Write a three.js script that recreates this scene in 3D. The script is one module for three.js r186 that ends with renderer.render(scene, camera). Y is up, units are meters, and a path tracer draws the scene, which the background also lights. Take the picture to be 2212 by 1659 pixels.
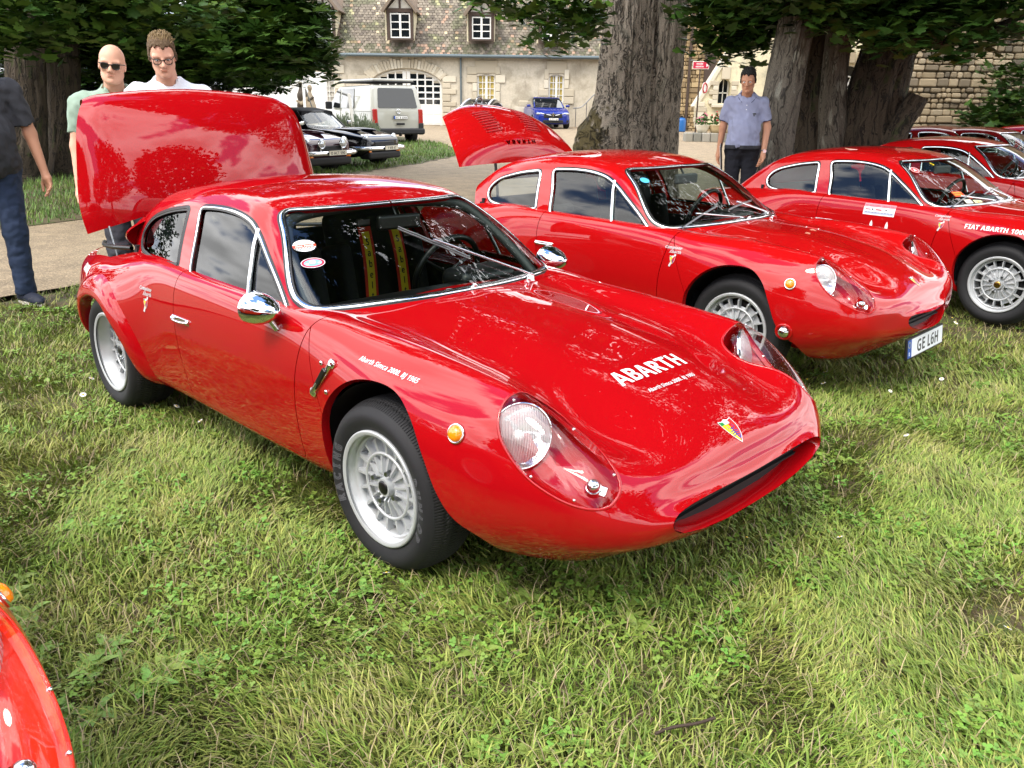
import * as THREE from 'three';
import { mergeGeometries, mergeVertices, toCreasedNormals } from 'three/addons/utils/BufferGeometryUtils.js';
import { RoundedBoxGeometry } from 'three/addons/geometries/RoundedBoxGeometry.js';
import { createNoise2D, createNoise3D, createNoise4D } from 'simplex-noise';

// ---------- camera, sky, sun, exposure ----------
const scene = new THREE.Scene();
const camera = new THREE.PerspectiveCamera(49.65, 4 / 3, 0.05, 400);
const EYE = 1.436, R = THREE.MathUtils.degToRad;
camera.position.set(0, EYE, 0);
camera.rotation.order = 'YXZ';
camera.rotation.set(R(-18.68), 0, R(0.73));
const renderer = new THREE.WebGLRenderer();
renderer.toneMapping = THREE.LinearToneMapping;
renderer.toneMappingExposure = 1.58;
renderer.shadowMap.enabled = true;

function rng(seed) { let s = seed >>> 0; return () => { s = (s + 0x6d2b79f5) | 0; let t = Math.imul(s ^ (s >>> 15), 1 | s); t = (t + Math.imul(t ^ (t >>> 7), 61 | t)) ^ t; return ((t ^ (t >>> 14)) >>> 0) / 4294967296; }; }
const rnd = rng(7);
const n2 = createNoise2D(rng(11)), n3 = createNoise3D(rng(12)), n4 = createNoise4D(rng(13));
const fbm2 = (x, y, o = 4) => { let s = 0, a = 0.5, t = 0; for (let i = 0; i < o; i++) { s += a * n2(x, y); t += a; x = x * 2.03 + 17.1; y = y * 2.03 - 5.3; a *= 0.5; } return s / t; };
const fbm3 = (x, y, z, o = 4) => { let s = 0, a = 0.5, t = 0; for (let i = 0; i < o; i++) { s += a * n3(x, y, z); t += a; x = x * 2.03 + 17.1; y = y * 2.03 - 5.3; z = z * 2.03 + 3.7; a *= 0.5; } return s / t; };
const clamp = (x, a = 0, b = 1) => Math.min(b, Math.max(a, x)), lerp = (a, b, t) => a + (b - a) * t;
const sstep = (a, b, x) => { const t = clamp((x - a) / (b - a)); return t * t * (3 - 2 * t); };
const V = (x, y, z) => new THREE.Vector3(x, y, z);

const SUN_DIR = V(-0.35, 0.8, 0.45).normalize();
{
  const W = 1024, H = 512, data = new Float32Array(W * H * 4), cn = createNoise3D(rng(5));
  const cf = (x, y, z) => { let s = 0, a = 0.5; for (let i = 0; i < 6; i++) { s += a * cn(x, y, z); x *= 2.07; y *= 2.07; z *= 2.07; a *= 0.52; } return s; };
  for (let r = 0; r < H; r++) {
    const up = ((r + 0.5) / H - 0.5) * Math.PI, y = Math.sin(up);
    for (let c = 0; c < W; c++) {
      const az = ((c + 0.5) / W - 0.5) * 2 * Math.PI, x = Math.cos(az) * Math.cos(up), z = Math.sin(az) * Math.cos(up), o = (r * W + c) * 4;
      let col = [0.16, 0.17, 0.15];
      if (y > 0) {
        const k = 1 / (y + 0.22), px = x * k * 0.95, pz = z * k * 0.95;
        const d = cf(px + 1.3, 0.3, pz + 4.1) + 0.30, cov = sstep(0.0, 0.22, d), thick = sstep(0.05, 0.75, d + 0.25 * cf(px * 2 + 9, 2, pz * 2));
        const blue = [0.22 + 0.25 * (1 - y) ** 3, 0.42 + 0.22 * (1 - y) ** 3, 0.95], s = x * SUN_DIR.x + y * SUN_DIR.y + z * SUN_DIR.z;
        const w = lerp(2.9, 1.45, thick) + 1.6 * Math.max(0, s) ** 6, cl = [w, w * 0.995, w * 0.99];
        col = [0, 1, 2].map((i) => lerp(blue[i] * 0.95, cl[i], cov));
        const hz = (1 - y) ** 8; col = col.map((v, i) => lerp(v, [1.5, 1.55, 1.6][i], hz * 0.7));
      }
      data.set([...col, 1], o);
    }
  }
  const t = new THREE.DataTexture(data, W, H, THREE.RGBAFormat, THREE.FloatType);
  t.mapping = THREE.EquirectangularReflectionMapping; t.magFilter = THREE.LinearFilter; t.needsUpdate = true;
  scene.background = t; scene.environment = t;
  scene.backgroundIntensity = 1; scene.environmentIntensity = 1;
}
const sun = new THREE.DirectionalLight(0xfff1dd, 1.3);
sun.position.copy(SUN_DIR).multiplyScalar(60); sun.castShadow = true; sun.shadow.radius = 26;
Object.assign(sun.shadow.camera, { left: -30, right: 30, top: 30, bottom: -30, near: 1, far: 140 });
sun.shadow.mapSize.set(4096, 4096);
scene.add(sun, sun.target);

// ---------- naming ----------
const used = new Map();
function numbered(n) { const k = used.get(n) || 0; used.set(n, k + 1); return k ? n + '_' + String(k).padStart(3, '0') : n; }
function tag(o, label, category, group, kind) { if (label) o.userData.label = label; if (category) o.userData.category = category; if (group) o.userData.group = group; if (kind) o.userData.kind = kind; return o; }
function thing(name, label, category, [x, y, z] = [0, 0, 0], turn = 0, group) {
  const o = new THREE.Group(); o.name = numbered(name); o.position.set(x, y, z); o.rotation.y = turn; scene.add(o); return tag(o, label, category, group);
}
function part(name, geo, mat, parent) {
  if (Array.isArray(geo)) geo = join(geo);
  const m = new THREE.Mesh(geo, mat); m.name = parent ? name : numbered(name); m.castShadow = m.receiveShadow = true; (parent || scene).add(m); return m;
}
function copyOf(o, label, [x, y, z], turn = 0, scale = 1) { const c = o.clone(); c.name = numbered(o.name.replace(/_\d{3}$/, '')); c.userData = { ...o.userData, label }; scene.add(c); c.position.set(x, y, z); c.rotation.y = turn; c.scale.setScalar(scale); return c; }
function join(list) {
  const gs = list.filter(Boolean).map((g) => { const q = g.index ? g.toNonIndexed() : g; const r = new THREE.BufferGeometry(); r.setAttribute('position', q.attributes.position); if (!q.attributes.normal) q.computeVertexNormals(); r.setAttribute('normal', q.attributes.normal); r.setAttribute('uv', q.attributes.uv || new THREE.BufferAttribute(new Float32Array(q.attributes.position.count * 2), 2)); return r; });
  return gs.length === 1 ? gs[0] : mergeGeometries(gs);
}
// world position of the pixel (u, v of a 2212 x 1659 view) at forward distance d
function at(u, v, d) {
  const a = (u - 1106) / 1793.1, b = -(v - 829.5) / 1793.1, e = camera.rotation.z, p = -camera.rotation.x;
  const x = Math.cos(e) * a - Math.sin(e) * b, y = Math.sin(e) * a + Math.cos(e) * b, dy = Math.cos(p) * y - Math.sin(p), dz = Math.cos(p) + Math.sin(p) * y, k = d / dz;
  return V(x * k, EYE + dy * k, -d);
}
function onGround(u, v, y = 0) { const q = at(u, v, 1), k = (y - EYE) / (q.y - EYE); return V(q.x * k, y, -k); }

// ---------- geometry helpers ----------
const bx = (w, h, d, x = 0, y = 0, z = 0, ry = 0, rz = 0, rx = 0) => { const g = new THREE.BoxGeometry(w, h, d); g.applyMatrix4(new THREE.Matrix4().makeRotationFromEuler(new THREE.Euler(rx, ry, rz))); return g.translate(x, y, z); };
const rbx = (w, h, d, r, x = 0, y = 0, z = 0, ry = 0, rz = 0, rx = 0, seg = 2) => { const g = new RoundedBoxGeometry(w, h, d, seg, Math.min(r, w / 2.01, h / 2.01, d / 2.01)); g.applyMatrix4(new THREE.Matrix4().makeRotationFromEuler(new THREE.Euler(rx, ry, rz))); return g.translate(x, y, z); };
const sph = (r, x = 0, y = 0, z = 0, sx = 1, sy = 1, sz = 1, n = 20) => new THREE.SphereGeometry(r, n, Math.max(8, n * 0.7 | 0)).scale(sx, sy, sz).translate(x, y, z);
function rod(a, b, r0, r1 = r0, n = 10) { const d = b.clone().sub(a), l = d.length(), g = new THREE.CylinderGeometry(r1, r0, l, n); g.applyQuaternion(new THREE.Quaternion().setFromUnitVectors(V(0, 1, 0), d.normalize())); return g.translate((a.x + b.x) / 2, (a.y + b.y) / 2, (a.z + b.z) / 2); }
const tube = (pts, r, n = 40, m = 8, closed = false) => new THREE.TubeGeometry(new THREE.CatmullRomCurve3(pts, closed), n, r, m, closed);
const lathe = (pts, n = 48) => new THREE.LatheGeometry(pts.map(([r, y]) => new THREE.Vector2(r, y)), n);
function plate(pts, depth, bevel = 0, holes = [], seg = 2) { // extruded outline, front face at z = 0 .. depth
  const s = new THREE.Shape(pts.map(([x, y]) => new THREE.Vector2(x, y)));
  for (const h of holes) s.holes.push(new THREE.Path(h.map(([x, y]) => new THREE.Vector2(x, y))));
  return new THREE.ExtrudeGeometry(s, { depth, bevelEnabled: bevel > 0, bevelThickness: bevel, bevelSize: bevel, bevelOffset: -bevel, bevelSegments: seg, curveSegments: 12 });
}
const mirrorZ = (g) => { const r = (g.index ? g.toNonIndexed() : g.clone()); r.scale(1, 1, -1); for (const k of Object.keys(r.attributes)) { const a = r.attributes[k], s = a.itemSize, d = a.array; for (let i = 0; i < a.count; i += 3) for (let c = 0; c < s; c++) { const t = d[(i + 1) * s + c]; d[(i + 1) * s + c] = d[(i + 2) * s + c]; d[(i + 2) * s + c] = t; } } return r; };
const both = (g) => [g, mirrorZ(g)];
// natural cubic spline through values ys at xs
function spline(xs, ys) {
  const n = xs.length, y2 = new Float64Array(n), u = new Float64Array(n);
  for (let i = 1; i < n - 1; i++) { const s = (xs[i] - xs[i - 1]) / (xs[i + 1] - xs[i - 1]), p = s * y2[i - 1] + 2; y2[i] = (s - 1) / p; u[i] = (6 * ((ys[i + 1] - ys[i]) / (xs[i + 1] - xs[i]) - (ys[i] - ys[i - 1]) / (xs[i] - xs[i - 1])) / (xs[i + 1] - xs[i - 1]) - s * u[i - 1]) / p; }
  for (let i = n - 2; i >= 0; i--) y2[i] = y2[i] * y2[i + 1] + u[i];
  return (x) => { let lo = 0, hi = n - 1; while (hi - lo > 1) { const m = (lo + hi) >> 1; if (xs[m] > x) hi = m; else lo = m; } const h = xs[hi] - xs[lo], a = (xs[hi] - x) / h, b = (x - xs[lo]) / h; return a * ys[lo] + b * ys[hi] + ((a * a * a - a) * y2[lo] + (b * b * b - b) * y2[hi]) * h * h / 6; };
}
// smooth surface through a net of points: net[i][j] = [x, y, z]; mirrored across z = 0 at both ends of j when sym
function netSurface(net, nu, nv, sym = true) {
  const ns = net.length, m = net[0].length, J0 = sym ? 3 : 0;
  const ext = net.map((r) => { if (!sym) return r; const mir = (p) => [p[0], p[1], -p[2]]; return [mir(r[3]), mir(r[2]), mir(r[1]), ...r, mir(r[m - 2]), mir(r[m - 3]), mir(r[m - 4])]; });
  const M = ext[0].length, dist = (a, b) => Math.hypot(a[0] - b[0], a[1] - b[1], a[2] - b[2]);
  const tj = [0]; for (let j = 1; j < M; j++) { let s = 0; for (let i = 0; i < ns; i++) s += Math.sqrt(dist(ext[i][j], ext[i][j - 1])); tj.push(tj[j - 1] + s / ns); }
  const ti = [0]; for (let i = 1; i < ns; i++) { let s = 0; for (let j = 0; j < M; j++) s += Math.sqrt(dist(ext[i][j], ext[i - 1][j])); ti.push(ti[i - 1] + s / M); }
  const rows = ext.map((r) => [0, 1, 2].map((c) => spline(tj, r.map((p) => p[c])))), G = [];
  for (let b = 0; b <= nv; b++) {
    const v = lerp(tj[J0], tj[J0 + m - 1], b / nv), cols = [0, 1, 2].map((c) => spline(ti, rows.map((r) => r[c](v))));
    for (let a = 0; a <= nu; a++) { const u = ti[ns - 1] * a / nu; (G[a] ||= [])[b] = [cols[0](u), cols[1](u), cols[2](u)]; }
  }
  if (sym) for (const r of G) { r[0][2] = 0; r[nv][2] = 0; }
  return G;
}
function gridGeo(G, flip = false) { // grid of points -> indexed geometry with smooth normals
  const nu = G.length - 1, nv = G[0].length - 1, pos = new Float32Array((nu + 1) * (nv + 1) * 3), uv = new Float32Array((nu + 1) * (nv + 1) * 2), idx = [];
  for (let a = 0; a <= nu; a++) for (let b = 0; b <= nv; b++) { const k = a * (nv + 1) + b; pos.set(G[a][b], k * 3); uv[k * 2] = a / nu; uv[k * 2 + 1] = b / nv; }
  for (let a = 0; a < nu; a++) for (let b = 0; b < nv; b++) { const k = a * (nv + 1) + b, q = k + nv + 1; if (flip) idx.push(k, q, k + 1, k + 1, q, q + 1); else idx.push(k, k + 1, q, k + 1, q + 1, q); }
  const g = new THREE.BufferGeometry(); g.setAttribute('position', new THREE.BufferAttribute(pos, 3)); g.setAttribute('uv', new THREE.BufferAttribute(uv, 2)); g.setIndex(idx); g.computeVertexNormals(); return g;
}
// keep the part of a mesh where fn(x, y, z) > 0; cut edges are returned too
function clip(geo, fn) {
  const g = geo.index ? geo.toNonIndexed() : geo, P = g.attributes.position.array, N = g.attributes.normal.array, U = g.attributes.uv ? g.attributes.uv.array : new Float32Array(P.length / 3 * 2), op = [], on = [], ou = [], cuts = [];
  const n = P.length / 9, val = (i) => fn(P[i * 3], P[i * 3 + 1], P[i * 3 + 2]);
  const get = (i) => [P[i * 3], P[i * 3 + 1], P[i * 3 + 2], N[i * 3], N[i * 3 + 1], N[i * 3 + 2], U[i * 2], U[i * 2 + 1]];
  const mix = (a, b, t) => a.map((x, k) => x + (b[k] - x) * t), put = (v) => { op.push(v[0], v[1], v[2]); on.push(v[3], v[4], v[5]); ou.push(v[6], v[7]); };
  for (let t = 0; t < n; t++) {
    const f = [val(t * 3), val(t * 3 + 1), val(t * 3 + 2)], c = (f[0] > 0) + (f[1] > 0) + (f[2] > 0);
    if (!c) continue;
    const v = [get(t * 3), get(t * 3 + 1), get(t * 3 + 2)];
    if (c === 3) { v.forEach(put); continue; }
    const poly = [], cut = [];
    for (let k = 0; k < 3; k++) { const a = k, b = (k + 1) % 3; if (f[a] > 0) poly.push(v[a]); if ((f[a] > 0) !== (f[b] > 0)) { const m = mix(v[a], v[b], f[a] / (f[a] - f[b])); poly.push(m); cut.push(m); } }
    for (let k = 1; k + 1 < poly.length; k++) { put(poly[0]); put(poly[k]); put(poly[k + 1]); }
    if (cut.length === 2) cuts.push(cut);
  }
  const r = new THREE.BufferGeometry(); r.setAttribute('position', new THREE.Float32BufferAttribute(op, 3)); r.setAttribute('normal', new THREE.Float32BufferAttribute(on, 3)); r.setAttribute('uv', new THREE.Float32BufferAttribute(ou, 2)); r.cuts = cuts; return r;
}
function lip(cuts, depth) { // turned-in edge along a cut
  const p = [], n = [];
  for (const [a, b] of cuts) { const a2 = [0, 1, 2].map((k) => a[k] - a[k + 3] * depth), b2 = [0, 1, 2].map((k) => b[k] - b[k + 3] * depth); p.push(...a.slice(0, 3), ...b.slice(0, 3), ...b2, ...a.slice(0, 3), ...b2, ...a2); }
  const g = new THREE.BufferGeometry(); g.setAttribute('position', new THREE.Float32BufferAttribute(p, 3)); g.setAttribute('uv', new THREE.Float32BufferAttribute(new Float32Array(p.length / 3 * 2), 2)); g.computeVertexNormals(); return g;
}
function chains(cuts) { // join cut segments into polylines
  const key = (v) => Math.round(v[0] * 2e4) + ',' + Math.round(v[1] * 2e4) + ',' + Math.round(v[2] * 2e4), ends = new Map(), done = new Set(), out = [];
  cuts.forEach((s, i) => s.forEach((v) => { const k = key(v); (ends.get(k) || ends.set(k, []).get(k)).push(i); }));
  const walk = (i, v) => { const line = []; for (;;) { const k = key(v), nx = (ends.get(k) || []).find((q) => !done.has(q)); if (nx === undefined) break; done.add(nx); const s = cuts[nx]; v = key(s[0]) === k ? s[1] : s[0]; line.push(v); } return line; };
  for (let i = 0; i < cuts.length; i++) { if (done.has(i)) continue; done.add(i); const f = walk(i, cuts[i][1]), b = walk(i, cuts[i][0]); const line = [...b.reverse(), cuts[i][0], cuts[i][1], ...f]; if (line.length > 6) out.push(line); }
  return out;
}
// sweep a profile [[across, out], ...] along a polyline of [x,y,z,nx,ny,nz]
function sweep(line, profile, step = 0.012, closeProfile = true) {
  const pts = [line[0]]; let acc = 0; for (let i = 1; i < line.length; i++) { acc += Math.hypot(line[i][0] - line[i - 1][0], line[i][1] - line[i - 1][1], line[i][2] - line[i - 1][2]); if (acc > step) { pts.push(line[i]); acc = 0; } }
  const closed = Math.hypot(...[0, 1, 2].map((k) => line[0][k] - line[line.length - 1][k])) < 0.02, m = pts.length; if (m < 4) return null;
  const P = pts.map((v) => V(v[0], v[1], v[2])), G = [], prof = closeProfile ? [...profile, profile[0]] : profile;
  for (let pass = 0; pass < 2; pass++) for (let i = 0; i < m; i++) { if (!closed && (i === 0 || i === m - 1)) continue; const a = P[(i + m - 1) % m], b = P[(i + 1) % m]; P[i].lerp(a.clone().add(b).multiplyScalar(0.5), 0.4); }
  for (let i = 0; i <= (closed ? m : m - 1); i++) {
    const k = i % m, a = closed ? P[(k + m - 1) % m] : P[Math.max(0, k - 1)], b = closed ? P[(k + 1) % m] : P[Math.min(m - 1, k + 1)], t = b.clone().sub(a).normalize(), nn = V(pts[k][3], pts[k][4], pts[k][5]); nn.addScaledVector(t, -nn.dot(t)).normalize(); const c = t.clone().cross(nn);
    G.push(prof.map(([s, o]) => { const q = P[k].clone().addScaledVector(c, s).addScaledVector(nn, o); return [q.x, q.y, q.z]; }));
  }
  return gridGeo(G, true);
}
const BEAD = (w, h) => [[-w, 0], [-w * 0.8, h * 0.7], [0, h], [w * 0.8, h * 0.7], [w, 0], [0, -h * 0.5]];
// signed distance to a closed polygon (positive inside)
function polySDF(pts) {
  const n = pts.length; let x0 = 1e9, x1 = -1e9, y0 = 1e9, y1 = -1e9; for (const [x, y] of pts) { x0 = Math.min(x0, x); x1 = Math.max(x1, x); y0 = Math.min(y0, y); y1 = Math.max(y1, y); }
  return (x, y) => {
    const far = Math.max(x0 - x, x - x1, y0 - y, y - y1); if (far > 0.08) return -far;
    let d = 1e9, inside = false;
    for (let i = 0, j = n - 1; i < n; j = i++) { const [ax, ay] = pts[i], [bx_, by] = pts[j], ex = bx_ - ax, ey = by - ay, wx = x - ax, wy = y - ay, t = clamp((wx * ex + wy * ey) / (ex * ex + ey * ey || 1e-9)); d = Math.min(d, (wx - ex * t) ** 2 + (wy - ey * t) ** 2); if ((ay > y) !== (by > y) && x < (bx_ - ax) * (y - ay) / (by - ay) + ax) inside = !inside; }
    return (inside ? 1 : -1) * Math.sqrt(d);
  };
}
const smoothLoop = (pts, n = 90) => new THREE.CatmullRomCurve3(pts.map(([x, y]) => V(x, y, 0)), true, 'centripetal').getPoints(n).slice(0, -1).map((p) => [p.x, p.y]);
function roundPoly(pts, r, seg = 6) { const out = [], n = pts.length; for (let i = 0; i < n; i++) { const p = pts[i], a = pts[(i + n - 1) % n], b = pts[(i + 1) % n], rr = Array.isArray(r) ? r[i] : r, la = Math.hypot(a[0] - p[0], a[1] - p[1]), lb = Math.hypot(b[0] - p[0], b[1] - p[1]), ra = Math.min(rr, la * 0.45), rb = Math.min(rr, lb * 0.45), s = [lerp(p[0], a[0], ra / la), lerp(p[1], a[1], ra / la)], e = [lerp(p[0], b[0], rb / lb), lerp(p[1], b[1], rb / lb)]; for (let k = 0; k <= seg; k++) { const t = k / seg, u = 1 - t; out.push([u * u * s[0] + 2 * u * t * p[0] + t * t * e[0], u * u * s[1] + 2 * u * t * p[1] + t * t * e[1]]); } } return out; }
// mesh of the surface f = 0 (f < 0 inside) by surface nets, on a box lo..hi with cells of size h
function surfaceNet(f, lo, hi, h) {
  const nx = Math.ceil((hi[0] - lo[0]) / h) + 1, ny = Math.ceil((hi[1] - lo[1]) / h) + 1, nz = Math.ceil((hi[2] - lo[2]) / h) + 1, F = new Float32Array(nx * ny * nz), id = (i, j, k) => (k * ny + j) * nx + i;
  const B = 5; for (let K = 0; K < nz; K += B) for (let J = 0; J < ny; J += B) for (let I = 0; I < nx; I += B) { const c = f(lo[0] + (I + 2) * h, lo[1] + (J + 2) * h, lo[2] + (K + 2) * h), far = Math.abs(c) > 7.5 * h; for (let k = K; k < Math.min(nz, K + B); k++) for (let j = J; j < Math.min(ny, J + B); j++) for (let i = I; i < Math.min(nx, I + B); i++) F[id(i, j, k)] = far ? c : f(lo[0] + i * h, lo[1] + j * h, lo[2] + k * h); }
  const cell = new Int32Array(nx * ny * nz).fill(-1), pos = [], idx = [];
  for (let k = 0; k < nz - 1; k++) for (let j = 0; j < ny - 1; j++) for (let i = 0; i < nx - 1; i++) {
    let c = 0, sx = 0, sy = 0, sz = 0, mask = 0; const v = []; for (let q = 0; q < 8; q++) { v[q] = F[id(i + (q & 1), j + (q >> 1 & 1), k + (q >> 2))]; if (v[q] < 0) mask |= 1 << q; }
    if (mask === 0 || mask === 255) continue;
    for (let q = 0; q < 8; q++) for (const b of [1, 2, 4]) { if (q & b) continue; const a = v[q], e = v[q | b]; if ((a < 0) === (e < 0)) continue; const t = a / (a - e); sx += (q & 1) + (b === 1 ? t : 0); sy += (q >> 1 & 1) + (b === 2 ? t : 0); sz += (q >> 2) + (b === 4 ? t : 0); c++; }
    cell[id(i, j, k)] = pos.length / 3; pos.push(lo[0] + (i + sx / c) * h, lo[1] + (j + sy / c) * h, lo[2] + (k + sz / c) * h);
  }
  const quad = (a, b, c, d, fl) => { if (a < 0 || b < 0 || c < 0 || d < 0) return; if (fl) idx.push(a, b, c, a, c, d); else idx.push(a, c, b, a, d, c); };
  for (let k = 1; k < nz - 1; k++) for (let j = 1; j < ny - 1; j++) for (let i = 1; i < nx - 1; i++) {
    const a = F[id(i, j, k)] < 0;
    if (a !== F[id(i + 1, j, k)] < 0) quad(cell[id(i, j - 1, k - 1)], cell[id(i, j, k - 1)], cell[id(i, j, k)], cell[id(i, j - 1, k)], a);
    if (a !== F[id(i, j + 1, k)] < 0) quad(cell[id(i - 1, j, k - 1)], cell[id(i - 1, j, k)], cell[id(i, j, k)], cell[id(i, j, k - 1)], a);
    if (a !== F[id(i, j, k + 1)] < 0) quad(cell[id(i - 1, j - 1, k)], cell[id(i, j - 1, k)], cell[id(i, j, k)], cell[id(i - 1, j, k)], a);
  }
  const g = new THREE.BufferGeometry(); g.setAttribute('position', new THREE.Float32BufferAttribute(pos, 3)); g.setIndex(idx);
  const N = new Float32Array(pos.length), e = h * 0.5; for (let i = 0; i < pos.length; i += 3) { const [x, y, z] = [pos[i], pos[i + 1], pos[i + 2]]; let a = f(x + e, y, z) - f(x - e, y, z), b = f(x, y + e, z) - f(x, y - e, z), c = f(x, y, z + e) - f(x, y, z - e); const l = Math.hypot(a, b, c) || 1; N[i] = a / l; N[i + 1] = b / l; N[i + 2] = c / l; }
  g.setAttribute('normal', new THREE.BufferAttribute(N, 3)); return g;
}
const smin = (a, b, k) => { const h = clamp(0.5 + 0.5 * (b - a) / k); return lerp(b, a, h) - k * h * (1 - h); };
const smax = (a, b, k) => -smin(-a, -b, k);

// ---------- materials ----------
const mat = (hex, rough = 0.6, metal = 0, extra = {}) => new THREE.MeshStandardMaterial({ color: hex, roughness: rough, metalness: metal, ...extra });
const phys = (hex, o) => new THREE.MeshPhysicalMaterial({ color: hex, ...o });
const paint = (r, g, b) => new THREE.MeshPhysicalMaterial({ color: new THREE.Color().setRGB(r, g, b), roughness: 0.6, specularIntensity: 0, clearcoat: 1, clearcoatRoughness: 0.012, side: THREE.DoubleSide });
const M = {
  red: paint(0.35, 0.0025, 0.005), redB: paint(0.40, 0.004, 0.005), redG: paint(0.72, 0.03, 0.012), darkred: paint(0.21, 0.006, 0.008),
  black: mat(0x0b0b0c, 0.6), rubber: mat(0x121213, 0.75), blackTrim: mat(0x0e0e0f, 0.35), cabin: mat(0x15161a, 0.9), grey: mat(0x57585a, 0.6),
  chrome: mat(0xe6e8ea, 0.06, 1), alu: mat(0xbfc2c4, 0.42, 0.35), aluDull: mat(0xa3a6a8, 0.45, 0.85), steel: mat(0x8a8c8e, 0.3, 1),
  glass: phys(0xdfe8e4, { transmission: 1, roughness: 0.0, thickness: 0, ior: 1.5, side: THREE.DoubleSide }),
  tint: phys(0x6a7472, { transmission: 1, roughness: 0.0, thickness: 0, ior: 1.5, side: THREE.DoubleSide }),
  clear: phys(0xffffff, { transmission: 1, roughness: 0.0, thickness: 0, ior: 1.45, side: THREE.DoubleSide }),
  amber: phys(0xff8a10, { roughness: 0.15, clearcoat: 1 }), white: mat(0xe9e8e4, 0.5), yellow: mat(0xd7b51c, 0.7), belt: mat(0xb5200f, 0.8), lampRed: phys(0x9a0a0c, { roughness: 0.12, clearcoat: 1 }),
};
const canvasTex = (w, h, draw, srgb = true) => { const c = document.createElement('canvas'); c.width = w; c.height = h; draw(c.getContext('2d'), w, h); const t = new THREE.CanvasTexture(c); if (srgb) t.colorSpace = THREE.SRGBColorSpace; t.wrapS = t.wrapT = THREE.RepeatWrapping; t.anisotropy = 8; return t; };
// ---------- ground ----------
const terr = (x, z) => 0.28 * sstep(-22, -44, z) + 0.012 * n2(x * 0.5, z * 0.5) * sstep(1.5, 6, Math.hypot(x - 0.5, z + 3.5));
const noiseTex = (size, f, rep, srgb = true) => { const d = new Uint8Array(size * size * 4); for (let y = 0; y < size; y++) for (let x = 0; x < size; x++) { const c = f(x / size, y / size); d.set([c[0], c[1], c[2], 255].map((v) => clamp(v, 0, 255)), (y * size + x) * 4); } const t = new THREE.DataTexture(d, size, size); if (srgb) t.colorSpace = THREE.SRGBColorSpace; t.magFilter = THREE.LinearFilter; t.wrapS = t.wrapT = THREE.RepeatWrapping; t.repeat.set(rep, rep); t.needsUpdate = true; return t; };
// tileable fractal noise on the unit square
const tn = (u, v, f, s = 0, o = 4) => { const a = u * 2 * Math.PI, b = v * 2 * Math.PI, r = f / (2 * Math.PI); let t = 0, am = 0.5, k = r; for (let i = 0; i < o; i++) { t += am * n4(Math.cos(a) * k + s, Math.sin(a) * k + s * 1.7, Math.cos(b) * k - s, Math.sin(b) * k + s * 0.3); k *= 2.1; am *= 0.55; } return t; };
const soilTex = noiseTex(512, (u, v) => { const a = tn(u, v, 9), b = tn(u, v, 40, 3.3, 3), s = tn(u, v, 90, 7.7, 2); const g = sstep(-0.15, 0.3, a + 0.4 * b); const k = 1 + 0.35 * s; return [lerp(86, 74, g) * k, lerp(74, 86, g) * k, lerp(52, 38, g) * k]; }, 1);
const gravelTex = noiseTex(512, (u, v) => { const a = tn(u, v, 6, 1.1, 4), b = tn(u, v, 90, 4.2, 2), c = tn(u, v, 150, 9.1, 1); const k = 1 + 0.22 * a + 0.38 * b + 0.34 * c; const w = sstep(0.42, 0.6, c + b); return [(140 * k + 46 * w), (124 * k + 44 * w), (100 * k + 40 * w)]; }, 1);
const gravelBump = noiseTex(512, (u, v) => { const b = tn(u, v, 90, 4.2, 3); const k = 128 + 150 * b; return [k, k, k]; }, 1, false);
function sheet(name, poly, y, m, uvScale, grid = 0.8, ext = null) { // flat-ish polygon laid on the terrain, clipped from a grid
  const xs = poly.map((p) => p[0]), zs = poly.map((p) => p[1]), x0 = Math.min(...xs), x1 = Math.max(...xs), z0 = Math.min(...zs), z1 = Math.max(...zs), nx = Math.ceil((x1 - x0) / grid), nz = Math.ceil((z1 - z0) / grid), G = [];
  for (let i = 0; i <= nx; i++) { G[i] = []; for (let j = 0; j <= nz; j++) { const x = lerp(x0, x1, i / nx), z = lerp(z0, z1, j / nz); G[i][j] = [x, terr(x, z) + y, z]; } }
  let g = gridGeo(G, false).toNonIndexed(); const N = poly.length;
  const f = polySDF(poly); g = clip(g, (x, yy, z) => { const w = 0.12 * n2(x * 1.7, z * 1.7) + 0.05 * n2(x * 6, z * 6); const d = f(x, z); return d < -0.079 ? d : d + w * (ext ? 1 : 0); });
  const P = g.attributes.position, U = g.attributes.uv; for (let i = 0; i < P.count; i++) U.setXY(i, P.getX(i) * uvScale, P.getZ(i) * uvScale);
  const m2 = part(name, g, m); m2.userData.kind = 'structure'; return m2;
}
const xz = (u, v) => { const q = onGround(u, v); return [q.x, q.z]; };
M.soil = new THREE.MeshStandardMaterial({ map: soilTex, roughness: 0.95 });
M.gravel = new THREE.MeshStandardMaterial({ map: gravelTex, bumpMap: gravelBump, bumpScale: 0.012, roughness: 0.95 });
const PATH_LOW = [xz(-500, 690), xz(0, 652), xz(120, 636), xz(200, 600), [-1.1, -5.9], [0.6, -7.3], [2.6, -8.6], [6, -9.6], [14, -11]];
const GRAVEL = [...PATH_LOW, [22, -12], [24, -60], [-40, -60], [-40, -4]];
const ISLAND = [xz(-600, 560), xz(0, 498), xz(180, 474), xz(420, 430), xz(620, 396), xz(760, 376), xz(900, 356), xz(985, 338), xz(992, 329), xz(960, 317), xz(850, 303), xz(700, 298), xz(300, 292), [-30, -26]];
const inGravel = polySDF(GRAVEL), inIsland = polySDF(ISLAND);
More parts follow.
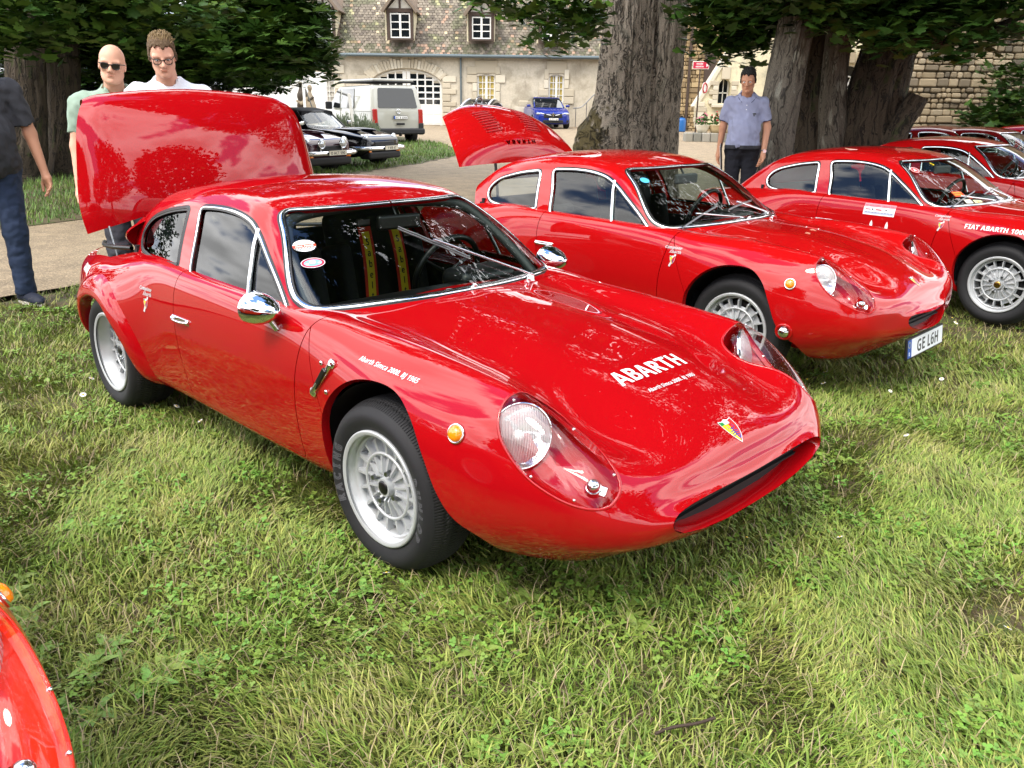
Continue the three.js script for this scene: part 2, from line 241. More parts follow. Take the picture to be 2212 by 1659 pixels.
{
  const G = []; for (let i = 0; i <= 90; i++) { G[i] = []; for (let j = 0; j <= 90; j++) { const a = i / 90 * 2 - 1, b = j / 90 * 2 - 1, x = Math.sign(a) * Math.abs(a) ** 2.2 * 150, z = -8 + Math.sign(b) * Math.abs(b) ** 2.2 * 150; G[i][j] = [x, terr(x, z) - (inGravel(x, z) > 0.07 ? 0.08 : 0.004), z]; } }
  const g = gridGeo(G, false), P = g.attributes.position, U = g.attributes.uv; for (let i = 0; i < P.count; i++) U.setXY(i, P.getX(i) * 0.7, P.getZ(i) * 0.7);
  part('lawn_soil', g, M.soil).userData.kind = 'structure';
}
sheet('gravel_courtyard', GRAVEL, 0.004, M.gravel, 0.45, 0.5, true);
sheet('grass_island_soil', ISLAND, 0.012, M.soil, 0.7, 0.25, true);
const gravelAt = (x, z) => inGravel(x, z) > -0.02 && inIsland(x, z) < 0.02;
// ---------- grass ----------
const grassTex = canvasTex(64, 256, (x, w, h) => { for (let i = 0; i < h; i++) { const t = i / h; x.fillStyle = `hsl(${82 + 8 * t}, ${lerp(42, 48, t)}%, ${lerp(42, 36, t)}%)`; x.fillRect(0, i, w, 1); } x.fillStyle = 'rgba(255,255,220,.10)'; for (let i = 4; i < w; i += 9) x.fillRect(i, 0, 2, h); });
M.grass = new THREE.MeshPhysicalMaterial({ color: 0xffffff, roughness: 0.62, side: THREE.DoubleSide, transmission: 0.0 });
class Blades { // many grass blades in one mesh
  constructor(n) { this.p = new Float32Array(n * 21); this.n = new Float32Array(n * 21); this.c = new Float32Array(n * 21); this.i = new Uint32Array(n * 15); this.v = this.q = 0; this.max = n * 7 - 8; }
  add(x, y, z, dir, h, lean, w, col, tip, S = 3) {
    if (this.v >= this.max) return; const b = this.v, cd = Math.cos(dir), sd = Math.sin(dir); let px = x, py = y, pz = z, ang = lean * 0.25;
    for (let s = 0; s <= S; s++) {
      const t = s / S, ww = w * 0.5 * (s === S ? 0 : 1 - 0.55 * t), nx = -Math.cos(ang) * cd, nz = -Math.cos(ang) * sd, ny = Math.sin(ang), pts = s === S ? [0] : [-1, 1];
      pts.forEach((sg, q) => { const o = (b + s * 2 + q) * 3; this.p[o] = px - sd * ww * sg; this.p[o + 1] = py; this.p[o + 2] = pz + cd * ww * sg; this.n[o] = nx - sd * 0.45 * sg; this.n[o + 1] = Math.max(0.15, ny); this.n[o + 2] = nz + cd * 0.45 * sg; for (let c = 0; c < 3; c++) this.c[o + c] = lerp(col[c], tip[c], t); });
      ang = lean * (0.25 + 0.75 * (t + 0.5 / S)); const L = h / S; px += cd * Math.sin(ang) * L; pz += sd * Math.sin(ang) * L; py = Math.max(y + 0.003, py + Math.cos(ang) * L);
    }
    for (let s = 0; s < S; s++) { const k = b + s * 2; if (s < S - 1) { this.i.set([k, k + 1, k + 2, k + 1, k + 3, k + 2], this.q); this.q += 6; } else { this.i.set([k, k + 1, k + 2], this.q); this.q += 3; } }
    this.v += S * 2 + 1;
  }
  mesh(name, label) { const g = new THREE.BufferGeometry(), k = this.v * 3; for (const [n, a] of [['position', this.p], ['normal', this.n], ['color', this.c]]) g.setAttribute(n, new THREE.BufferAttribute(a.subarray(0, k), 3)); g.setIndex(new THREE.BufferAttribute(this.i.subarray(0, this.q), 1)); return tag(part(name, g, M.grass), label, 'grass', undefined, 'stuff'); }
}
function clover(r, n) { const gs = []; for (let i = 0; i < n; i++) { const a = r() * 6.28, d = Math.sqrt(r()) * 0.06, h = 0.012 + r() * 0.03, tx = (r() - 0.5) * 0.9, tz = (r() - 0.5) * 0.9; for (let k = 0; k < 3; k++) { const g = new THREE.CircleGeometry(0.0058 + r() * 0.0025, 7).scale(0.95, 1.15, 1).translate(0, 0.0075, 0).rotateZ(k * 2.094 + a).rotateX(-Math.PI / 2 + tx).rotateY(tz).translate(Math.cos(a) * d, h, Math.sin(a) * d); gs.push(g); } } return join(gs); }
function broadleaf(r, n) { const gs = []; for (let i = 0; i < n; i++) { const L = 0.05 + r() * 0.05, w = L * (0.16 + 0.1 * r()), G = []; const up = 0.15 + r() * 0.7; for (let k = 0; k <= 6; k++) { const t = k / 6, ww = w * Math.sin(Math.PI * (0.08 + 0.92 * t) ** 0.8) + 0.001; const x = L * t * Math.cos(up * (1 - 0.8 * t)), y = 0.004 + L * (up * t - up * 0.55 * t * t); G.push([[x, y + ww * 0.25, -ww], [x, y, 0], [x, y + ww * 0.25, ww]]); } gs.push(gridGeo(G, true).rotateY(r() * 6.28)); } return join(gs); }
function scatter(name, label, cat, geo, material, list) {
  const im = new THREE.InstancedMesh(geo, material, list.length), m = new THREE.Matrix4(), q = new THREE.Quaternion(), e = new THREE.Euler(), c = new THREE.Color();
  list.forEach((p, i) => { e.set(p.rx || 0, p.ry, p.rz || 0); m.compose(V(p.x, p.y, p.z), q.setFromEuler(e), V(p.s, p.sy || p.s, p.s)); im.setMatrixAt(i, m); if (p.c) im.setColorAt(i, c.setRGB(...p.c)); });
  im.name = numbered(name); im.castShadow = im.receiveShadow = true; tag(im, label, cat, undefined, 'stuff'); scene.add(im); return im;
}
// bare earth: tyre-worn patches
const BARE = [[xz(2110, 720), 0.55, 0.28], [xz(2200, 690), 0.5, 0.3], [xz(2000, 690), 0.4, 0.2], [xz(60, 655), 1.0, 0.16], [xz(2190, 1330), 0.16, 0.1]];
const bare = (x, z) => { let b = 0; for (const [[cx, cz], rx, rz] of BARE) b = Math.max(b, sstep(1.25, 0.5, Math.hypot((x - cx) / rx, (z - cz) / rz) + 0.35 * n2(x * 5, z * 5))); return b; };
M.grass.vertexColors = true; M.weed = new THREE.MeshPhysicalMaterial({ color: 0xffffff, roughness: 0.6, side: THREE.DoubleSide });
{
  const r = rng(99), lawn = new Blades(400000), isl = new Blades(70000), straw = new Blades(14000), clo = [], broad = [];
  let tries = 0;
  while (tries++ < 46000) { // tufts of the foreground lawn
    const d = 1.2 + 7.2 * Math.pow(r(), 0.95), x = (r() * 2 - 1) * (0.68 * d + 0.35), z = -d; if (gravelAt(x, z)) continue;
    const bq = bare(x, z); if (r() < bq * 0.8 || (inGravel(x, z) > -0.25 && r() < 0.5)) continue;
    const p = fbm2(x * 1.1 + 5, z * 1.1, 3), q = n2(x * 4.1, z * 4.1 + 9), dryT = clamp(0.36 + 0.34 * p + 0.22 * q + (r() - 0.5) * 0.35 + 0.3 * bq), tall = fbm2(x * 1.6 + 31, z * 1.6, 3), flat = n2(x * 0.9 - 7, z * 0.9 + 3) + 0.4 * n2(x * 3, z * 3) > 0.0, dirT = n2(x * 0.8 + 40, z * 0.8) * 4, far = d > 4.2, n = far ? 6 : 9;
    for (let k = 0; k < n; k++) {
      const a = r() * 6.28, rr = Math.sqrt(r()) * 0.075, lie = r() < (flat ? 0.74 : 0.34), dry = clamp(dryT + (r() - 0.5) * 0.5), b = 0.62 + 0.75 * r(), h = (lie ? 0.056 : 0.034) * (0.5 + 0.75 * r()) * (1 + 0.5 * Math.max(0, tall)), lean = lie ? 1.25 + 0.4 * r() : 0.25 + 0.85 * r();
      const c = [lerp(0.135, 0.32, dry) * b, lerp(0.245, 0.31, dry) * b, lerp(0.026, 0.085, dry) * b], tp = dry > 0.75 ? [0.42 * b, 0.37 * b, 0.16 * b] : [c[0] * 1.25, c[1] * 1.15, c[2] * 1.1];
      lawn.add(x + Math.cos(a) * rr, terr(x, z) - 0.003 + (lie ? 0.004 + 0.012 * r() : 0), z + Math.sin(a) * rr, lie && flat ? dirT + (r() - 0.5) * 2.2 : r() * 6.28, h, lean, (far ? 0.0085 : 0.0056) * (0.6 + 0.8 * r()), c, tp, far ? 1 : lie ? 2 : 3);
    }
    const cv = fbm2(x * 0.9 + 70, z * 0.9 - 20, 3); if (cv > 0.03 && r() < 0.15) clo.push({ x: x + 0.02, y: terr(x, z) + 0.012, z, ry: r() * 6.28, s: 0.5 + r() * 0.3, c: [0.12 + 0.07 * r(), 0.24 + 0.08 * r(), 0.034] });
    const bl = fbm2(x * 1.3 - 40, z * 1.3 + 11, 2) + (x > 0.6 ? 0.12 : -0.05); if (bl > 0.2 && r() < 0.03) broad.push({ x, y: terr(x, z) + 0.01, z, ry: r() * 6.28, s: 0.5 + r() * 0.45, c: [0.15 + 0.07 * r(), 0.26 + 0.08 * r(), 0.05] });
  }
  for (let i = 0; i < 13000; i++) { const d = 1.2 + 6 * r(), x = (r() * 2 - 1) * 0.7 * d, z = -d; if (gravelAt(x, z)) continue; const k = 0.6 + 0.6 * r(); straw.add(x, terr(x, z) + 0.004 + 0.025 * r(), z, r() * 6.28, 0.04 + 0.05 * r(), 1.35 + 0.3 * r(), 0.0034, [0.34 * k, 0.27 * k, 0.14 * k], [0.4 * k, 0.33 * k, 0.18 * k], 2); }
  tries = 0; while (tries++ < 70000) { const x = lerp(-15, 0.5, r()), z = lerp(-7, -31, r() ** 1.4); if (inIsland(x, z) < 0.03 || Math.abs(x) > 0.68 * -z + 0.5) continue; const k = 0.7 + 0.6 * r(), dr = clamp(0.3 + 0.5 * fbm2(x * 0.5, z * 0.5, 2) + 0.4 * (r() - 0.5)), c = [lerp(0.08, 0.17, dr) * k, lerp(0.17, 0.22, dr) * k, 0.032 * k]; isl.add(x, terr(x, z) + 0.008, z, r() * 6.28, 0.07 + 0.08 * r(), 0.3 + r(), 0.012 + 0.0006 * -z, c, c.map((v) => v * 1.2), 1); }
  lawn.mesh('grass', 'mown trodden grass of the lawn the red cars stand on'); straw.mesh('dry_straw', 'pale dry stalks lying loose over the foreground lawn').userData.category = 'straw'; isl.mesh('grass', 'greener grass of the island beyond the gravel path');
  scatter('clover', 'small green clover leaves spread among the foreground grass', 'clover', clover(r, 9), M.weed, clo);
  scatter('plantain_leaves', 'broad green weed leaves lying in the foreground grass', 'weeds', broadleaf(r, 5), M.weed, broad);
}
// ---------- red sports coupes ----------
// car axes: x forward from the front axle, y up, z to the car's own right; the near side in the picture is z > 0
function coupeNet(o) {
  const net = [
    [[0.902, 0.327, 0], [0.902, 0.33, 0.15], [0.901, 0.342, 0.27], [0.9, 0.362, 0.36], [0.9, 0.388, 0.408], [0.899, 0.41, 0.414], [0.897, 0.428, 0.388], [0.896, 0.435, 0.33], [0.896, 0.435, 0.24], [0.896, 0.432, 0.12], [0.896, 0.43, 0]],
    [[0.87, 0.298, 0], [0.87, 0.3, 0.18], [0.866, 0.315, 0.32], [0.866, 0.337, 0.42], [0.866, 0.372, 0.478], [0.866, 0.412, 0.482], [0.868, 0.439, 0.44], [0.87, 0.45, 0.36], [0.872, 0.454, 0.25], [0.874, 0.456, 0.12], [0.874, 0.456, 0]],
    [[0.76, 0.236, 0], [0.76, 0.24, 0.25], [0.765, 0.274, 0.43], [0.782, 0.322, 0.537], [0.79, 0.376, 0.578], [0.792, 0.434, 0.584], [0.797, 0.484, 0.556], [0.806, 0.508, 0.487], [0.82, 0.512, 0.35], [0.828, 0.516, 0.16], [0.829, 0.518, 0]],
    [[0.6, 0.175, 0], [0.6, 0.178, 0.28], [0.605, 0.205, 0.49], [0.605, 0.29, 0.615], [0.6, 0.4, 0.665], [0.6, 0.51, 0.658], [0.6, 0.606, 0.618], [0.605, 0.65, 0.553], [0.628, 0.575, 0.435], [0.655, 0.588, 0.22], [0.665, 0.597, 0]],
    [[0.42, 0.165, 0], [0.42, 0.167, 0.3], [0.42, 0.19, 0.55], [0.42, 0.28, 0.675], [0.42, 0.42, 0.712], [0.42, 0.54, 0.7], [0.43, 0.645, 0.65], [0.44, 0.702, 0.562], [0.45, 0.640, 0.44], [0.46, 0.653, 0.2], [0.465, 0.655, 0]],
    [[0.2, 0.165, 0], [0.2, 0.168, 0.3], [0.2, 0.19, 0.58], [0.2, 0.29, 0.705], [0.2, 0.45, 0.735], [0.2, 0.59, 0.715], [0.2, 0.685, 0.645], [0.2, 0.722, 0.55], [0.2, 0.677, 0.435], [0.2, 0.699, 0.2], [0.2, 0.703, 0]],
    [[-0.03, 0.165, 0], [-0.03, 0.168, 0.3], [-0.03, 0.19, 0.6], [-0.03, 0.29, 0.71], [-0.03, 0.46, 0.738], [-0.03, 0.62, 0.712], [-0.03, 0.708, 0.64], [-0.03, 0.735, 0.545], [-0.03, 0.702, 0.435], [-0.03, 0.726, 0.2], [-0.03, 0.732, 0]],
    [[-0.25, 0.165, 0], [-0.25, 0.168, 0.3], [-0.25, 0.19, 0.61], [-0.25, 0.29, 0.692], [-0.25, 0.46, 0.714], [-0.25, 0.62, 0.702], [-0.25, 0.72, 0.645], [-0.25, 0.745, 0.55], [-0.25, 0.722, 0.44], [-0.25, 0.748, 0.2], [-0.25, 0.756, 0]],
    [[-0.45, 0.165, 0], [-0.45, 0.168, 0.3], [-0.45, 0.192, 0.62], [-0.45, 0.28, 0.686], [-0.45, 0.47, 0.709], [-0.45, 0.64, 0.7], [-0.45, 0.735, 0.66], [-0.45, 0.756, 0.58], [-0.45, 0.75, 0.45], [-0.45, 0.765, 0.2], [-0.45, 0.772, 0]],
    [[-0.9, 0.165, 0], [-0.9, 0.168, 0.3], [-0.9, 0.195, 0.63], [-0.9, 0.28, 0.688], [-0.9, 0.48, 0.71], [-0.9, 0.65, 0.703], [-0.9, 0.742, 0.678], [-0.9, 0.768, 0.62], [-0.9, 0.765, 0.45], [-0.9, 0.766, 0.2], [-0.9, 0.768, 0]],
    [[-1.35, 0.165, 0], [-1.35, 0.168, 0.3], [-1.35, 0.195, 0.63], [-1.35, 0.28, 0.69], [-1.35, 0.48, 0.712], [-1.35, 0.65, 0.704], [-1.35, 0.748, 0.678], [-1.35, 0.776, 0.62], [-1.35, 0.775, 0.45], [-1.35, 0.776, 0.2], [-1.35, 0.778, 0]],
    [[-1.65, 0.165, 0], [-1.65, 0.168, 0.3], [-1.65, 0.19, 0.63], [-1.65, 0.28, 0.7], [-1.65, 0.47, 0.722], [-1.65, 0.64, 0.71], [-1.65, 0.75, 0.672], [-1.65, 0.785, 0.6], [-1.65, 0.79, 0.45], [-1.65, 0.79, 0.2], [-1.65, 0.79, 0]],
    [[-1.88, 0.165, 0], [-1.88, 0.168, 0.3], [-1.88, 0.19, 0.64], [-1.88, 0.28, 0.735], [-1.88, 0.46, 0.76], [-1.88, 0.62, 0.738], [-1.88, 0.73, 0.675], [-1.88, 0.775, 0.59], [-1.88, 0.785, 0.45], [-1.88, 0.79, 0.2], [-1.88, 0.79, 0]],
    [[-2.1, 0.165, 0], [-2.1, 0.168, 0.3], [-2.1, 0.19, 0.65], [-2.1, 0.29, 0.75], [-2.1, 0.46, 0.772], [-2.1, 0.61, 0.742], [-2.1, 0.705, 0.67], [-2.1, 0.757, 0.58], [-2.1, 0.77, 0.45], [-2.1, 0.775, 0.2], [-2.1, 0.775, 0]],
    [[-2.35, 0.2, 0], [-2.35, 0.2, 0.3], [-2.35, 0.22, 0.62], [-2.35, 0.31, 0.72], [-2.35, 0.47, 0.742], [-2.35, 0.61, 0.715], [-2.35, 0.69, 0.65], [-2.35, 0.73, 0.57], [-2.35, 0.745, 0.45], [-2.35, 0.75, 0.2], [-2.35, 0.75, 0]],
    [[-2.62, 0.3, 0], [-2.62, 0.3, 0.3], [-2.62, 0.31, 0.56], [-2.62, 0.36, 0.65], [-2.62, 0.48, 0.672], [-2.62, 0.6, 0.65], [-2.62, 0.67, 0.6], [-2.62, 0.7, 0.53], [-2.62, 0.71, 0.42], [-2.62, 0.715, 0.2], [-2.62, 0.715, 0]],
  ];
  if (o.kind === 'A') {   // bolt-on rear arch
    for (const i of [12, 13, 14]) for (const j of [3, 4, 5]) net[i][j][2] += [0.008, 0.01, 0.008][i - 12] * (j === 5 ? 0.6 : 1);
  } else {                // shorter nose, small mouth, slimmer arches
    const sm = [[0.985, 0.42, 0.62], [0.975, 0.5, 0.62]];
    for (let j = 0; j < 11; j++) { const p = net[0][j], q = net[1][j]; p[2] *= 0.62; p[1] = 0.38 + (p[1] - 0.38) * 0.85; q[2] = lerp(q[2], p[2], 0.45) ; q[1] = lerp(q[1], p[1], 0.28); p[0] += 0.045 * (1 - (p[2] / 0.27) ** 2); q[0] += 0.03 * (1 - (q[2] / 0.4) ** 2); }
    for (const r of net) for (const p of r) if (p[0] > 0.1) { p[0] = 0.1 + (p[0] - 0.1) * 0.8; }
    for (let i = 2; i < 7; i++) for (let j = 6; j < 11; j++) net[i][j][1] += 0.012;
  }
  return net;
}
const ARCH_F = (k) => smoothLoop([[-0.285, 0.2], [-0.3, 0.34], [-0.285, 0.45], [-0.215, 0.55], [-0.11, 0.62], [0.015, 0.645], [0.12, 0.632], [0.205, 0.575], [0.265, 0.485], [0.31, 0.4], [0.365, 0.325], [0.45, 0.27], [0.47, 0.1], [0.1, 0.0], [-0.25, 0.05]], 120).map(([x, y]) => [x * k, y]);
const ARCH_R = smoothLoop([[-1.775, 0.12], [-1.79, 0.24], [-1.83, 0.37], [-1.9, 0.465], [-1.99, 0.53], [-2.1, 0.552], [-2.22, 0.54], [-2.33, 0.49], [-2.4, 0.4], [-2.43, 0.28], [-2.4, 0.1], [-2.1, 0.0], [-1.85, 0.0]], 110);
const DOOR = roundPoly([[-0.385, 0.77], [-0.44, 0.58], [-0.457, 0.46], [-0.46, 0.235], [-1.335, 0.235], [-1.372, 0.5], [-1.385, 0.69], [-1.33, 0.85], [-0.5, 0.85]], [0.03, 0.15, 0.1, 0.03, 0.03, 0.2, 0.09, 0.05, 0.05]);
const SEAM_S = spline([0.2, 0.3, 0.46, 0.55, 0.62, 0.7, 0.78], [-0.2, -0.22, -0.28, -0.322, -0.352, -0.382, -0.43]);
const seamX = (y, z) => { z = Math.abs(z); return z > 0.52 ? SEAM_S(y) : lerp(-0.352 - 0.25 * z * z, SEAM_S(y), sstep(0.4, 0.52, z)); };
// greenhouse: smooth intersection of windscreen, sides and roof
const GH = {
  screen: (x, y, z) => (x - (-0.352 - 1.66 * (y - 0.775) - 0.2 * (y - 0.775) * (1.052 - y) * -1 - 0.40 * z * z - 0.22 * z ** 4)) * 0.51,
  side: (x, y, z) => (Math.abs(z) - (0.643 - 0.34 * (y - 0.76) - 0.42 * (y - 0.76) ** 2 - 0.045 * (x + 1.15) ** 2 - 0.08 * Math.max(0, -1.5 - x) ** 2)) * 0.9,
  roof: (x, y, z) => y - (1.122 - (x > -1.3 ? 0.26 : 0.17) * (x + 1.3) ** 2 - 0.12 * z * z - 0.25 * z ** 4),
  back: (x, y, z) => (-x - (2.3 - 1.3 * (y - 0.76)) ) * 0.6,
};
const ghF = (x, y, z) => smax(smax(smax(GH.screen(x, y, z), GH.roof(x, y, z), 0.055), GH.side(x, y, z), 0.06), GH.back(x, y, z), 0.08);
let ghMade = null;
function ghGeo() {
  if (ghMade) return ghMade; // radial mesh of the greenhouse half (z >= 0) from an axis inside the cabin
  const nu = 210, nv = 64, G = [];
  for (let a = 0; a <= nu; a++) {
    const th = Math.PI * a / nu; G[a] = [];
    for (let b = 0; b <= nv; b++) {
      const el = lerp(-0.16, 1, b / nv), e = el * Math.PI / 2, c = V(-1.25, 0.74, 0), f = 0.9;
      // direction: azimuth th around, stretched along x
      const d = V(Math.cos(th) * Math.cos(e) * 1.5, Math.sin(e) * 0.7, Math.sin(th) * Math.cos(e)).normalize();
      let lo = 0, hi = 2; for (let k = 0; k < 34; k++) { const m = (lo + hi) / 2; if (ghF(c.x + d.x * m, c.y + d.y * m, c.z + d.z * m) < 0) lo = m; else hi = m; }
      G[a][b] = [c.x + d.x * lo, c.y + d.y * lo, Math.max(0, c.z + d.z * lo)];
    }
  }
  const g = gridGeo(G, false), P = g.attributes.position.array, N = g.attributes.normal.array, e = 1e-3;
  for (let i = 0; i < P.length; i += 3) { const [x, y, z] = [P[i], P[i + 1], P[i + 2]], n = V(ghF(x + e, y, z) - ghF(x - e, y, z), ghF(x, y + e, z) - ghF(x, y - e, z), ghF(x, y, z + e) - ghF(x, y, z - e)).normalize(); N[i] = n.x; N[i + 1] = n.y; N[i + 2] = n.z; }
  return (ghMade = g);
}
// window outlines: sides in (x, y), windscreen in (z, y)
const WIN_DOOR = roundPoly([[-0.575, 0.733], [-0.68, 0.82], [-0.935, 0.99], [-1.084, 1.02], [-1.241, 1.027], [-1.418, 1.016], [-1.362, 0.9], [-1.335, 0.757]], [0.005, 0.1, 0.14, 0.1, 0.1, 0.015, 0.08, 0.005]);
const WIN_REAR = roundPoly([[-1.46, 0.772], [-1.515, 1.003], [-1.7, 0.978], [-1.9, 0.925], [-1.975, 0.85], [-1.93, 0.782], [-1.75, 0.762]], [0.012, 0.015, 0.1, 0.07, 0.05, 0.05, 0.08]);
const WIN_FRONT = roundPoly([[0.0, 0.771], [0.35, 0.766], [0.62, 0.755], [0.578, 0.86], [0.455, 1.043], [0.25, 1.046], [0, 1.05], [-0.25, 1.046], [-0.455, 1.043], [-0.578, 0.86], [-0.62, 0.755], [-0.35, 0.766]], [0.1, 0.1, 0.05, 0.2, 0.045, 0.1, 0.1, 0.1, 0.045, 0.2, 0.05, 0.1], 8);
// headlamp opening in its own plane (a along the oval, b towards the bonnet)
const HL = { c: V(0.62, 0.575, 0.575), a: V(0.856, -0.517, 0), b: V(0.3, 0.5, -0.81), out: smoothLoop([[-0.19, 0.03], [-0.185, -0.027], [-0.15, -0.071], [-0.105, -0.095], [-0.008, -0.104], [0.092, -0.081], [0.168, -0.041], [0.206, 0.003], [0.202, 0.05], [0.176, 0.079], [0.124, 0.092], [0.002, 0.1], [-0.12, 0.095], [-0.172, 0.072]], 100) };
// smooth net whose last row of each station lies on the plane z = 0
function netSurfaceHalf(net, nu, nv) {
  const e = net.map((r) => { const m = r.length, mir = (p) => [p[0], p[1], -p[2]]; return [...r, mir(r[m - 2]), mir(r[m - 3]), mir(r[m - 4])]; });
  const full = netSurface(e, nu, Math.round(nv * 1.6), false), m = net[0].length;
  const out = full.map((r) => { const q = []; for (const p of r) { if (p[2] <= 1e-4) { const b = q[q.length - 1]; const t = b[2] / (b[2] - p[2] || 1); q.push([b[0] + (p[0] - b[0]) * t, b[1] + (p[1] - b[1]) * t, 0]); break; } q.push(p); } return q; });
  return out.map((r) => { // even spacing
    const d = [0]; for (let i = 1; i < r.length; i++) d.push(d[i - 1] + Math.hypot(r[i][0] - r[i - 1][0], r[i][1] - r[i - 1][1], r[i][2] - r[i - 1][2])); const o = []; let k = 0;
    for (let b = 0; b <= nv; b++) { const s = d[d.length - 1] * b / nv; while (k < r.length - 2 && d[k + 1] < s) k++; const t = clamp((s - d[k]) / (d[k + 1] - d[k] || 1)); o.push([0, 1, 2].map((c) => lerp(r[k][c], r[k + 1][c], t))); } return o; });
}
function castGeo(geo, o, d) { // nearest hit of a ray on a non-indexed mesh
  const P = geo.attributes.position.array, N = geo.attributes.normal.array, ray = new THREE.Ray(o, d), t = V(), a = V(), b = V(), c = V(); let best = 1e9, hit = null;
  for (let i = 0; i < P.length; i += 9) { a.set(P[i], P[i + 1], P[i + 2]); b.set(P[i + 3], P[i + 4], P[i + 5]); c.set(P[i + 6], P[i + 7], P[i + 8]); if (ray.intersectTriangle(a, b, c, false, t)) { const l = t.distanceTo(o); if (l < best) { best = l; hit = { p: t.clone(), n: V(N[i] + N[i + 3] + N[i + 6], N[i + 1] + N[i + 4] + N[i + 7], N[i + 2] + N[i + 5] + N[i + 8]).normalize() }; } } }
  return hit;
}
// a printed or stuck-on sheet that lies on a surface: corners by centre, along, up; dir = direction of the rays
function decal(geo, c, along, up, w, h, dir, lift = 0.0015, nx = 14, ny = 5) {
  const pos = [], nor = [], uv = [], idx = [];
  for (let j = 0; j <= ny; j++) for (let i = 0; i <= nx; i++) { const o = c.clone().addScaledVector(along, (i / nx - 0.5) * w).addScaledVector(up, (j / ny - 0.5) * h).addScaledVector(dir, -0.5), r = castGeo(geo, o, dir); let p, n; if (r) { n = r.n; if (n.dot(dir) > 0) n.negate(); p = r.p.addScaledVector(n, lift); } else { p = o.addScaledVector(dir, 0.5); n = dir.clone().negate(); } pos.push(p.x, p.y, p.z); nor.push(n.x, n.y, n.z); uv.push(i / nx, j / ny); }
  for (let j = 0; j < ny; j++) for (let i = 0; i < nx; i++) { const k = j * (nx + 1) + i, q = k + nx + 1; idx.push(k, k + 1, q, k + 1, q + 1, q); }
  const g = new THREE.BufferGeometry(); g.setAttribute('position', new THREE.Float32BufferAttribute(pos, 3)); g.setAttribute('normal', new THREE.Float32BufferAttribute(nor, 3)); g.setAttribute('uv', new THREE.Float32BufferAttribute(uv, 2)); g.setIndex(idx); return g;
}
const inked = (w, h, draw, rough = 0.35) => new THREE.MeshStandardMaterial({ map: canvasTex(w, h, draw), transparent: true, roughness: rough, side: THREE.DoubleSide });
const textMat = (text, font, color, w = 512, h = 128, sx = 1) => inked(w, h, (x) => { x.fillStyle = color; x.font = font; x.textAlign = 'center'; x.textBaseline = 'middle'; x.save(); x.translate(w / 2, h / 2); x.scale(sx, 1); x.fillText(text, 0, 0); x.restore(); });
const shieldPath = (x, w, h) => { x.beginPath(); x.moveTo(w * 0.08, h * 0.06); x.lineTo(w * 0.3, h * 0.1); x.lineTo(w * 0.5, h * 0.04); x.lineTo(w * 0.7, h * 0.1); x.lineTo(w * 0.92, h * 0.06); x.quadraticCurveTo(w * 0.98, h * 0.6, w * 0.5, h * 0.97); x.quadraticCurveTo(w * 0.02, h * 0.6, w * 0.08, h * 0.06); x.closePath(); };
const shieldDraw = (x, w, h) => {
  x.save(); shieldPath(x, w, h); x.clip(); x.fillStyle = '#f0c818'; x.fillRect(0, 0, w / 2, h); x.fillStyle = '#cc1a18'; x.fillRect(w / 2, 0, w / 2, h);
  x.fillStyle = '#1f7d3c'; x.fillRect(0, 0, w * 0.34, h * 0.24); x.fillStyle = '#f2f2f0'; x.fillRect(w * 0.34, 0, w * 0.32, h * 0.24); x.fillStyle = '#c41414'; x.fillRect(w * 0.66, 0, w * 0.34, h * 0.24);
  x.strokeStyle = '#1b2d86'; x.lineWidth = w * 0.07; x.lineCap = 'round'; x.beginPath(); x.moveTo(w * 0.5, h * 0.42); x.lineTo(w * 0.5, h * 0.78); x.quadraticCurveTo(w * 0.56, h * 0.88, w * 0.66, h * 0.76); x.stroke();
  x.lineWidth = w * 0.04; for (const s of [-1, 1]) { x.beginPath(); x.moveTo(w * 0.5, h * 0.44); x.quadraticCurveTo(w * (0.5 + s * 0.28), h * 0.46, w * (0.5 + s * 0.17), h * 0.31); x.stroke(); for (const k of [0.52, 0.6, 0.68]) { x.beginPath(); x.moveTo(w * 0.5, h * k); x.lineTo(w * (0.5 + s * 0.22), h * (k + 0.03)); x.stroke(); } }
  x.restore(); shieldPath(x, w, h); x.lineWidth = w * 0.035; x.strokeStyle = '#d8d8d8'; x.stroke();
};
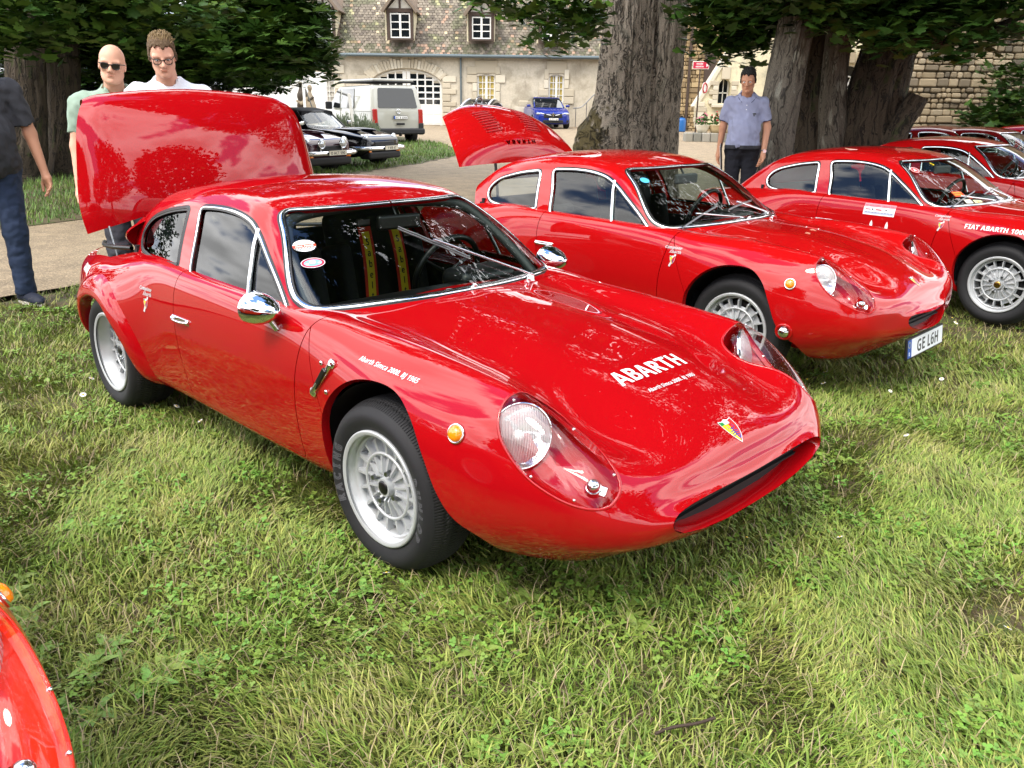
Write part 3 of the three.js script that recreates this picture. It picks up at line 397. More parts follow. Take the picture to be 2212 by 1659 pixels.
const MT = {
  word: textMat('ABARTH', 'bold 118px sans-serif', '#f2f2f2', 512, 128, 1.0),
  year: textMat('Abarth Simca 2000. BJ 1965', 'italic bold 46px sans-serif', '#d8d6d8', 640, 64, 0.9),
  shield: inked(128, 160, shieldDraw),
  script: inked(256, 256, (x, w, h) => { x.fillStyle = '#c9c9cc'; x.font = 'italic bold 44px serif'; x.textAlign = 'center'; x.fillText('Campione', w * 0.45, 46); x.fillText('Abarth', w * 0.58, 92); x.save(); x.translate(w * 0.5, h * 0.68); x.rotate(0.45); x.fillStyle = '#c8cacc'; x.fillRect(-12, -80, 24, 160); x.restore(); x.save(); x.translate(w * 0.34, h * 0.46); x.scale(0.65, 0.65); shieldDraw(x, 128, 150); x.restore(); }),
  fiat: textMat('FIAT ABARTH 1000', 'bold 84px sans-serif', '#f0eff0', 1024, 128, 1.0),
  parc: inked(160, 128, (x, w, h) => { x.fillStyle = '#eef0ee'; x.beginPath(); x.ellipse(w / 2, h / 2, w * 0.49, h * 0.48, 0, 0, 7); x.fill(); x.save(); x.clip(); x.fillStyle = '#e0482a'; x.fillRect(0, h * 0.4, w, h * 0.24); for (let i = 0; i < 16; i++) for (let j = 0; j < 2; j++) if ((i + j) % 2) { x.fillStyle = '#48525a'; x.fillRect(i * w / 16, h * (0.66 + j * 0.07), w / 16, h * 0.07); } x.restore(); x.fillStyle = '#fff'; x.font = 'bold 21px sans-serif'; x.textAlign = 'center'; x.fillText('PARC FERMÉ', w / 2, h * 0.58); x.fillStyle = '#39424a'; x.font = 'bold 26px sans-serif'; x.fillText('24', w * 0.36, h * 0.32); }),
  oval: inked(160, 96, (x, w, h) => { x.fillStyle = '#c8283c'; x.beginPath(); x.ellipse(w / 2, h / 2, w * 0.49, h * 0.48, 0, 0, 7); x.fill(); x.strokeStyle = '#eee'; x.lineWidth = 4; x.stroke(); x.fillStyle = '#7fb6e0'; x.beginPath(); x.ellipse(w / 2, h / 2, w * 0.38, h * 0.33, 0, 0, 7); x.fill(); x.fillStyle = '#e8e4dc'; x.beginPath(); x.ellipse(w / 2, h * 0.42, w * 0.14, h * 0.18, 0, 0, 7); x.fill(); x.fillStyle = '#fff'; x.font = 'bold 20px sans-serif'; x.textAlign = 'center'; x.fillText('20', w * 0.25, h * 0.62); x.fillText('15', w * 0.75, h * 0.62); }),
  dot: (c, t) => inked(96, 96, (x, w) => { x.fillStyle = c; x.beginPath(); x.arc(w / 2, w / 2, w * 0.47, 0, 7); x.fill(); if (t) { x.strokeStyle = '#f4f4f4'; x.lineWidth = 5; x.beginPath(); x.arc(w / 2, w / 2, w * 0.41, 0, 7); x.stroke(); x.fillStyle = '#fff'; x.font = 'bold 54px sans-serif'; x.textAlign = 'center'; x.textBaseline = 'middle'; x.fillText(t, w / 2, w / 2); } }),
  sabelt: new THREE.MeshStandardMaterial({ roughness: 0.8, map: canvasTex(96, 512, (x, w, h) => { x.fillStyle = '#c22a12'; x.fillRect(0, 0, w, h); x.fillStyle = '#d8bd1e'; x.fillRect(20, 26, w - 40, h - 52); x.save(); x.translate(w / 2, h * 0.44); x.rotate(Math.PI / 2); x.fillStyle = '#141414'; x.font = 'bold 50px sans-serif'; x.textAlign = 'center'; x.textBaseline = 'middle'; for (const [i, c] of [...'Sabelt'].entries()) { x.save(); x.translate((i - 2.5) * 58, 0); x.rotate(-Math.PI / 2); x.fillText(c, 0, 0); x.restore(); } x.restore(); x.fillStyle = '#8c1a12'; x.fillRect(26, h - 84, w - 52, 44); x.fillStyle = '#eee'; x.font = 'bold 13px sans-serif'; x.textAlign = 'center'; x.fillText('Sabelt', w / 2, h - 58); }) }),
};
const tyreBump = canvasTex(512, 128, (x, w, h) => { // v across the tread, u round it
  x.fillStyle = '#fff'; x.fillRect(0, 0, w, h); x.strokeStyle = '#000'; x.lineWidth = 5; const r = rng(4);
  for (const v of [0.36, 0.5, 0.64]) { x.beginPath(); for (let u = 0; u <= w; u += 8) x.lineTo(u, h * v + ((u / 8) % 2 ? 2 : -2)); x.stroke(); }
  x.lineWidth = 3; for (let u = 0; u < w; u += 12) { x.beginPath(); x.moveTo(u, h * 0.27); x.lineTo(u + 5, h * 0.42); x.moveTo(u + 5, h * 0.73); x.lineTo(u, h * 0.58); x.moveTo(u + 3, h * 0.44); x.lineTo(u + 8, h * 0.56); x.stroke(); }
}, false); tyreBump.repeat.set(4, 1);
M.tyre = new THREE.MeshStandardMaterial({ color: 0x17171a, roughness: 0.72, bumpMap: tyreBump, bumpScale: 0.006 });
const sideText = (a, b) => { const t = canvasTex(1024, 1024, (x, w) => { x.translate(w / 2, w / 2); x.fillStyle = '#4a4a4d'; x.font = 'bold 74px sans-serif'; x.textAlign = 'center'; x.textBaseline = 'middle'; const arc = (s, mid, rad) => { for (let i = 0; i < s.length; i++) { x.save(); x.rotate(mid + (i - (s.length - 1) / 2) * 0.17); x.translate(0, -rad); x.strokeStyle = '#48484c'; x.lineWidth = 9; x.strokeText(s[i], 0, 0); x.restore(); } }; arc(a, -1.35, 425); arc(b, 1.8, 425); }); return new THREE.MeshStandardMaterial({ map: t, transparent: true, roughness: 0.7 }); };
M.sideText = sideText('RACING', 'DUNLOP');
function makeWheel(o) { // axis along z, outer face towards +z at z = 0
  const w = new THREE.Group(); w.name = 'wheel'; const T = o.width, R0 = 0.285, toZ = (g) => g.rotateX(Math.PI / 2);
  const tp = [[0.183, -T + 0.012], [0.2, -T - 0.004], [0.235, -T - 0.014], [0.262, -T + 0.002], [0.277, -T + 0.03], [0.283, -T * 0.5 - 0.035], [R0, -T * 0.5], [0.283, -T * 0.5 + 0.035], [0.277, -0.03], [0.262, -0.002], [0.235, 0.014], [0.2, 0.004], [0.183, -0.012]];
  const ty = part('tyre', toZ(new THREE.LatheGeometry(new THREE.SplineCurve(tp.map(([r, y]) => new THREE.Vector2(r, y))).getPoints(30), 72)), M.tyre, w);
  if (o.text) { const g = new THREE.RingGeometry(0.2, 0.262, 96, 6), P = g.attributes.position; for (let i = 0; i < P.count; i++) { const r = Math.hypot(P.getX(i), P.getY(i)); P.setZ(i, new THREE.SplineCurve([[0.2, 0.0055], [0.218, 0.0115], [0.235, 0.0158], [0.25, 0.011], [0.262, 0.0]].map((p) => new THREE.Vector2(...p))).getPoint(clamp((r - 0.2) / 0.062)).y); g.attributes.uv.setXY(i, 0.5 + P.getX(i) * 1.9, 0.5 + P.getY(i) * 1.9); } g.computeVertexNormals(); part('lettering', g, M.sideText, w); }
  const D = o.dish, rimP = [[0.176, 0.004], [0.186, 0.009], [0.192, 0.006], [0.192, -0.004], [0.185, -0.006], [0.178, -0.012], [0.173, -0.03], [0.165, -D * 0.7], [0.158, -D - 0.01], [0.158, -T + 0.02], [0.185, -T + 0.01], [0.185, -T]];
  const rim = [toZ(lathe(rimP, 72))];
  const fz = -D, nR = 16;
  rim.push(toZ(lathe([[0, fz - 0.004], [0.04, fz - 0.002], [0.1, fz - 0.012], [0.118, fz - 0.02]].map(([r, y]) => [r, y]), 48)));
  rim.push(new THREE.TorusGeometry(0.108, 0.006, 8, 48).translate(0, 0, fz + 0.002));
  for (let i = 0; i < nR; i++) { const a = i * 2 * Math.PI / nR, c = Math.cos(a), s = Math.sin(a);
    const rib = plate([[0.03, 0], [0.105, 0], [0.105, 0.012], [0.05, 0.02]], 0.006).translate(0, 0, -0.003); rib.rotateX(Math.PI / 2); rib.applyMatrix4(new THREE.Matrix4().makeRotationZ(a)); rim.push(rib.translate(0, 0, fz - 0.008));
    const sp = plate([[0.105, -0.018], [0.163, -0.018], [0.163, 0.002], [0.15, 0.012], [0.105, 0.008]], 0.008).translate(0, 0, -0.004); sp.rotateX(Math.PI / 2); sp.applyMatrix4(new THREE.Matrix4().makeRotationZ(a + 0.1)); rim.push(sp.translate(0, 0, fz - 0.004));
    if (i % 2 === (o.kind === 'A' ? 0 : 2)) { const web = new THREE.RingGeometry(0.112, 0.162, 4, 1, a + 0.1, 2 * Math.PI / nR).translate(0, 0, fz - 0.016); rim.push(web); } else if (o.kind === 'A') { rim.push(new THREE.RingGeometry(0.112, 0.142, 4, 1, a + 0.1, 2 * Math.PI / nR).translate(0, 0, fz - 0.016)); }
    else if (i % 4 < 2) rim.push(new THREE.RingGeometry(0.112, 0.138, 4, 1, a + 0.1, 2 * Math.PI / nR).translate(0, 0, fz - 0.016)); }
  rim.push(new THREE.CylinderGeometry(0.03, 0.034, 0.026, 32).rotateX(Math.PI / 2).translate(0, 0, fz + 0.006));
  part('rim', rim, M.alu, w);
  part('brake_drum', new THREE.CylinderGeometry(0.14, 0.14, 0.05, 32).rotateX(Math.PI / 2).translate(0, 0, fz - 0.06), M.black, w);
  part('hub_cap', [toZ(lathe([[0, 0.006], [0.016, 0.005], [0.023, 0.001], [0.024, -0.004]], 28)).translate(0, 0, fz + 0.02)], o.cap, w);
  for (let i = 0; i < 4; i++) { const a = Math.PI / 4 + i * Math.PI / 2 + 0.2; part('wheel_nut', [new THREE.CylinderGeometry(0.0085, 0.0095, 0.02, 6).rotateX(Math.PI / 2).translate(Math.cos(a) * 0.055, Math.sin(a) * 0.055, fz + 0.012)], M.steel, w); }
  return w;
}
function makeCoupe(name, label, o) {
  const isA = o.kind === 'A', red = o.paint, car = thing(name, label, 'sports car', [0, 0, 0], 0, o.group);
  const k = isA ? 1 : 0.8, sx = (x) => (x > 0.1 ? 0.1 + (x - 0.1) * k : x), dy = isA ? 0 : 0.012;
  const net = coupeNet(o), G = netSurface(net, o.fine ? 230 : 130, o.fine ? 170 : 100), base = gridGeo(G, false).toNonIndexed();
  // openings
  const archF = polySDF(ARCH_F(1).map(([x, y]) => [isA ? x : sx(x) * 0.97 + 0.005, isA ? y : 0.285 + (y - 0.285) * 0.97])), archR = polySDF(ARCH_R.map(([x, y]) => [isA ? x : -2.09 + (x + 2.09) * 0.93, isA ? y : y * 0.97])), doorF = polySDF(DOOR);
  const hc = V(sx(HL.c.x), HL.c.y + dy * 0.8, HL.c.z - (isA ? 0 : 0.012)), ha = V(HL.a.x * k, HL.a.y, 0).normalize(), hb = HL.b.clone().addScaledVector(ha, -HL.b.dot(ha)).normalize(), hn = ha.clone().cross(hb).normalize(), hk = isA ? 1 : 0.9;
  if (hn.x < 0) hn.negate();
  const hSDF = polySDF(HL.out), lampF = (x, y, z) => { if (x < 0.25 || z < 0.3) return -1; const q = V(x, y, z).sub(hc); if (q.dot(hn) < -0.15) return -1; return hSDF(q.dot(ha) / hk, q.dot(hb) / hk) * hk; };
  let g = clip(base, (x, y, z) => z > 0.34 ? -archF(x, y) : 1); const c1 = g.cuts; g = clip(g, (x, y, z) => z > 0.34 ? -archR(x, y) : 1); const c2 = g.cuts;
  g = clip(g, (x, y, z) => -lampF(x, y, z)); const c3 = g.cuts;
  if (o.lidOpen) { g = clip(g, (x, y, z) => y > 0.5 ? Math.max(-polyBay(x, z), -1) : 1); }
  g = clip(g, (x, y, z) => (y > 0.66 && x < -0.42 && x > -2.02 ? ghF(x, y, z) + 0.022 : 1));
  const inDoor = (x, y, z) => z > 0.4 ? doorF(x, y) : -1;
  const dr = clip(g, (x, y, z) => inDoor(x, y, z) - 0.0022), rest = clip(g, (x, y, z) => -inDoor(x, y, z) - 0.0022);
  const fr = clip(rest, (x, y, z) => x - seamX(y, z) - 0.002), bd = clip(rest, (x, y, z) => seamX(y, z) - x - 0.002);
  const seamLips = [lip(fr.cuts, 0.02), lip(bd.cuts, 0.02)];
  part('body_shell', [...both(bd), ...both(lip(c2, 0.035)), ...both(seamLips[1]), ...both(lip(rest.cuts, 0.018))], red, car);
  part('front_clip', [...both(fr), ...both(lip(c1, 0.03)), ...both(lip(c3, 0.02)), ...both(seamLips[0])], red, car);
  for (const s of [1, -1]) { const d = [dr, lip(dr.cuts, 0.018)]; part('door', s > 0 ? d : d.map(mirrorZ), red, car); }
  // greenhouse
  const gh0 = ghGeo().toNonIndexed(), wd = polySDF(WIN_DOOR), wr = polySDF(WIN_REAR), wf = polySDF(WIN_FRONT);
  const isScreen = (x, y, z) => GH.screen(x, y, z) - GH.side(x, y, z), fD = (x, y, z) => (z > 0.25 && y > 0.6 ? wd(x, y) : -1), fR = (x, y, z) => (z > 0.2 && y > 0.6 ? wr(x, y) : -1), fF = (x, y, z) => (x > -1.02 ? wf(z, y) : -1);
  const sideOnly = (x, y, z) => isScreen(x, y, z) < 0.0;
  let s = clip(gh0, (x, y, z) => -fF(x, y, z)); const cF = s.cuts; s = clip(s, (x, y, z) => sideOnly(x, y, z) || GH.side(x, y, z) > -0.03 ? -fD(x, y, z) : 1); const cD = s.cuts; s = clip(s, (x, y, z) => -fR(x, y, z)); const cR = s.cuts;
  s = clip(s, (x, y, z) => Math.max(y - 0.7, 0.02)); if (o.lidOpen) s = clip(s, (x, y, z) => x + (isA ? 2.06 : 2.1) + 0.35 * (y - 0.8));
  part('roof', [...both(s), ...both(lip(cF, 0.02)), ...both(lip(cD, 0.025)), ...both(lip(cR, 0.025))], red, car);
  const inset = (gg, d) => { const P = gg.attributes.position.array, N = gg.attributes.normal.array; for (let i = 0; i < P.length; i++) P[i] -= N[i] * d; return gg; };
  const glF = inset(clip(gh0, (x, y, z) => fF(x, y, z) + 0.004), 0.006), glD = inset(clip(gh0, (x, y, z) => fD(x, y, z) + 0.004), 0.008), glR = inset(clip(gh0, (x, y, z) => fR(x, y, z) + 0.004), 0.008);
  part('windscreen', both(glF), M.glass, car);
  for (const q of [0, 1]) { part('door_window', q ? mirrorZ(glD) : glD, isA ? M.tint : M.glass, car); part('quarter_window', q ? mirrorZ(glR) : glR, isA ? M.tint : M.glass, car); }
  const swp = (cuts, pr) => chains(cuts).map((l) => sweep(l, pr)).filter(Boolean);
  part('windscreen_trim', [...swp(cF, BEAD(0.009, 0.006)).flatMap(both)], M.chrome, car);
  part('windscreen_seal', [...swp(cF, [[0.0, 0.002], [0.02, 0.001], [0.02, -0.006], [0, -0.006]].map(([a, b]) => [a, b])).flatMap(both), ...swp(cF, [[0.0, 0.002], [-0.02, 0.001], [-0.02, -0.006], [0, -0.006]]).flatMap(both)].slice(0, 0).concat(swp(cF, BEAD(0.016, 0.003)).flatMap(both)), M.blackTrim, car);
  for (const [cs, nm] of [[cD, 'door_window_trim'], [cR, 'quarter_window_trim']]) for (const q of [0, 1]) { const t = swp(cs, BEAD(isA ? 0.006 : 0.008, 0.005)), u = swp(cs, BEAD(0.014, 0.003)); const f = (x) => (q ? x.map(mirrorZ) : x); part(nm, f(t), isA && nm[0] === 'q' ? M.blackTrim : M.chrome, car); part('window_seal', f(u), M.blackTrim, car); }
  // vent window bar
  const onSide = (x, y) => { let z = 0.2; while (ghF(x, y, z) < 0) z += 0.002; return z; };
  for (const q of [1, -1]) { const bar = [], n = 8, A0 = [-0.845, 0.748], B0 = [-0.915, 0.98]; for (let i = 0; i <= n; i++) { const x = lerp(A0[0], B0[0], i / n), y = lerp(A0[1], B0[1], i / n); bar.push(V(x, y, (onSide(x, y) + 0.001) * q)); } part('vent_bar', tube(bar, 0.009, 24, 8), M.chrome, car); }
  // headlamps
  for (const q of [1, -1]) {
    const f = (x) => (q > 0 ? x : mirrorZ(x.index ? x.toNonIndexed() : x)), P = (a, b, n) => hc.clone().addScaledVector(ha, a * hk).addScaledVector(hb, b * hk).addScaledVector(hn, n);
    // bucket: from the rim of the opening down to a sloping floor
    const ring = chains(c3).sort((a, b) => b.length - a.length)[0], cen = P(0, 0, -0.045), rows = [];
    for (const [t, dn] of [[0, -0.004], [0.05, -0.06], [0.22, -0.1], [0.55, -0.11], [1, -0.11]]) rows.push(ring.concat([ring[0]]).filter((_, i) => i % 2 === 0 || i === ring.length).map((v) => { const p = V(v[0], v[1], v[2]), c = cen.clone(); p.lerp(c.addScaledVector(hn, 0), t); if (t > 0) p.addScaledVector(hn, dn * (1 - t * 0.35)); return [p.x, p.y, p.z]; }));
    const hl = part('headlight', f(gridGeo(rows)), red, car); hl.material = red;
    const cov = clip(base, (x, y, z) => lampF(x, y, z) + 0.001); const cp = inset(cov, 0.002); part('lamp_cover', f(cp), M.clear, hl);
    const bez = sweep(ring, BEAD(0.004, 0.0025)); part('cover_trim', f(bez), red, hl);
    // lamp
    const lc = V(sx(0.49) + 0.014, 0.582 + dy, 0.58), ax = V(0.90, 0.22, 0.36).normalize(), qt = new THREE.Quaternion().setFromUnitVectors(V(0, 0, 1), ax), put = (x) => f(x.applyQuaternion(qt).translate(lc.x, lc.y, lc.z));
    const L = isA ? 1 : 0.9;
    part('lamp_bowl', put(lathe([[0.0, -0.05], [0.04, -0.045], [0.075, -0.02], [0.088, 0.0], [0.093, 0.003], [0.093, -0.008]], 40).rotateX(Math.PI / 2).scale(L, L, L)), M.chrome, hl);
    const lens = lathe([[0, 0.024], [0.03, 0.021], [0.06, 0.013], [0.08, 0.004], [0.087, 0.0]], 40).rotateX(Math.PI / 2).scale(L, L, L); { const P = lens.attributes.position, U = lens.attributes.uv; for (let i = 0; i < U.count; i++) U.setXY(i, P.getX(i) * 5.5, P.getY(i) * 5.5); } part('lamp_lens', put(lens), M.lens, hl);
    part('bulb', put(sph(0.016, 0, 0, -0.02)), M.white, hl);
    const pc = P(0.135, 0.022, -0.036), p2 = [sph(0.019, 0, 0, 0.016), new THREE.CylinderGeometry(0.02, 0.026, 0.016, 20).rotateX(Math.PI / 2), rbx(0.05, 0.03, 0.012, 0.005, 0.012, 0, -0.004)], qn = new THREE.Quaternion().setFromUnitVectors(V(0, 0, 1), hn);
    part('parking_lamp', p2.map((x) => f(x.applyQuaternion(qn).translate(pc.x, pc.y, pc.z))), M.chrome, hl);
    for (const [a, b] of [[-0.02, 0.082], [0.15, 0.078], [0.02, -0.092], [0.14, -0.045], [-0.17, 0]]) { const sp = P(a, b, 0.0), h = castGeo(base, sp.clone().addScaledVector(hn, 0.3), hn.clone().negate()); if (h) part('screw', f(sph(0.0045, h.p.x, h.p.y, h.p.z, 1, 1, 1, 8)), M.chrome, hl); }
    // side indicator
    const ih = castGeo(base, V(sx(0.37), 0.582, 1.2), V(0, 0, -1)); if (ih) { const qi = new THREE.Quaternion().setFromUnitVectors(V(0, 0, 1), ih.n), pi = (x) => f(x.applyQuaternion(qi).translate(ih.p.x, ih.p.y, ih.p.z)); const ind = part('indicator', pi(lathe([[0, 0.02], [0.012, 0.019], [0.02, 0.014], [0.023, 0.004], [0.023, 0]], 28).rotateX(Math.PI / 2)), M.amber, car); part('bezel', pi(new THREE.TorusGeometry(0.025, 0.004, 8, 32).translate(0, 0, 0.003)), M.chrome, ind); }
    // door handle
    const hh = castGeo(base, V(-1.31, 0.585, 1.2), V(0, 0, -1)); const dh = rbx(0.15, 0.024, 0.006, 0.003, -1.31, 0.585, hh.p.z + 0.001), dh2 = tube([V(-1.37, 0.585, hh.p.z + 0.004), V(-1.36, 0.585, hh.p.z + 0.016), V(-1.26, 0.585, hh.p.z + 0.016), V(-1.25, 0.585, hh.p.z + 0.004)], 0.005, 20, 8);
    part('door_handle', [f(dh), f(dh2), f(sph(0.009, -1.375, 0.585, hh.p.z + 0.006)), f(sph(0.009, -1.245, 0.585, hh.p.z + 0.006))], M.chrome, car);
    // wheels
    for (const [x, z, d, wd_] of isA ? [[0, 0.696, 0.034, 0.175], [-2.09, 0.737, 0.06, 0.21]] : [[0, 0.638, 0.022, 0.155], [-2.09, 0.655, 0.022, 0.16]]) {
      const w = makeWheel({ width: wd_, dish: d, kind: o.kind, cap: isA ? M.blackTrim : M.brass, text: isA && q > 0 && x === 0 }); w.position.set(x, 0.285, z * q); if (q < 0) w.rotation.y = Math.PI; w.rotation.z = x ? 0.5 : 0.25; car.add(w);
    }
    // wheel housings
    for (const [x, r] of [[0.02, 0.375], [-2.1, 0.36]]) part('wheel_housing', f(new THREE.CylinderGeometry(r, r, 0.38, 40, 1, true, Math.PI / 2, Math.PI).rotateX(Math.PI / 2).scale(0.98, 0.9, 1).translate(x, 0.285, 0.475)), M.housing, car), part('housing_wall', f(new THREE.CircleGeometry(r, 32, 0, Math.PI).scale(1, 0.92, 1).translate(x, 0.25, 0.3)), M.housing, car);
    if (isA || o.mirrors) { const m = [], mc = V(-0.60, 0.768, 0.735); const mg = lathe([[0.0, 0.115], [0.02, 0.108], [0.045, 0.075], [0.06, 0.035], [0.064, 0.0], [0.06, -0.006], [0.0, -0.004]], 32).rotateZ(-Math.PI / 2).scale(1.1, 0.9, 1.05).rotateY(0.1).translate(mc.x - 0.03, mc.y - 0.005, mc.z); const mi = part('door_mirror', f(mg), M.chrome, car); part('mirror_foot', f(rod(V(-0.57, 0.69, 0.69), V(-0.58, 0.74, 0.72), 0.012, 0.009)), M.chrome, mi); }
  }
  if (isA) for (const f of [(x) => x, mirrorZ]) { // bolt-on rear arch flare
    const loop = ARCH_R.filter(([x, y]) => y > 0.19 && x < -1.7), pts = loop.slice().sort((a, b) => Math.atan2(a[1] - 0.25, a[0] + 2.1) - Math.atan2(b[1] - 0.25, b[0] + 2.1)).filter((p) => Math.atan2(p[1] - 0.25, p[0] + 2.1) > -0.5 && Math.atan2(p[1] - 0.25, p[0] + 2.1) < 3.3), rows = [];
    for (const [x, y] of pts) { const ux = x + 2.1, uy = (y - 0.25) * 1.1, l = Math.hypot(ux, uy), at2 = (d) => [x + ux / l * d, y + uy / l * d], zAt = ([a, b]) => { const h = castGeo(base, V(a, b, 1.3), V(0, 0, -1)); return h ? h.p.z : 0.7; }; const z0 = zAt(at2(0.03)); rows.push([[x - ux / l * 0.004, y - uy / l * 0.004, z0 - 0.03], [x, y, z0 + 0.018], [...at2(0.012), z0 + 0.024], [...at2(0.045), zAt(at2(0.045)) + 0.024], [...at2(0.075), zAt(at2(0.075)) + 0.015], [...at2(0.098), zAt(at2(0.098)) + 0.004], [...at2(0.108), zAt(at2(0.108)) - 0.004]]); }
    part('arch_flare', f(gridGeo(rows, true)), red, car);
  }
  // mouth duct and radiator
  const mouth = net[0], duct = []; for (const [dx, sc] of [[0.0, 1], [-0.01, 0.985], [-0.04, 0.965], [-0.075, 0.96]]) duct.push([...mouth.map((p) => [p[0] + dx, 0.38 + (p[1] - 0.38) * sc, p[2] * sc]), ...mouth.slice(0, -1).reverse().map((p) => [p[0] + dx, 0.38 + (p[1] - 0.38) * sc, -p[2] * sc])]);
  part('air_intake', gridGeo(duct), red, car);
  const mw = Math.max(...mouth.map((p) => p[2])); part('radiator_grille', [bx(0.01, 0.16, mw * 2, mouth[0][0] - 0.072, 0.39, 0), ...[0.365, 0.385, 0.405].map((y) => bx(0.014, 0.006, mw * 1.86, mouth[0][0] - 0.062, y, 0))], M.black, car);
  // cabin
  part('cabin_floor', [bx(1.75, 0.02, 1.24, -1.15, 0.24, 0), bx(0.03, 0.42, 1.1, -0.33, 0.43, 0), bx(0.02, 0.55, 1.2, -1.98, 0.52, 0), bx(1.5, 0.4, 0.02, -1.15, 0.46, 0.64), bx(1.5, 0.4, 0.02, -1.15, 0.46, -0.64)], M.cabin, car);
  part('dashboard', [new THREE.CylinderGeometry(0.07, 0.07, 1.16, 20).rotateX(Math.PI / 2).scale(1.6, 0.7, 1).translate(-0.56, 0.69, 0), rbx(0.1, 0.16, 1.1, 0.03, -0.6, 0.62, 0), rbx(0.18, 0.09, 0.3, 0.04, -0.62, 0.735, -0.3)], M.blackTrim, car);
  for (const q of [1, -1]) {
    const z = 0.29 * q, st = part('seat', [rbx(0.46, 0.14, 0.44, 0.06, -1.08, 0.36, z, 0, 0.15), rbx(0.12, 0.62, 0.42, 0.055, -1.4, 0.64, z, 0, 0.22), rbx(0.1, 0.2, 0.26, 0.045, -1.47, 0.9, z, 0, 0.22), rbx(0.2, 0.45, 0.07, 0.03, -1.33, 0.58, z + 0.21, 0, 0.22), rbx(0.2, 0.45, 0.07, 0.03, -1.33, 0.58, z - 0.21, 0, 0.22)], M.cabin, car);
    if (isA && q < 0) for (const dz of [-0.085, 0.085]) { const rows = []; for (let i = 0; i <= 12; i++) { const t = i / 12, y = lerp(0.88, 0.44, t), x = -1.33 + 0.22 * (0.86 - y) + 0.012 * Math.sin(t * 5); rows.push([[x + 0.02, y, z + dz + 0.036 + t * dz * 0.2], [x + 0.026, y, z + dz + t * dz * 0.2], [x + 0.02, y, z + dz - 0.036 + t * dz * 0.2]]); } const bg = gridGeo(rows), U = bg.attributes.uv; for (let i = 0; i < U.count; i++) { const a = U.getX(i), b = U.getY(i); U.setXY(i, b, 1 - a); } part('belt', bg, MT.sabelt, st); part('buckle', rbx(0.02, 0.03, 0.07, 0.005, -1.32, 0.9, z + dz), M.steel, st); }
  }
  const swl = part('steering_wheel', [new THREE.TorusGeometry(0.175, 0.013, 10, 48).rotateY(Math.PI / 2).rotateZ(-0.35).translate(-0.83, 0.72, -0.3), rod(V(-0.83, 0.72, -0.3), V(-0.6, 0.66, -0.3), 0.02), ...[0.5, 2.6, 4.7].map((a) => rod(V(-0.83, 0.72, -0.3), V(-0.83 - 0.16 * Math.sin(a) * -0.34, 0.72 + 0.165 * Math.sin(a), -0.3 + 0.17 * Math.cos(a)), 0.007))], M.blackTrim, car);
  if (isA) {
    const rc = [tube([V(-0.5, 0.68, 0.575), V(-0.68, 0.84, 0.535), V(-0.86, 0.985, 0.455), V(-0.9, 1.01, 0.4), V(-0.915, 1.03, 0.2), V(-0.92, 1.035, 0), V(-0.915, 1.03, -0.2), V(-0.9, 1.01, -0.4), V(-0.86, 0.985, -0.455), V(-0.68, 0.84, -0.535), V(-0.5, 0.68, -0.575)], 0.021, 90, 12), tube([V(-1.48, 0.3, 0.56), V(-1.48, 0.8, 0.54), V(-1.48, 1.0, 0.45), V(-1.48, 1.04, 0.2), V(-1.48, 1.04, -0.2), V(-1.48, 1.0, -0.45), V(-1.48, 0.8, -0.54), V(-1.48, 0.3, -0.56)], 0.021, 70, 12), rod(V(-0.9, 1.0, 0.43), V(-1.48, 1.015, 0.43), 0.019), rod(V(-0.9, 1.0, -0.43), V(-1.48, 1.015, -0.43), 0.019), rod(V(-1.48, 0.98, 0.44), V(-1.9, 0.5, -0.3), 0.018), rod(V(-1.46, 0.5, 0.55), V(-0.75, 0.42, 0.6), 0.018)];
    part('roll_cage', rc, mat(0x3a3c3d, 0.45, 0.2), car);
  }
  const im = part('rear_view_mirror', [rbx(0.03, 0.06, 0.2, 0.012, -0.8, 0.972, -0.02, -0.1), rod(V(-0.805, 0.98, -0.02), V(-0.85, 1.04, -0.02), 0.006)], isA ? M.blackTrim : M.grey, car);
  // wiper
  const wp = isA ? [[V(-0.41, 0.752, -0.37), V(-0.60, 0.862, 0.0)]] : [[V(-0.40, 0.762, 0.02), V(-0.47, 0.79, 0.38)], [V(-0.43, 0.762, -0.33), V(-0.49, 0.79, -0.05)]];
  const lift = (x, y, z) => { let t = 0; while (ghF(x + t * 0.52, y + t * 0.85, z) < 0.0) t += 0.003; return V(x + (t + 0.022) * 0.52, y + (t + 0.022) * 0.85, z); };
  for (const [a, b] of wp) { const p0 = a.clone().add(V(0.03, 0.02, 0)), p1 = lift(b.x, b.y, b.z); const wpr = part('wiper', [rod(p0, p1, 0.005), rod(p0.clone().add(V(0.03, 0.004, 0.015)), p1.clone().add(V(0.02, 0.005, 0.01)), isA ? 0.004 : 0.001), new THREE.CylinderGeometry(0.014, 0.018, 0.03, 16).translate(p0.x, p0.y - 0.015, p0.z)], M.chrome, car);
    const bl = [], e = isA ? [[-0.70, 0.93, 0.10], [-0.50, 0.83, -0.10]] : [[b.x + 0.03, b.y - 0.01, b.z + 0.16], [b.x - 0.03, b.y + 0.01, b.z - 0.2]]; for (let i = 0; i <= 8; i++) { const t = i / 8, q = lift(lerp(e[0][0], e[1][0], t), lerp(e[0][1], e[1][1], t) - 0.04, lerp(e[0][2], e[1][2], t)); q.x -= 0.006; q.y -= 0.009; bl.push(q); } part('wiper_blade', [tube(bl, 0.004, 16, 6), tube(bl.map((p) => p.clone().add(V(0.004, 0.008, 0))), 0.003, 16, 6)], M.steel, wpr); }
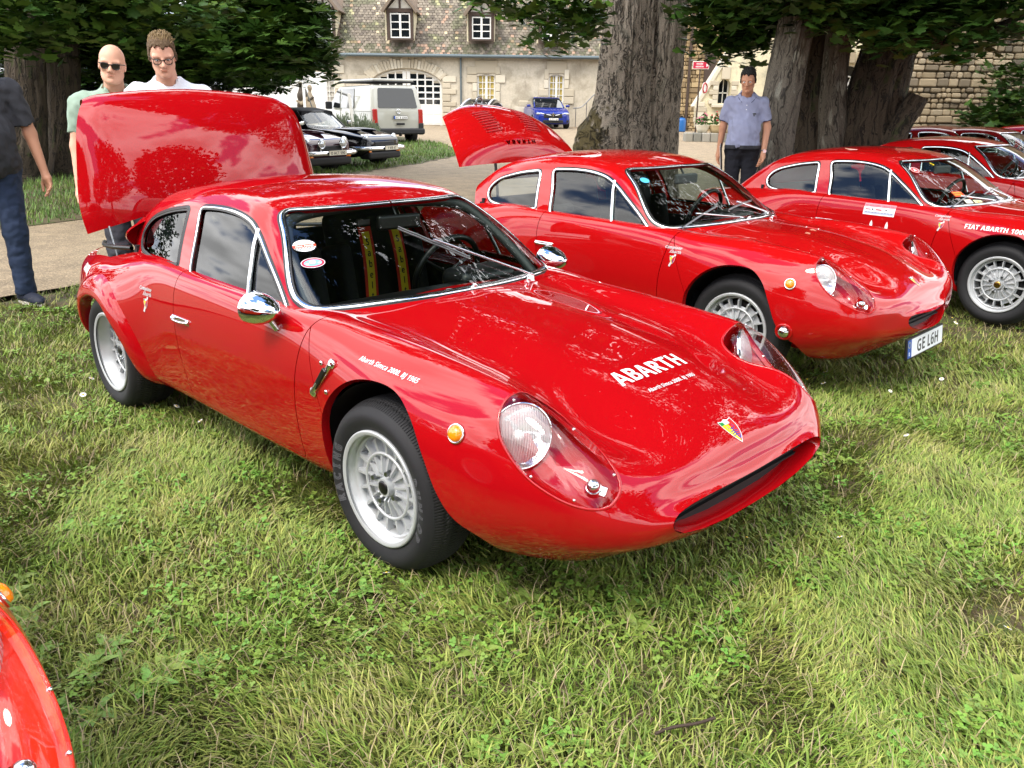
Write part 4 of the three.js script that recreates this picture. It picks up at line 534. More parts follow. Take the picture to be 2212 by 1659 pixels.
  for (const [x, z] of [[-0.345, -0.02], [-0.36, -0.33]]) { const h = castGeo(base, V(x, 1.4, Math.abs(z)), V(0, -1, 0)); h.p.z = z; part('washer_jet', [new THREE.CylinderGeometry(0.007, 0.009, 0.018, 12).translate(h.p.x, h.p.y + 0.008, h.p.z), sph(0.008, h.p.x + 0.008, h.p.y + 0.016, h.p.z, 1, 1, 1, 10)], M.chrome, car); }
  car.userData.base = undefined;
  return { car, base, full: join(both(base)), net, red, sx, both, gh0 };
}
const polyBay = polySDF([[-1.99, 0.6], [-2.2, 0.64], [-2.45, 0.62], [-2.585, 0.56], [-2.585, -0.56], [-2.45, -0.62], [-2.2, -0.64], [-1.99, -0.6]]);
M.lens = phys(0xffffff, { transmission: 0.72, roughness: 0.22, thickness: 0, ior: 1.5, side: THREE.DoubleSide, bumpMap: canvasTex(256, 16, (x, w, h) => { for (let i = 0; i < w; i++) { const v = 128 + 127 * Math.sin(i / w * Math.PI * 2 * 24); x.fillStyle = `rgb(${v | 0},${v | 0},${v | 0})`; x.fillRect(i, 0, 1, h); } }, false), bumpScale: 0.003 });
M.brass = mat(0xa98a4a, 0.25, 1); M.housing = mat(0x14080a, 0.9);
// ---------- the cars of the row ----------
const POSE = { A: [0.0799, -2.8512, 44.95, 0], B: [1.6169, -4.7155, 44.74, 0.035], C: [3.7916, -5.9886, 51.06, 0.02] };
const setPose = (o, [x, z, yaw, y]) => { o.position.set(x, y, z); o.rotation.y = -R(yaw); };
{
  const A = makeCoupe('sports_coupe', 'red coupe nearest the camera with a wide flat mouth and its rear lid raised', { kind: 'A', fine: true, paint: M.red, lidOpen: true, group: undefined });
  const car = A.car; setPose(car, POSE.A);
  const down = V(0, -1, 0), h = (x, z) => castGeo(A.base, V(x, 1.5, z), down).p;
  part('bonnet_lettering', decal(A.full, V(0.498, 0.65, 0.0), V(0, 0, -1), V(-1, 0, 0), 0.395, 0.099, down), MT.word, car);
  part('bonnet_lettering', decal(A.full, V(0.585, 0.62, 0.0), V(0, 0, -1), V(-1, 0, 0), 0.29, 0.029, down), MT.year, car);
  part('nose_badge', decal(A.full, V(0.815, 0.54, 0), V(0, 0, -1), V(-1, 0, 0), 0.075, 0.105, V(-0.5, -0.86, 0)), MT.shield, car);
  const sideDir = V(0, -0.35, -1).normalize();
  part('wing_lettering', decal(A.base, V(0.03, 0.683, 0.67), V(1, -0.02, 0).normalize(), V(0, 0.85, -0.5).normalize(), 0.33, 0.033, V(0, -0.6, -0.8).normalize()), MT.year, car);
  part('side_badge', decal(A.base, V(-1.64, 0.615, 0.7), V(1, 0, 0), V(0, 1, 0), 0.12, 0.12, V(0, 0, -1)), MT.script, car);
  part('tail_lettering', decal(A.base, V(-2.4, 0.64, 0.68), V(1, 0, 0), V(0, 1, 0), 0.16, 0.05, V(0, 0, -1)), MT.word, car);
  // bonnet catch in the wing seam
  for (const [q, f] of [[1, (x) => x], [-1, mirrorZ]]) { const a = castGeo(A.base, V(-0.225, 0.645, 1.2), V(0, 0, -1)).p, b = castGeo(A.base, V(-0.322, 0.53, 1.2), V(0, 0, -1)).p; const k = part('bonnet_catch', [rod(a.clone().add(V(0, 0, 0.006)), b.clone().add(V(0, 0, 0.006)), 0.011).toNonIndexed(), sph(0.017, a.x, a.y, a.z + 0.004, 1, 1, 0.6), sph(0.017, b.x, b.y, b.z + 0.004, 1, 1, 0.6), sph(0.008, a.x - 0.06, a.y - 0.01, a.z + 0.006, 1, 1, 0.6), sph(0.008, b.x + 0.08, b.y + 0.02, b.z + 0.006, 1, 1, 0.6)].map(f), M.chrome, car); part('strap', f(rbx(0.02, 0.1, 0.01, 0.004, (a.x + b.x) / 2, (a.y + b.y) / 2, (a.z + b.z) / 2 + 0.014, 0, -0.7)), M.blackTrim, k); }
  const jb = h(-0.372, 0.075); part('washer_cap', new THREE.CylinderGeometry(0.016, 0.016, 0.006, 24).translate(jb.x, jb.y + 0.003, jb.z), mat(0xb9bcc0, 0.3), car);
  // stickers inside the screen
  const sd = V(-0.6, -0.3, -0.2).normalize(), scr = (y, z) => { let x = 0; while (ghF(x, y, z) > 0) x -= 0.002; return V(x, y, z); };
  const sAl = V(0.33, 0, -1).normalize(), sUp = V(-0.85, 0.52, -0.2).normalize(), sDir = sAl.clone().cross(sUp).negate().normalize();
  part('windscreen_sticker', decal(A.gh0, scr(0.935, 0.475), sAl, sUp, 0.085, 0.065, sDir, 0.0012, 4, 4), MT.parc, car);
  part('windscreen_sticker', decal(A.gh0, scr(0.885, 0.49), sAl, sUp, 0.085, 0.05, sDir, 0.0012, 4, 4), MT.oval, car);
  // rear lid, raised
  // rear lid, raised: stations from its front edge up to the tail, each from the side edge to the centre line
  const T = [
    [[-2.425, 0.80, 0.655], [-2.36, 0.83, 0.585], [-2.31, 0.868, 0.46], [-2.275, 0.905, 0.3], [-2.26, 0.92, 0.15], [-2.255, 0.925, 0]],
    [[-2.44, 0.93, 0.668], [-2.375, 0.95, 0.607], [-2.325, 0.985, 0.48], [-2.295, 1.02, 0.31], [-2.28, 1.04, 0.15], [-2.275, 1.045, 0]],
    [[-2.462, 1.11, 0.648], [-2.41, 1.12, 0.6], [-2.365, 1.15, 0.49], [-2.335, 1.18, 0.32], [-2.32, 1.2, 0.16], [-2.315, 1.205, 0]],
    [[-2.485, 1.28, 0.618], [-2.45, 1.29, 0.575], [-2.42, 1.31, 0.485], [-2.395, 1.33, 0.32], [-2.38, 1.345, 0.16], [-2.375, 1.35, 0]],
    [[-2.51, 1.385, 0.58], [-2.49, 1.395, 0.535], [-2.475, 1.41, 0.47], [-2.46, 1.425, 0.32], [-2.452, 1.436, 0.16], [-2.45, 1.44, 0]],
    [[-2.535, 1.42, 0.552], [-2.52, 1.432, 0.505], [-2.51, 1.443, 0.44], [-2.502, 1.456, 0.3], [-2.498, 1.466, 0.15], [-2.497, 1.47, 0]],
    [[-2.57, 1.425, 0.55], [-2.57, 1.445, 0.5], [-2.57, 1.458, 0.43], [-2.567, 1.472, 0.3], [-2.565, 1.482, 0.15], [-2.565, 1.486, 0]],
    [[-2.60, 1.40, 0.545], [-2.605, 1.42, 0.495], [-2.605, 1.432, 0.425], [-2.605, 1.445, 0.3], [-2.605, 1.455, 0.15], [-2.605, 1.458, 0]]];
  const lg = gridGeo(netSurfaceHalf(T, 70, 60), false);
  const lid = part('rear_lid', both(lg), M.red, car); part('lid_stay', rod(V(-2.25, 0.6, 0.575), V(-2.35, 0.84, 0.575), 0.005), M.steel, car);
  part('lid_hinge', rbx(0.2, 0.03, 0.04, 0.01, -2.16, 0.9, 0.3), M.black, car);
  // engine bay rim, engine, air scoop behind the side window
  part('engine_bay', [bx(0.62, 0.02, 1.2, -2.28, 0.42, 0), bx(0.02, 0.34, 1.2, -2.0, 0.6, 0)], M.black, car);
  part('engine', [rbx(0.4, 0.22, 0.34, 0.04, -2.3, 0.56, 0), ...[-0.1, 0.1].map((z) => new THREE.CylinderGeometry(0.05, 0.06, 0.12, 20).translate(-2.3, 0.7, z)), tube([V(-2.15, 0.62, 0.25), V(-2.3, 0.68, 0.3), V(-2.45, 0.6, 0.28)], 0.03)], M.aluDull, car);
  part('bay_seal', both(tube([V(-2.03, 0.775, 0.6), V(-2.2, 0.762, 0.618), V(-2.45, 0.738, 0.575), V(-2.6, 0.728, 0.52)], 0.011, 30, 8)), M.blackTrim, car);
  for (const f of [(x) => x, mirrorZ]) { const sc = []; for (let i = 0; i <= 12; i++) { const t = i / 12, a = Math.PI * t, y = 0.775 + 0.135 * t, z0 = 0.575 - 0.06 * t; sc.push([[-1.985 - 0.02 * Math.sin(a), y, z0 + 0.078 * Math.sin(a)], [-2.02 - 0.02 * Math.sin(a), y, z0 + 0.07 * Math.sin(a)], [-2.06 - 0.012 * Math.sin(a), y, z0 + 0.035 * Math.sin(a)], [-2.07, y, z0 - 0.02]]); } part('air_scoop', f(gridGeo(sc)), M.red, car); }
}
{
  // second coupe, lid raised
  const B = makeCoupe('sports_coupe', 'second red coupe with registration plate and small oval mouth, its louvred rear lid raised', { kind: 'B', paint: M.redB, lidOpen: true }), car = B.car;
  const T = [
    [[-2.200, 0.985, 0.615], [-2.198, 0.988, 0.553], [-2.195, 0.994, 0.418], [-2.192, 0.997, 0.277], [-2.190, 0.999, 0.135], [-2.190, 1.000, 0.000]],
    [[-2.255, 1.070, 0.602], [-2.246, 1.083, 0.542], [-2.231, 1.107, 0.409], [-2.219, 1.123, 0.271], [-2.212, 1.132, 0.132], [-2.210, 1.134, 0.000]],
    [[-2.335, 1.150, 0.572], [-2.327, 1.169, 0.515], [-2.313, 1.201, 0.389], [-2.303, 1.224, 0.257], [-2.297, 1.237, 0.126], [-2.295, 1.240, 0.000]],
    [[-2.430, 1.232, 0.525], [-2.428, 1.253, 0.473], [-2.425, 1.291, 0.357], [-2.422, 1.317, 0.236], [-2.420, 1.331, 0.116], [-2.420, 1.335, 0.000]],
    [[-2.535, 1.292, 0.468], [-2.545, 1.311, 0.421], [-2.562, 1.345, 0.318], [-2.575, 1.368, 0.211], [-2.583, 1.381, 0.103], [-2.585, 1.384, 0.000]],
    [[-2.575, 1.302, 0.440], [-2.587, 1.320, 0.396], [-2.608, 1.352, 0.299], [-2.624, 1.375, 0.198], [-2.634, 1.387, 0.097], [-2.637, 1.390, 0.000]]];
  const lg = gridGeo(netSurfaceHalf(T, 50, 40), false), lid = part('rear_lid', both(lg), M.redB, car), lf = join(both(lg)), nrm = V(0.45, 0.9, 0).normalize();
  const onLid = (x, z) => castGeo(lf, V(x, 2.2, z), V(0, -1, 0));
  const ld = V(-0.75, -0.66, 0).normalize(), hitLid = (x, y, z) => castGeo(lf, V(x, y, z).addScaledVector(ld, -0.6), ld);
  for (const q of [1, -1]) for (let i = 0; i < 9; i++) { const t = i / 8, h = hitLid(lerp(-2.31, -2.45, t), lerp(1.19, 1.335, t), 0.2 * q); if (!h) continue; const n = h.n.dot(ld) > 0 ? h.n.negate() : h.n, qn = new THREE.Quaternion().setFromUnitVectors(V(0, 1, 0), n), g = new THREE.SphereGeometry(1, 12, 6, 0, 6.283, 0, Math.PI / 2).scale(0.0085, 0.012, 0.085).applyQuaternion(qn).translate(h.p.x, h.p.y, h.p.z); part('louvre', g, M.redB, lid); }
  const chromeTxt = textMat('A B A R T H', 'bold 60px sans-serif', '#b9b9bd', 640, 80, 1.2);
  part('lid_lettering', decal(lf, V(-2.215, 1.137, 0), V(0, 0, -1), V(0.5, -0.86, 0).normalize(), 0.52, 0.05, ld, 0.003), chromeTxt, lid);
  part('lid_catch', [new THREE.TorusGeometry(0.03, 0.008, 8, 20).rotateY(Math.PI / 2).translate(-2.64, 1.41, 0.02), rod(V(-2.6, 1.385, 0), V(-2.66, 1.40, 0.05), 0.008)], M.steel, lid); part('lid_stay', rod(V(-2.14, 0.72, 0.3), V(-2.17, 1.0, 0.3), 0.01), M.black, car);
  part('engine_bay', [bx(0.62, 0.02, 1.2, -2.28, 0.42, 0), bx(0.02, 0.34, 1.2, -2.0, 0.6, 0)], M.black, car);
  part('side_badge', decal(B.base, V(-0.37, 0.628, 0.7), V(1, 0, 0), V(0, 1, 0), 0.12, 0.12, V(0, 0, -1)), MT.script, car);
  part('nose_badge', decal(B.full, V(0.66, 0.56, 0), V(0, 0, -1), V(-1, 0, 0), 0.06, 0.085, V(-0.5, -0.86, 0).normalize()), MT.shield, car);
  const scr = (y, z) => { let x = 0; while (ghF(x, y, z) > 0) x -= 0.002; return V(x, y, z); }, sAl = V(0.33, 0, -1).normalize(), sUp = V(-0.85, 0.52, -0.2).normalize(), sDir = sAl.clone().cross(sUp).negate().normalize();
  part('windscreen_sticker', decal(B.gh0, scr(0.985, 0.43), sAl, sUp, 0.06, 0.055, sDir, 0.0012, 4, 4), MT.dot('#52b4dc'), car);
  // registration plate hung below the mouth
  const px = 0.75, pl = part('number_plate', rbx(0.012, 0.11, 0.5, 0.004, 0, 0, 0), M.black, car); pl.position.set(px, 0.25, 0.0); pl.rotation.set(0, 0, 0.12);
  part('plate_face', new THREE.PlaneGeometry(0.49, 0.1).rotateY(Math.PI / 2).translate(0.0075, 0, 0), new THREE.MeshStandardMaterial({ roughness: 0.4, map: canvasTex(512, 112, (x, w, h) => { x.fillStyle = '#e9ebee'; x.fillRect(0, 0, w, h); x.fillStyle = '#1d4fa8'; x.fillRect(0, 0, 56, h); x.fillStyle = '#f2e9a0'; x.beginPath(); x.arc(28, 34, 16, 0, 7); x.lineWidth = 3; x.strokeStyle = '#e8d85a'; x.stroke(); x.fillStyle = '#fff'; x.font = 'bold 28px sans-serif'; x.textAlign = 'center'; x.fillText('D', 28, 96); x.fillStyle = '#15171a'; x.font = 'bold 96px sans-serif'; x.fillText('GE L6H', 290, 92, 420); x.strokeStyle = '#15171a'; x.lineWidth = 4; x.strokeRect(2, 2, w - 4, h - 4); }) }), pl);
  // small lamps in the front apron
  for (const f of [(g) => g, mirrorZ]) { const h = castGeo(B.base, V(0.49, 0.345, 1.2), V(-0.35, 0, -1).normalize()); const q = new THREE.Quaternion().setFromUnitVectors(V(0, 0, 1), h.n), P = (g) => f(g.applyQuaternion(q).translate(h.p.x, h.p.y, h.p.z)); const l = part('indicator_lamp', P(lathe([[0, 0.028], [0.015, 0.025], [0.026, 0.014], [0.029, 0.0], [0.031, -0.003]], 28).rotateX(Math.PI / 2)), M.chrome, car); part('recess', P(new THREE.TorusGeometry(0.037, 0.008, 8, 28)), M.redB, l); }
  setPose(car, POSE.B);

  // third coupe and those beside it, lids shut
  const C = makeCoupe('sports_coupe', 'red coupe with white lettering on the wing and event sticker on its door', { kind: 'C', paint: M.redB }), cc = C.car; setPose(cc, POSE.C);
  const addC = [];
  addC.push(part('wing_lettering', decal(C.base, V(-0.06, 0.655, 0.69), V(1, 0, 0), V(0, 1, 0), 0.56, 0.07, V(0, -0.3, -0.95).normalize(), 0.0018, 20, 4), MT.fiat, cc));
  addC.push(part('side_badge', decal(C.base, V(-0.415, 0.66, 0.69), V(1, 0, 0), V(0, 1, 0), 0.12, 0.12, V(0, 0, -1)), MT.script, cc));
  addC.push(part('door_sticker', decal(C.base, V(-0.88, 0.702, 0.69), V(1, 0, 0), V(0, 1, 0), 0.24, 0.085, V(0, -0.2, -0.98).normalize(), 0.0018), inked(256, 96, (x, w, h) => { x.fillStyle = '#eceaf0'; x.fillRect(0, 0, w, h); x.fillStyle = '#e0808c'; x.fillRect(0, 0, w, 30); x.fillStyle = '#b01828'; x.font = 'bold 22px sans-serif'; x.textAlign = 'center'; x.fillText('11° HISTORIC TRACK DAY', w / 2, 24, w - 8); x.fillStyle = '#d22a30'; x.fillRect(14, 46, 44, 9); x.fillRect(100, 44, 48, 12); x.fillStyle = '#333'; x.fillRect(68, 40, 12, 16); x.fillRect(178, 40, 12, 16); x.fillStyle = '#aab2c8'; x.fillRect(8, 68, w - 16, 20); x.fillStyle = '#667'; for (let i = 0; i < 9; i++) x.fillRect(16 + i * 26, 72, 18, 4); }), cc));
  for (const dx of [-0.06, 0.06]) addC.push(part('door_mark', decal(C.base, V(-0.86 + dx, 0.60, 0.7), V(1, 0, 0), V(0, 1, 0), 0.028, 0.05, V(0, 0, -1), 0.0018, 3, 3), inked(32, 64, (x, w, h) => { x.fillStyle = '#f0f0f0'; x.beginPath(); x.moveTo(w / 2, 0); x.quadraticCurveTo(w, h * 0.5, w * 0.9, h); x.lineTo(w * 0.1, h); x.quadraticCurveTo(0, h * 0.5, w / 2, 0); x.fill(); }), cc));
  const lift = (m, z, y, w, h) => addC.push(part('windscreen_sticker', decal(C.gh0, scr(y, z), sAl, sUp, w, h, sDir, 0.0012, 4, 4), m, cc));
  lift(MT.dot('#d02a34', 'A'), 0.44, 0.985, 0.075, 0.075); lift(inked(64, 64, (x, w) => { x.fillStyle = '#f2d810'; x.font = 'bold 64px sans-serif'; x.textAlign = 'center'; x.fillText('5', w / 2, 56); }), 0.2, 1.02, 0.06, 0.05);
  lift(inked(96, 64, (x, w, h) => { x.fillStyle = '#cf4a22'; x.fillRect(0, 0, w, h); x.fillStyle = '#f0c040'; x.fillRect(8, 12, w - 16, 8); x.fillRect(8, 36, w - 30, 8); }), 0.34, 0.83, 0.1, 0.06); lift(inked(96, 96, (x, w, h) => { x.fillStyle = '#d8502a'; x.beginPath(); for (let i = 0; i < 6; i++) x.lineTo(w / 2 + 46 * Math.cos(i * 1.047), h / 2 + 46 * Math.sin(i * 1.047)); x.fill(); x.fillStyle = '#f6e6b0'; x.font = 'bold 46px sans-serif'; x.textAlign = 'center'; x.fillText('76', w / 2, 66); }), 0.27, 0.81, 0.055, 0.05); lift(inked(96, 48, (x, w, h) => { x.fillStyle = '#efe6b4'; x.fillRect(0, 0, w, h); x.fillStyle = '#c2a020'; x.font = 'bold 34px sans-serif'; x.textAlign = 'center'; x.fillText('51', w / 2, 36); }), 0.24, 0.78, 0.085, 0.04); lift(inked(96, 64, (x, w, h) => { x.fillStyle = '#e6e2d2'; x.fillRect(0, 0, w, h); }), 0.33, 0.785, 0.07, 0.045);
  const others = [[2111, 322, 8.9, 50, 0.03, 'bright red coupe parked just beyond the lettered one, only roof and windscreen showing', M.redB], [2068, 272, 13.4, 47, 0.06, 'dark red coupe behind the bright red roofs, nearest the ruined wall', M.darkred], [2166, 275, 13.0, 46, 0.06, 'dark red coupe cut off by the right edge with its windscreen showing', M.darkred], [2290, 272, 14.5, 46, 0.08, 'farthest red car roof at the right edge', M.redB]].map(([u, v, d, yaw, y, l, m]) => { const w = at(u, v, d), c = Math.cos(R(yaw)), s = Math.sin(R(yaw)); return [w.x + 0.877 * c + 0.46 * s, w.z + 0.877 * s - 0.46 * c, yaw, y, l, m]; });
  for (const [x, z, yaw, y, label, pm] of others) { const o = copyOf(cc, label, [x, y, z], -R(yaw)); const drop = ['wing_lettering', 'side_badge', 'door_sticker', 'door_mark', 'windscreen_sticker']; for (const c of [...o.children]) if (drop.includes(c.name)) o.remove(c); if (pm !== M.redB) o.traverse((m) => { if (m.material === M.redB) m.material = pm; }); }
  // orange-red coupe whose nose shows at the lower left
  const Gc = makeCoupe('sports_coupe', 'orange red coupe at the lower left corner of which only the nose corner shows', { kind: 'A', paint: M.redG, lidOpen: false }); setPose(Gc.car, [-1.62, -0.93, 34.5, 0]);
}
// ---------- trees ----------
function barkTex(seed, cols) { return noiseTex(512, (u, v) => { const w = tn(u, v, 5, seed, 3) * 0.12, a = tn(u + w, v * 0.5 + w * 0.3, 26, seed + 2, 3), c = tn(u, v, 60, seed + 5, 2), cr = sstep(0.0, 0.3, 0.32 + tn(u + w, v * 0.16, 24, seed + 9, 3)), mo = sstep(0.12, 0.4, tn(u, v, 4, seed + 11, 3)); const k = (0.55 + 0.45 * cr) * (1 + 0.3 * c); return [0, 1, 2].map((i) => lerp(cols[0][i], cols[1][i], mo) * k); }, 1); }
const barkBump = (seed) => noiseTex(512, (u, v) => { const w = tn(u, v, 5, seed, 3) * 0.12, cr = sstep(0.0, 0.3, 0.32 + tn(u + w, v * 0.16, 24, seed + 9, 3)), c = tn(u, v, 60, seed + 5, 2); const k = 190 * cr + 40 * c + 30; return [k, k, k]; }, 1, false);
const mkBark = (seed, cols, b) => new THREE.MeshStandardMaterial({ map: barkTex(seed, cols), bumpMap: barkBump(seed), bumpScale: b, roughness: 0.95 });
M.barkGrey = mkBark(2, [[158, 147, 133], [134, 127, 114]], 0.05); M.barkMoss = mkBark(3, [[72, 62, 50], [62, 64, 38]], 0.03); M.barkLichen = mkBark(6, [[108, 101, 90], [142, 139, 126]], 0.014); M.barkBig = M.barkGrey.clone(); M.barkBig.vertexColors = true;
// trunk: path of [x, y, z, r]; ridged, with burls [x, y, z, r, amount]
function trunkGeo(path, o = {}) {
  const cv = new THREE.CatmullRomCurve3(path.map((p) => V(p[0], p[1], p[2]))), rs = spline(path.map((_, i) => i / (path.length - 1)), path.map((p) => p[3])), nu = o.nu || 90, nv = o.nv || 72, G = [];
  for (let i = 0; i <= nu; i++) { const t = i / nu, c = cv.getPoint(t), tg = cv.getTangent(t), a = V(0, 0, 1).addScaledVector(tg, -tg.z).normalize(), b = tg.clone().cross(a), r0 = rs(t); G[i] = [];
    for (let j = 0; j <= nv; j++) { const th = j / nv * 2 * Math.PI, d = a.clone().multiplyScalar(Math.cos(th)).addScaledVector(b, Math.sin(th)); let r = r0 * (1 + (o.lobe || 0.06) * n3(Math.cos(th) * 1.3 + (o.seed || 0), Math.sin(th) * 1.3, c.y * 0.35) + 0.035 * n3(Math.cos(th) * 4 + 5, Math.sin(th) * 4, c.y * 1.1 + (o.seed || 0))); r += (o.ridge ?? 0.018) * (1 - Math.abs(n3(Math.cos(th) * 9, Math.sin(th) * 9, c.y * 0.9)) * 2); if (o.flare) r += o.flare * Math.exp(-(c.y - path[0][1]) * 2.6) * (0.6 + 0.7 * Math.max(0, Math.sin(th * 5 + (o.seed || 0)))); const p = c.clone().addScaledVector(d, r); for (const [bx_, by, bz, br, am] of o.burls || []) { const q = p.distanceTo(V(bx_, by, bz)); if (q < br) p.addScaledVector(d, am * (0.5 + 0.5 * Math.cos(Math.PI * q / br)) * (1 + 0.25 * n3(p.x * 6, p.y * 6, p.z * 6))); } G[i][j] = [p.x, p.y, p.z]; } }
  const g = gridGeo(G, true), U = g.attributes.uv; if (o.moss) { const P = g.attributes.position, c = new Float32Array(P.count * 3); for (let i = 0; i < P.count; i++) { const m = o.moss(P.getX(i), P.getY(i), P.getZ(i)); c.set([lerp(1, 0.30, m), lerp(1, 0.28, m), lerp(1, 0.15, m)], i * 3); } g.setAttribute('color', new THREE.BufferAttribute(c, 3)); }
  const L = cv.getLength(), C = Math.max(1, Math.round(2 * Math.PI * path[0][3] / 0.9)); for (let i = 0; i < U.count; i++) { const u = U.getX(i), v = U.getY(i); U.setXY(i, v * C, u * L / 1.4); } return g;
}
function mapleLeaf() { // five-lobed leaf in the xy plane, stalk at the origin, about 1 unit long
  const h = [[0, 0.06], [0.30, -0.02], [0.30, 0.14], [0.52, 0.28], [0.38, 0.40], [0.46, 0.60], [0.22, 0.58], [0.17, 0.79], [0, 1.0]], pts = [...h, ...h.slice(1, -1).reverse().map(([x, y]) => [-x, y])];
  const c = [0, 0.36, 0.06], pos = [...c], idx = []; pts.forEach(([x, y]) => pos.push(x, y, -0.22 * x * x - 0.10 * (y - 0.36) ** 2 + (Math.abs(x) < 0.01 ? 0.02 : 0))); for (let i = 0; i < pts.length; i++) idx.push(0, 1 + (i + 1) % pts.length, 1 + i);
  const g = new THREE.BufferGeometry(); g.setAttribute('position', new THREE.Float32BufferAttribute(pos, 3)); g.setIndex(idx); g.computeVertexNormals(); return g;
}
function chestnutLeaf() { const gs = []; for (let k = 0; k < 5; k++) { const a = (k - 2) * 0.62, L = 1 - 0.14 * Math.abs(k - 2), G = []; for (let i = 0; i <= 3; i++) { const t = i / 3, w = 0.17 * L * Math.sin(Math.PI * t ** 1.6) + 0.004, y = L * t, z = -0.16 * t * t; G.push([[-w, y, z - 0.2 * w], [w, y, z - 0.1 * w]]); } gs.push(gridGeo(G, true).rotateZ(a)); } return join(gs); }
const LEAF = { maple: mapleLeaf(), chestnut: chestnutLeaf() };
const leafMat = (t) => new THREE.MeshPhysicalMaterial({ color: 0xffffff, roughness: 0.5, side: THREE.DoubleSide, transmission: t, thickness: 0 });
M.leaf = new THREE.MeshPhysicalMaterial({ color: 0xffffff, roughness: 0.48, side: THREE.DoubleSide, specularIntensity: 0.5 });
// crown: sprays of real leaves along drooping twigs; blobs [x, y, z, rx, ry, rz, sprays]
M.leaf.vertexColors = true;
function crown(parent, kind, blobs, size, seed, tone = 1, per = 11) {
  const r = rng(seed), gs = () => (r() + r() + r() - 1.5) / 1.5, src = LEAF[kind].index ? LEAF[kind].toNonIndexed() : LEAF[kind], SP = src.attributes.position.array, SN = src.attributes.normal.array, nv = SP.length / 3;
  let total = 0; for (const b of blobs) total += b[6] * per; const pos = new Float32Array(total * nv * 3), nor = new Float32Array(total * nv * 3), col = new Float32Array(total * nv * 3), m = new THREE.Matrix4(), q = new THREE.Quaternion(), e = new THREE.Euler(0, 0, 0, 'YXZ'), p = V(); let o = 0;
  for (const [cx, cy, cz, rx, ry, rz, n] of blobs) for (let i = 0; i < n; i++) {
    const d = V(gs(), gs(), gs()).normalize(), rad = 0.45 + 0.6 * Math.cbrt(r()) * (0.75 + 0.35 * n3(d.x * 2 + cx, d.y * 2 + cy, d.z * 2 + cz)), c = V(cx + d.x * rx * rad, cy + d.y * ry * rad, cz + d.z * rz * rad), tw = r() * 6.28, droop = 0.1 + 0.4 * r(), hs = r();
    for (let k = 0; k < per; k++) {
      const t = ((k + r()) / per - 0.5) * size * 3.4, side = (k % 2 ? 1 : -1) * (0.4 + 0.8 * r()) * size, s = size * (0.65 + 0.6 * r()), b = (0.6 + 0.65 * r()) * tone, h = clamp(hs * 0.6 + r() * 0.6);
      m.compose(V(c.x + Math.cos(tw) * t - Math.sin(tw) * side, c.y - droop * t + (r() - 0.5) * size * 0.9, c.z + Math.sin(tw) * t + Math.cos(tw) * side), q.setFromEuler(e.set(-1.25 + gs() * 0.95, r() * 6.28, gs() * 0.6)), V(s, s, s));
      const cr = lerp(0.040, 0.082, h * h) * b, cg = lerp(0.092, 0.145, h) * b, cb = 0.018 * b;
      for (let v = 0; v < nv; v++, o += 3) { p.set(SP[v * 3], SP[v * 3 + 1], SP[v * 3 + 2]).applyMatrix4(m); pos[o] = p.x; pos[o + 1] = p.y; pos[o + 2] = p.z; p.set(SN[v * 3], SN[v * 3 + 1], SN[v * 3 + 2]).applyQuaternion(q); nor[o] = p.x; nor[o + 1] = p.y; nor[o + 2] = p.z; col[o] = cr; col[o + 1] = cg; col[o + 2] = cb; }
    }
  }
  const g = new THREE.BufferGeometry(); g.setAttribute('position', new THREE.BufferAttribute(pos, 3)); g.setAttribute('normal', new THREE.BufferAttribute(nor, 3)); g.setAttribute('color', new THREE.BufferAttribute(col, 3));
  const me = part('crown', g, M.leaf, parent); me.userData.kind = 'stuff'; return me;
}
const limb = (parent, pts, r0, r1, m) => { const path = pts.map((p, i) => [...p, lerp(r0, r1, i / (pts.length - 1))]); return part('limb', trunkGeo(path, { nu: 30, nv: 14, ridge: 0.004 }), m, parent); };
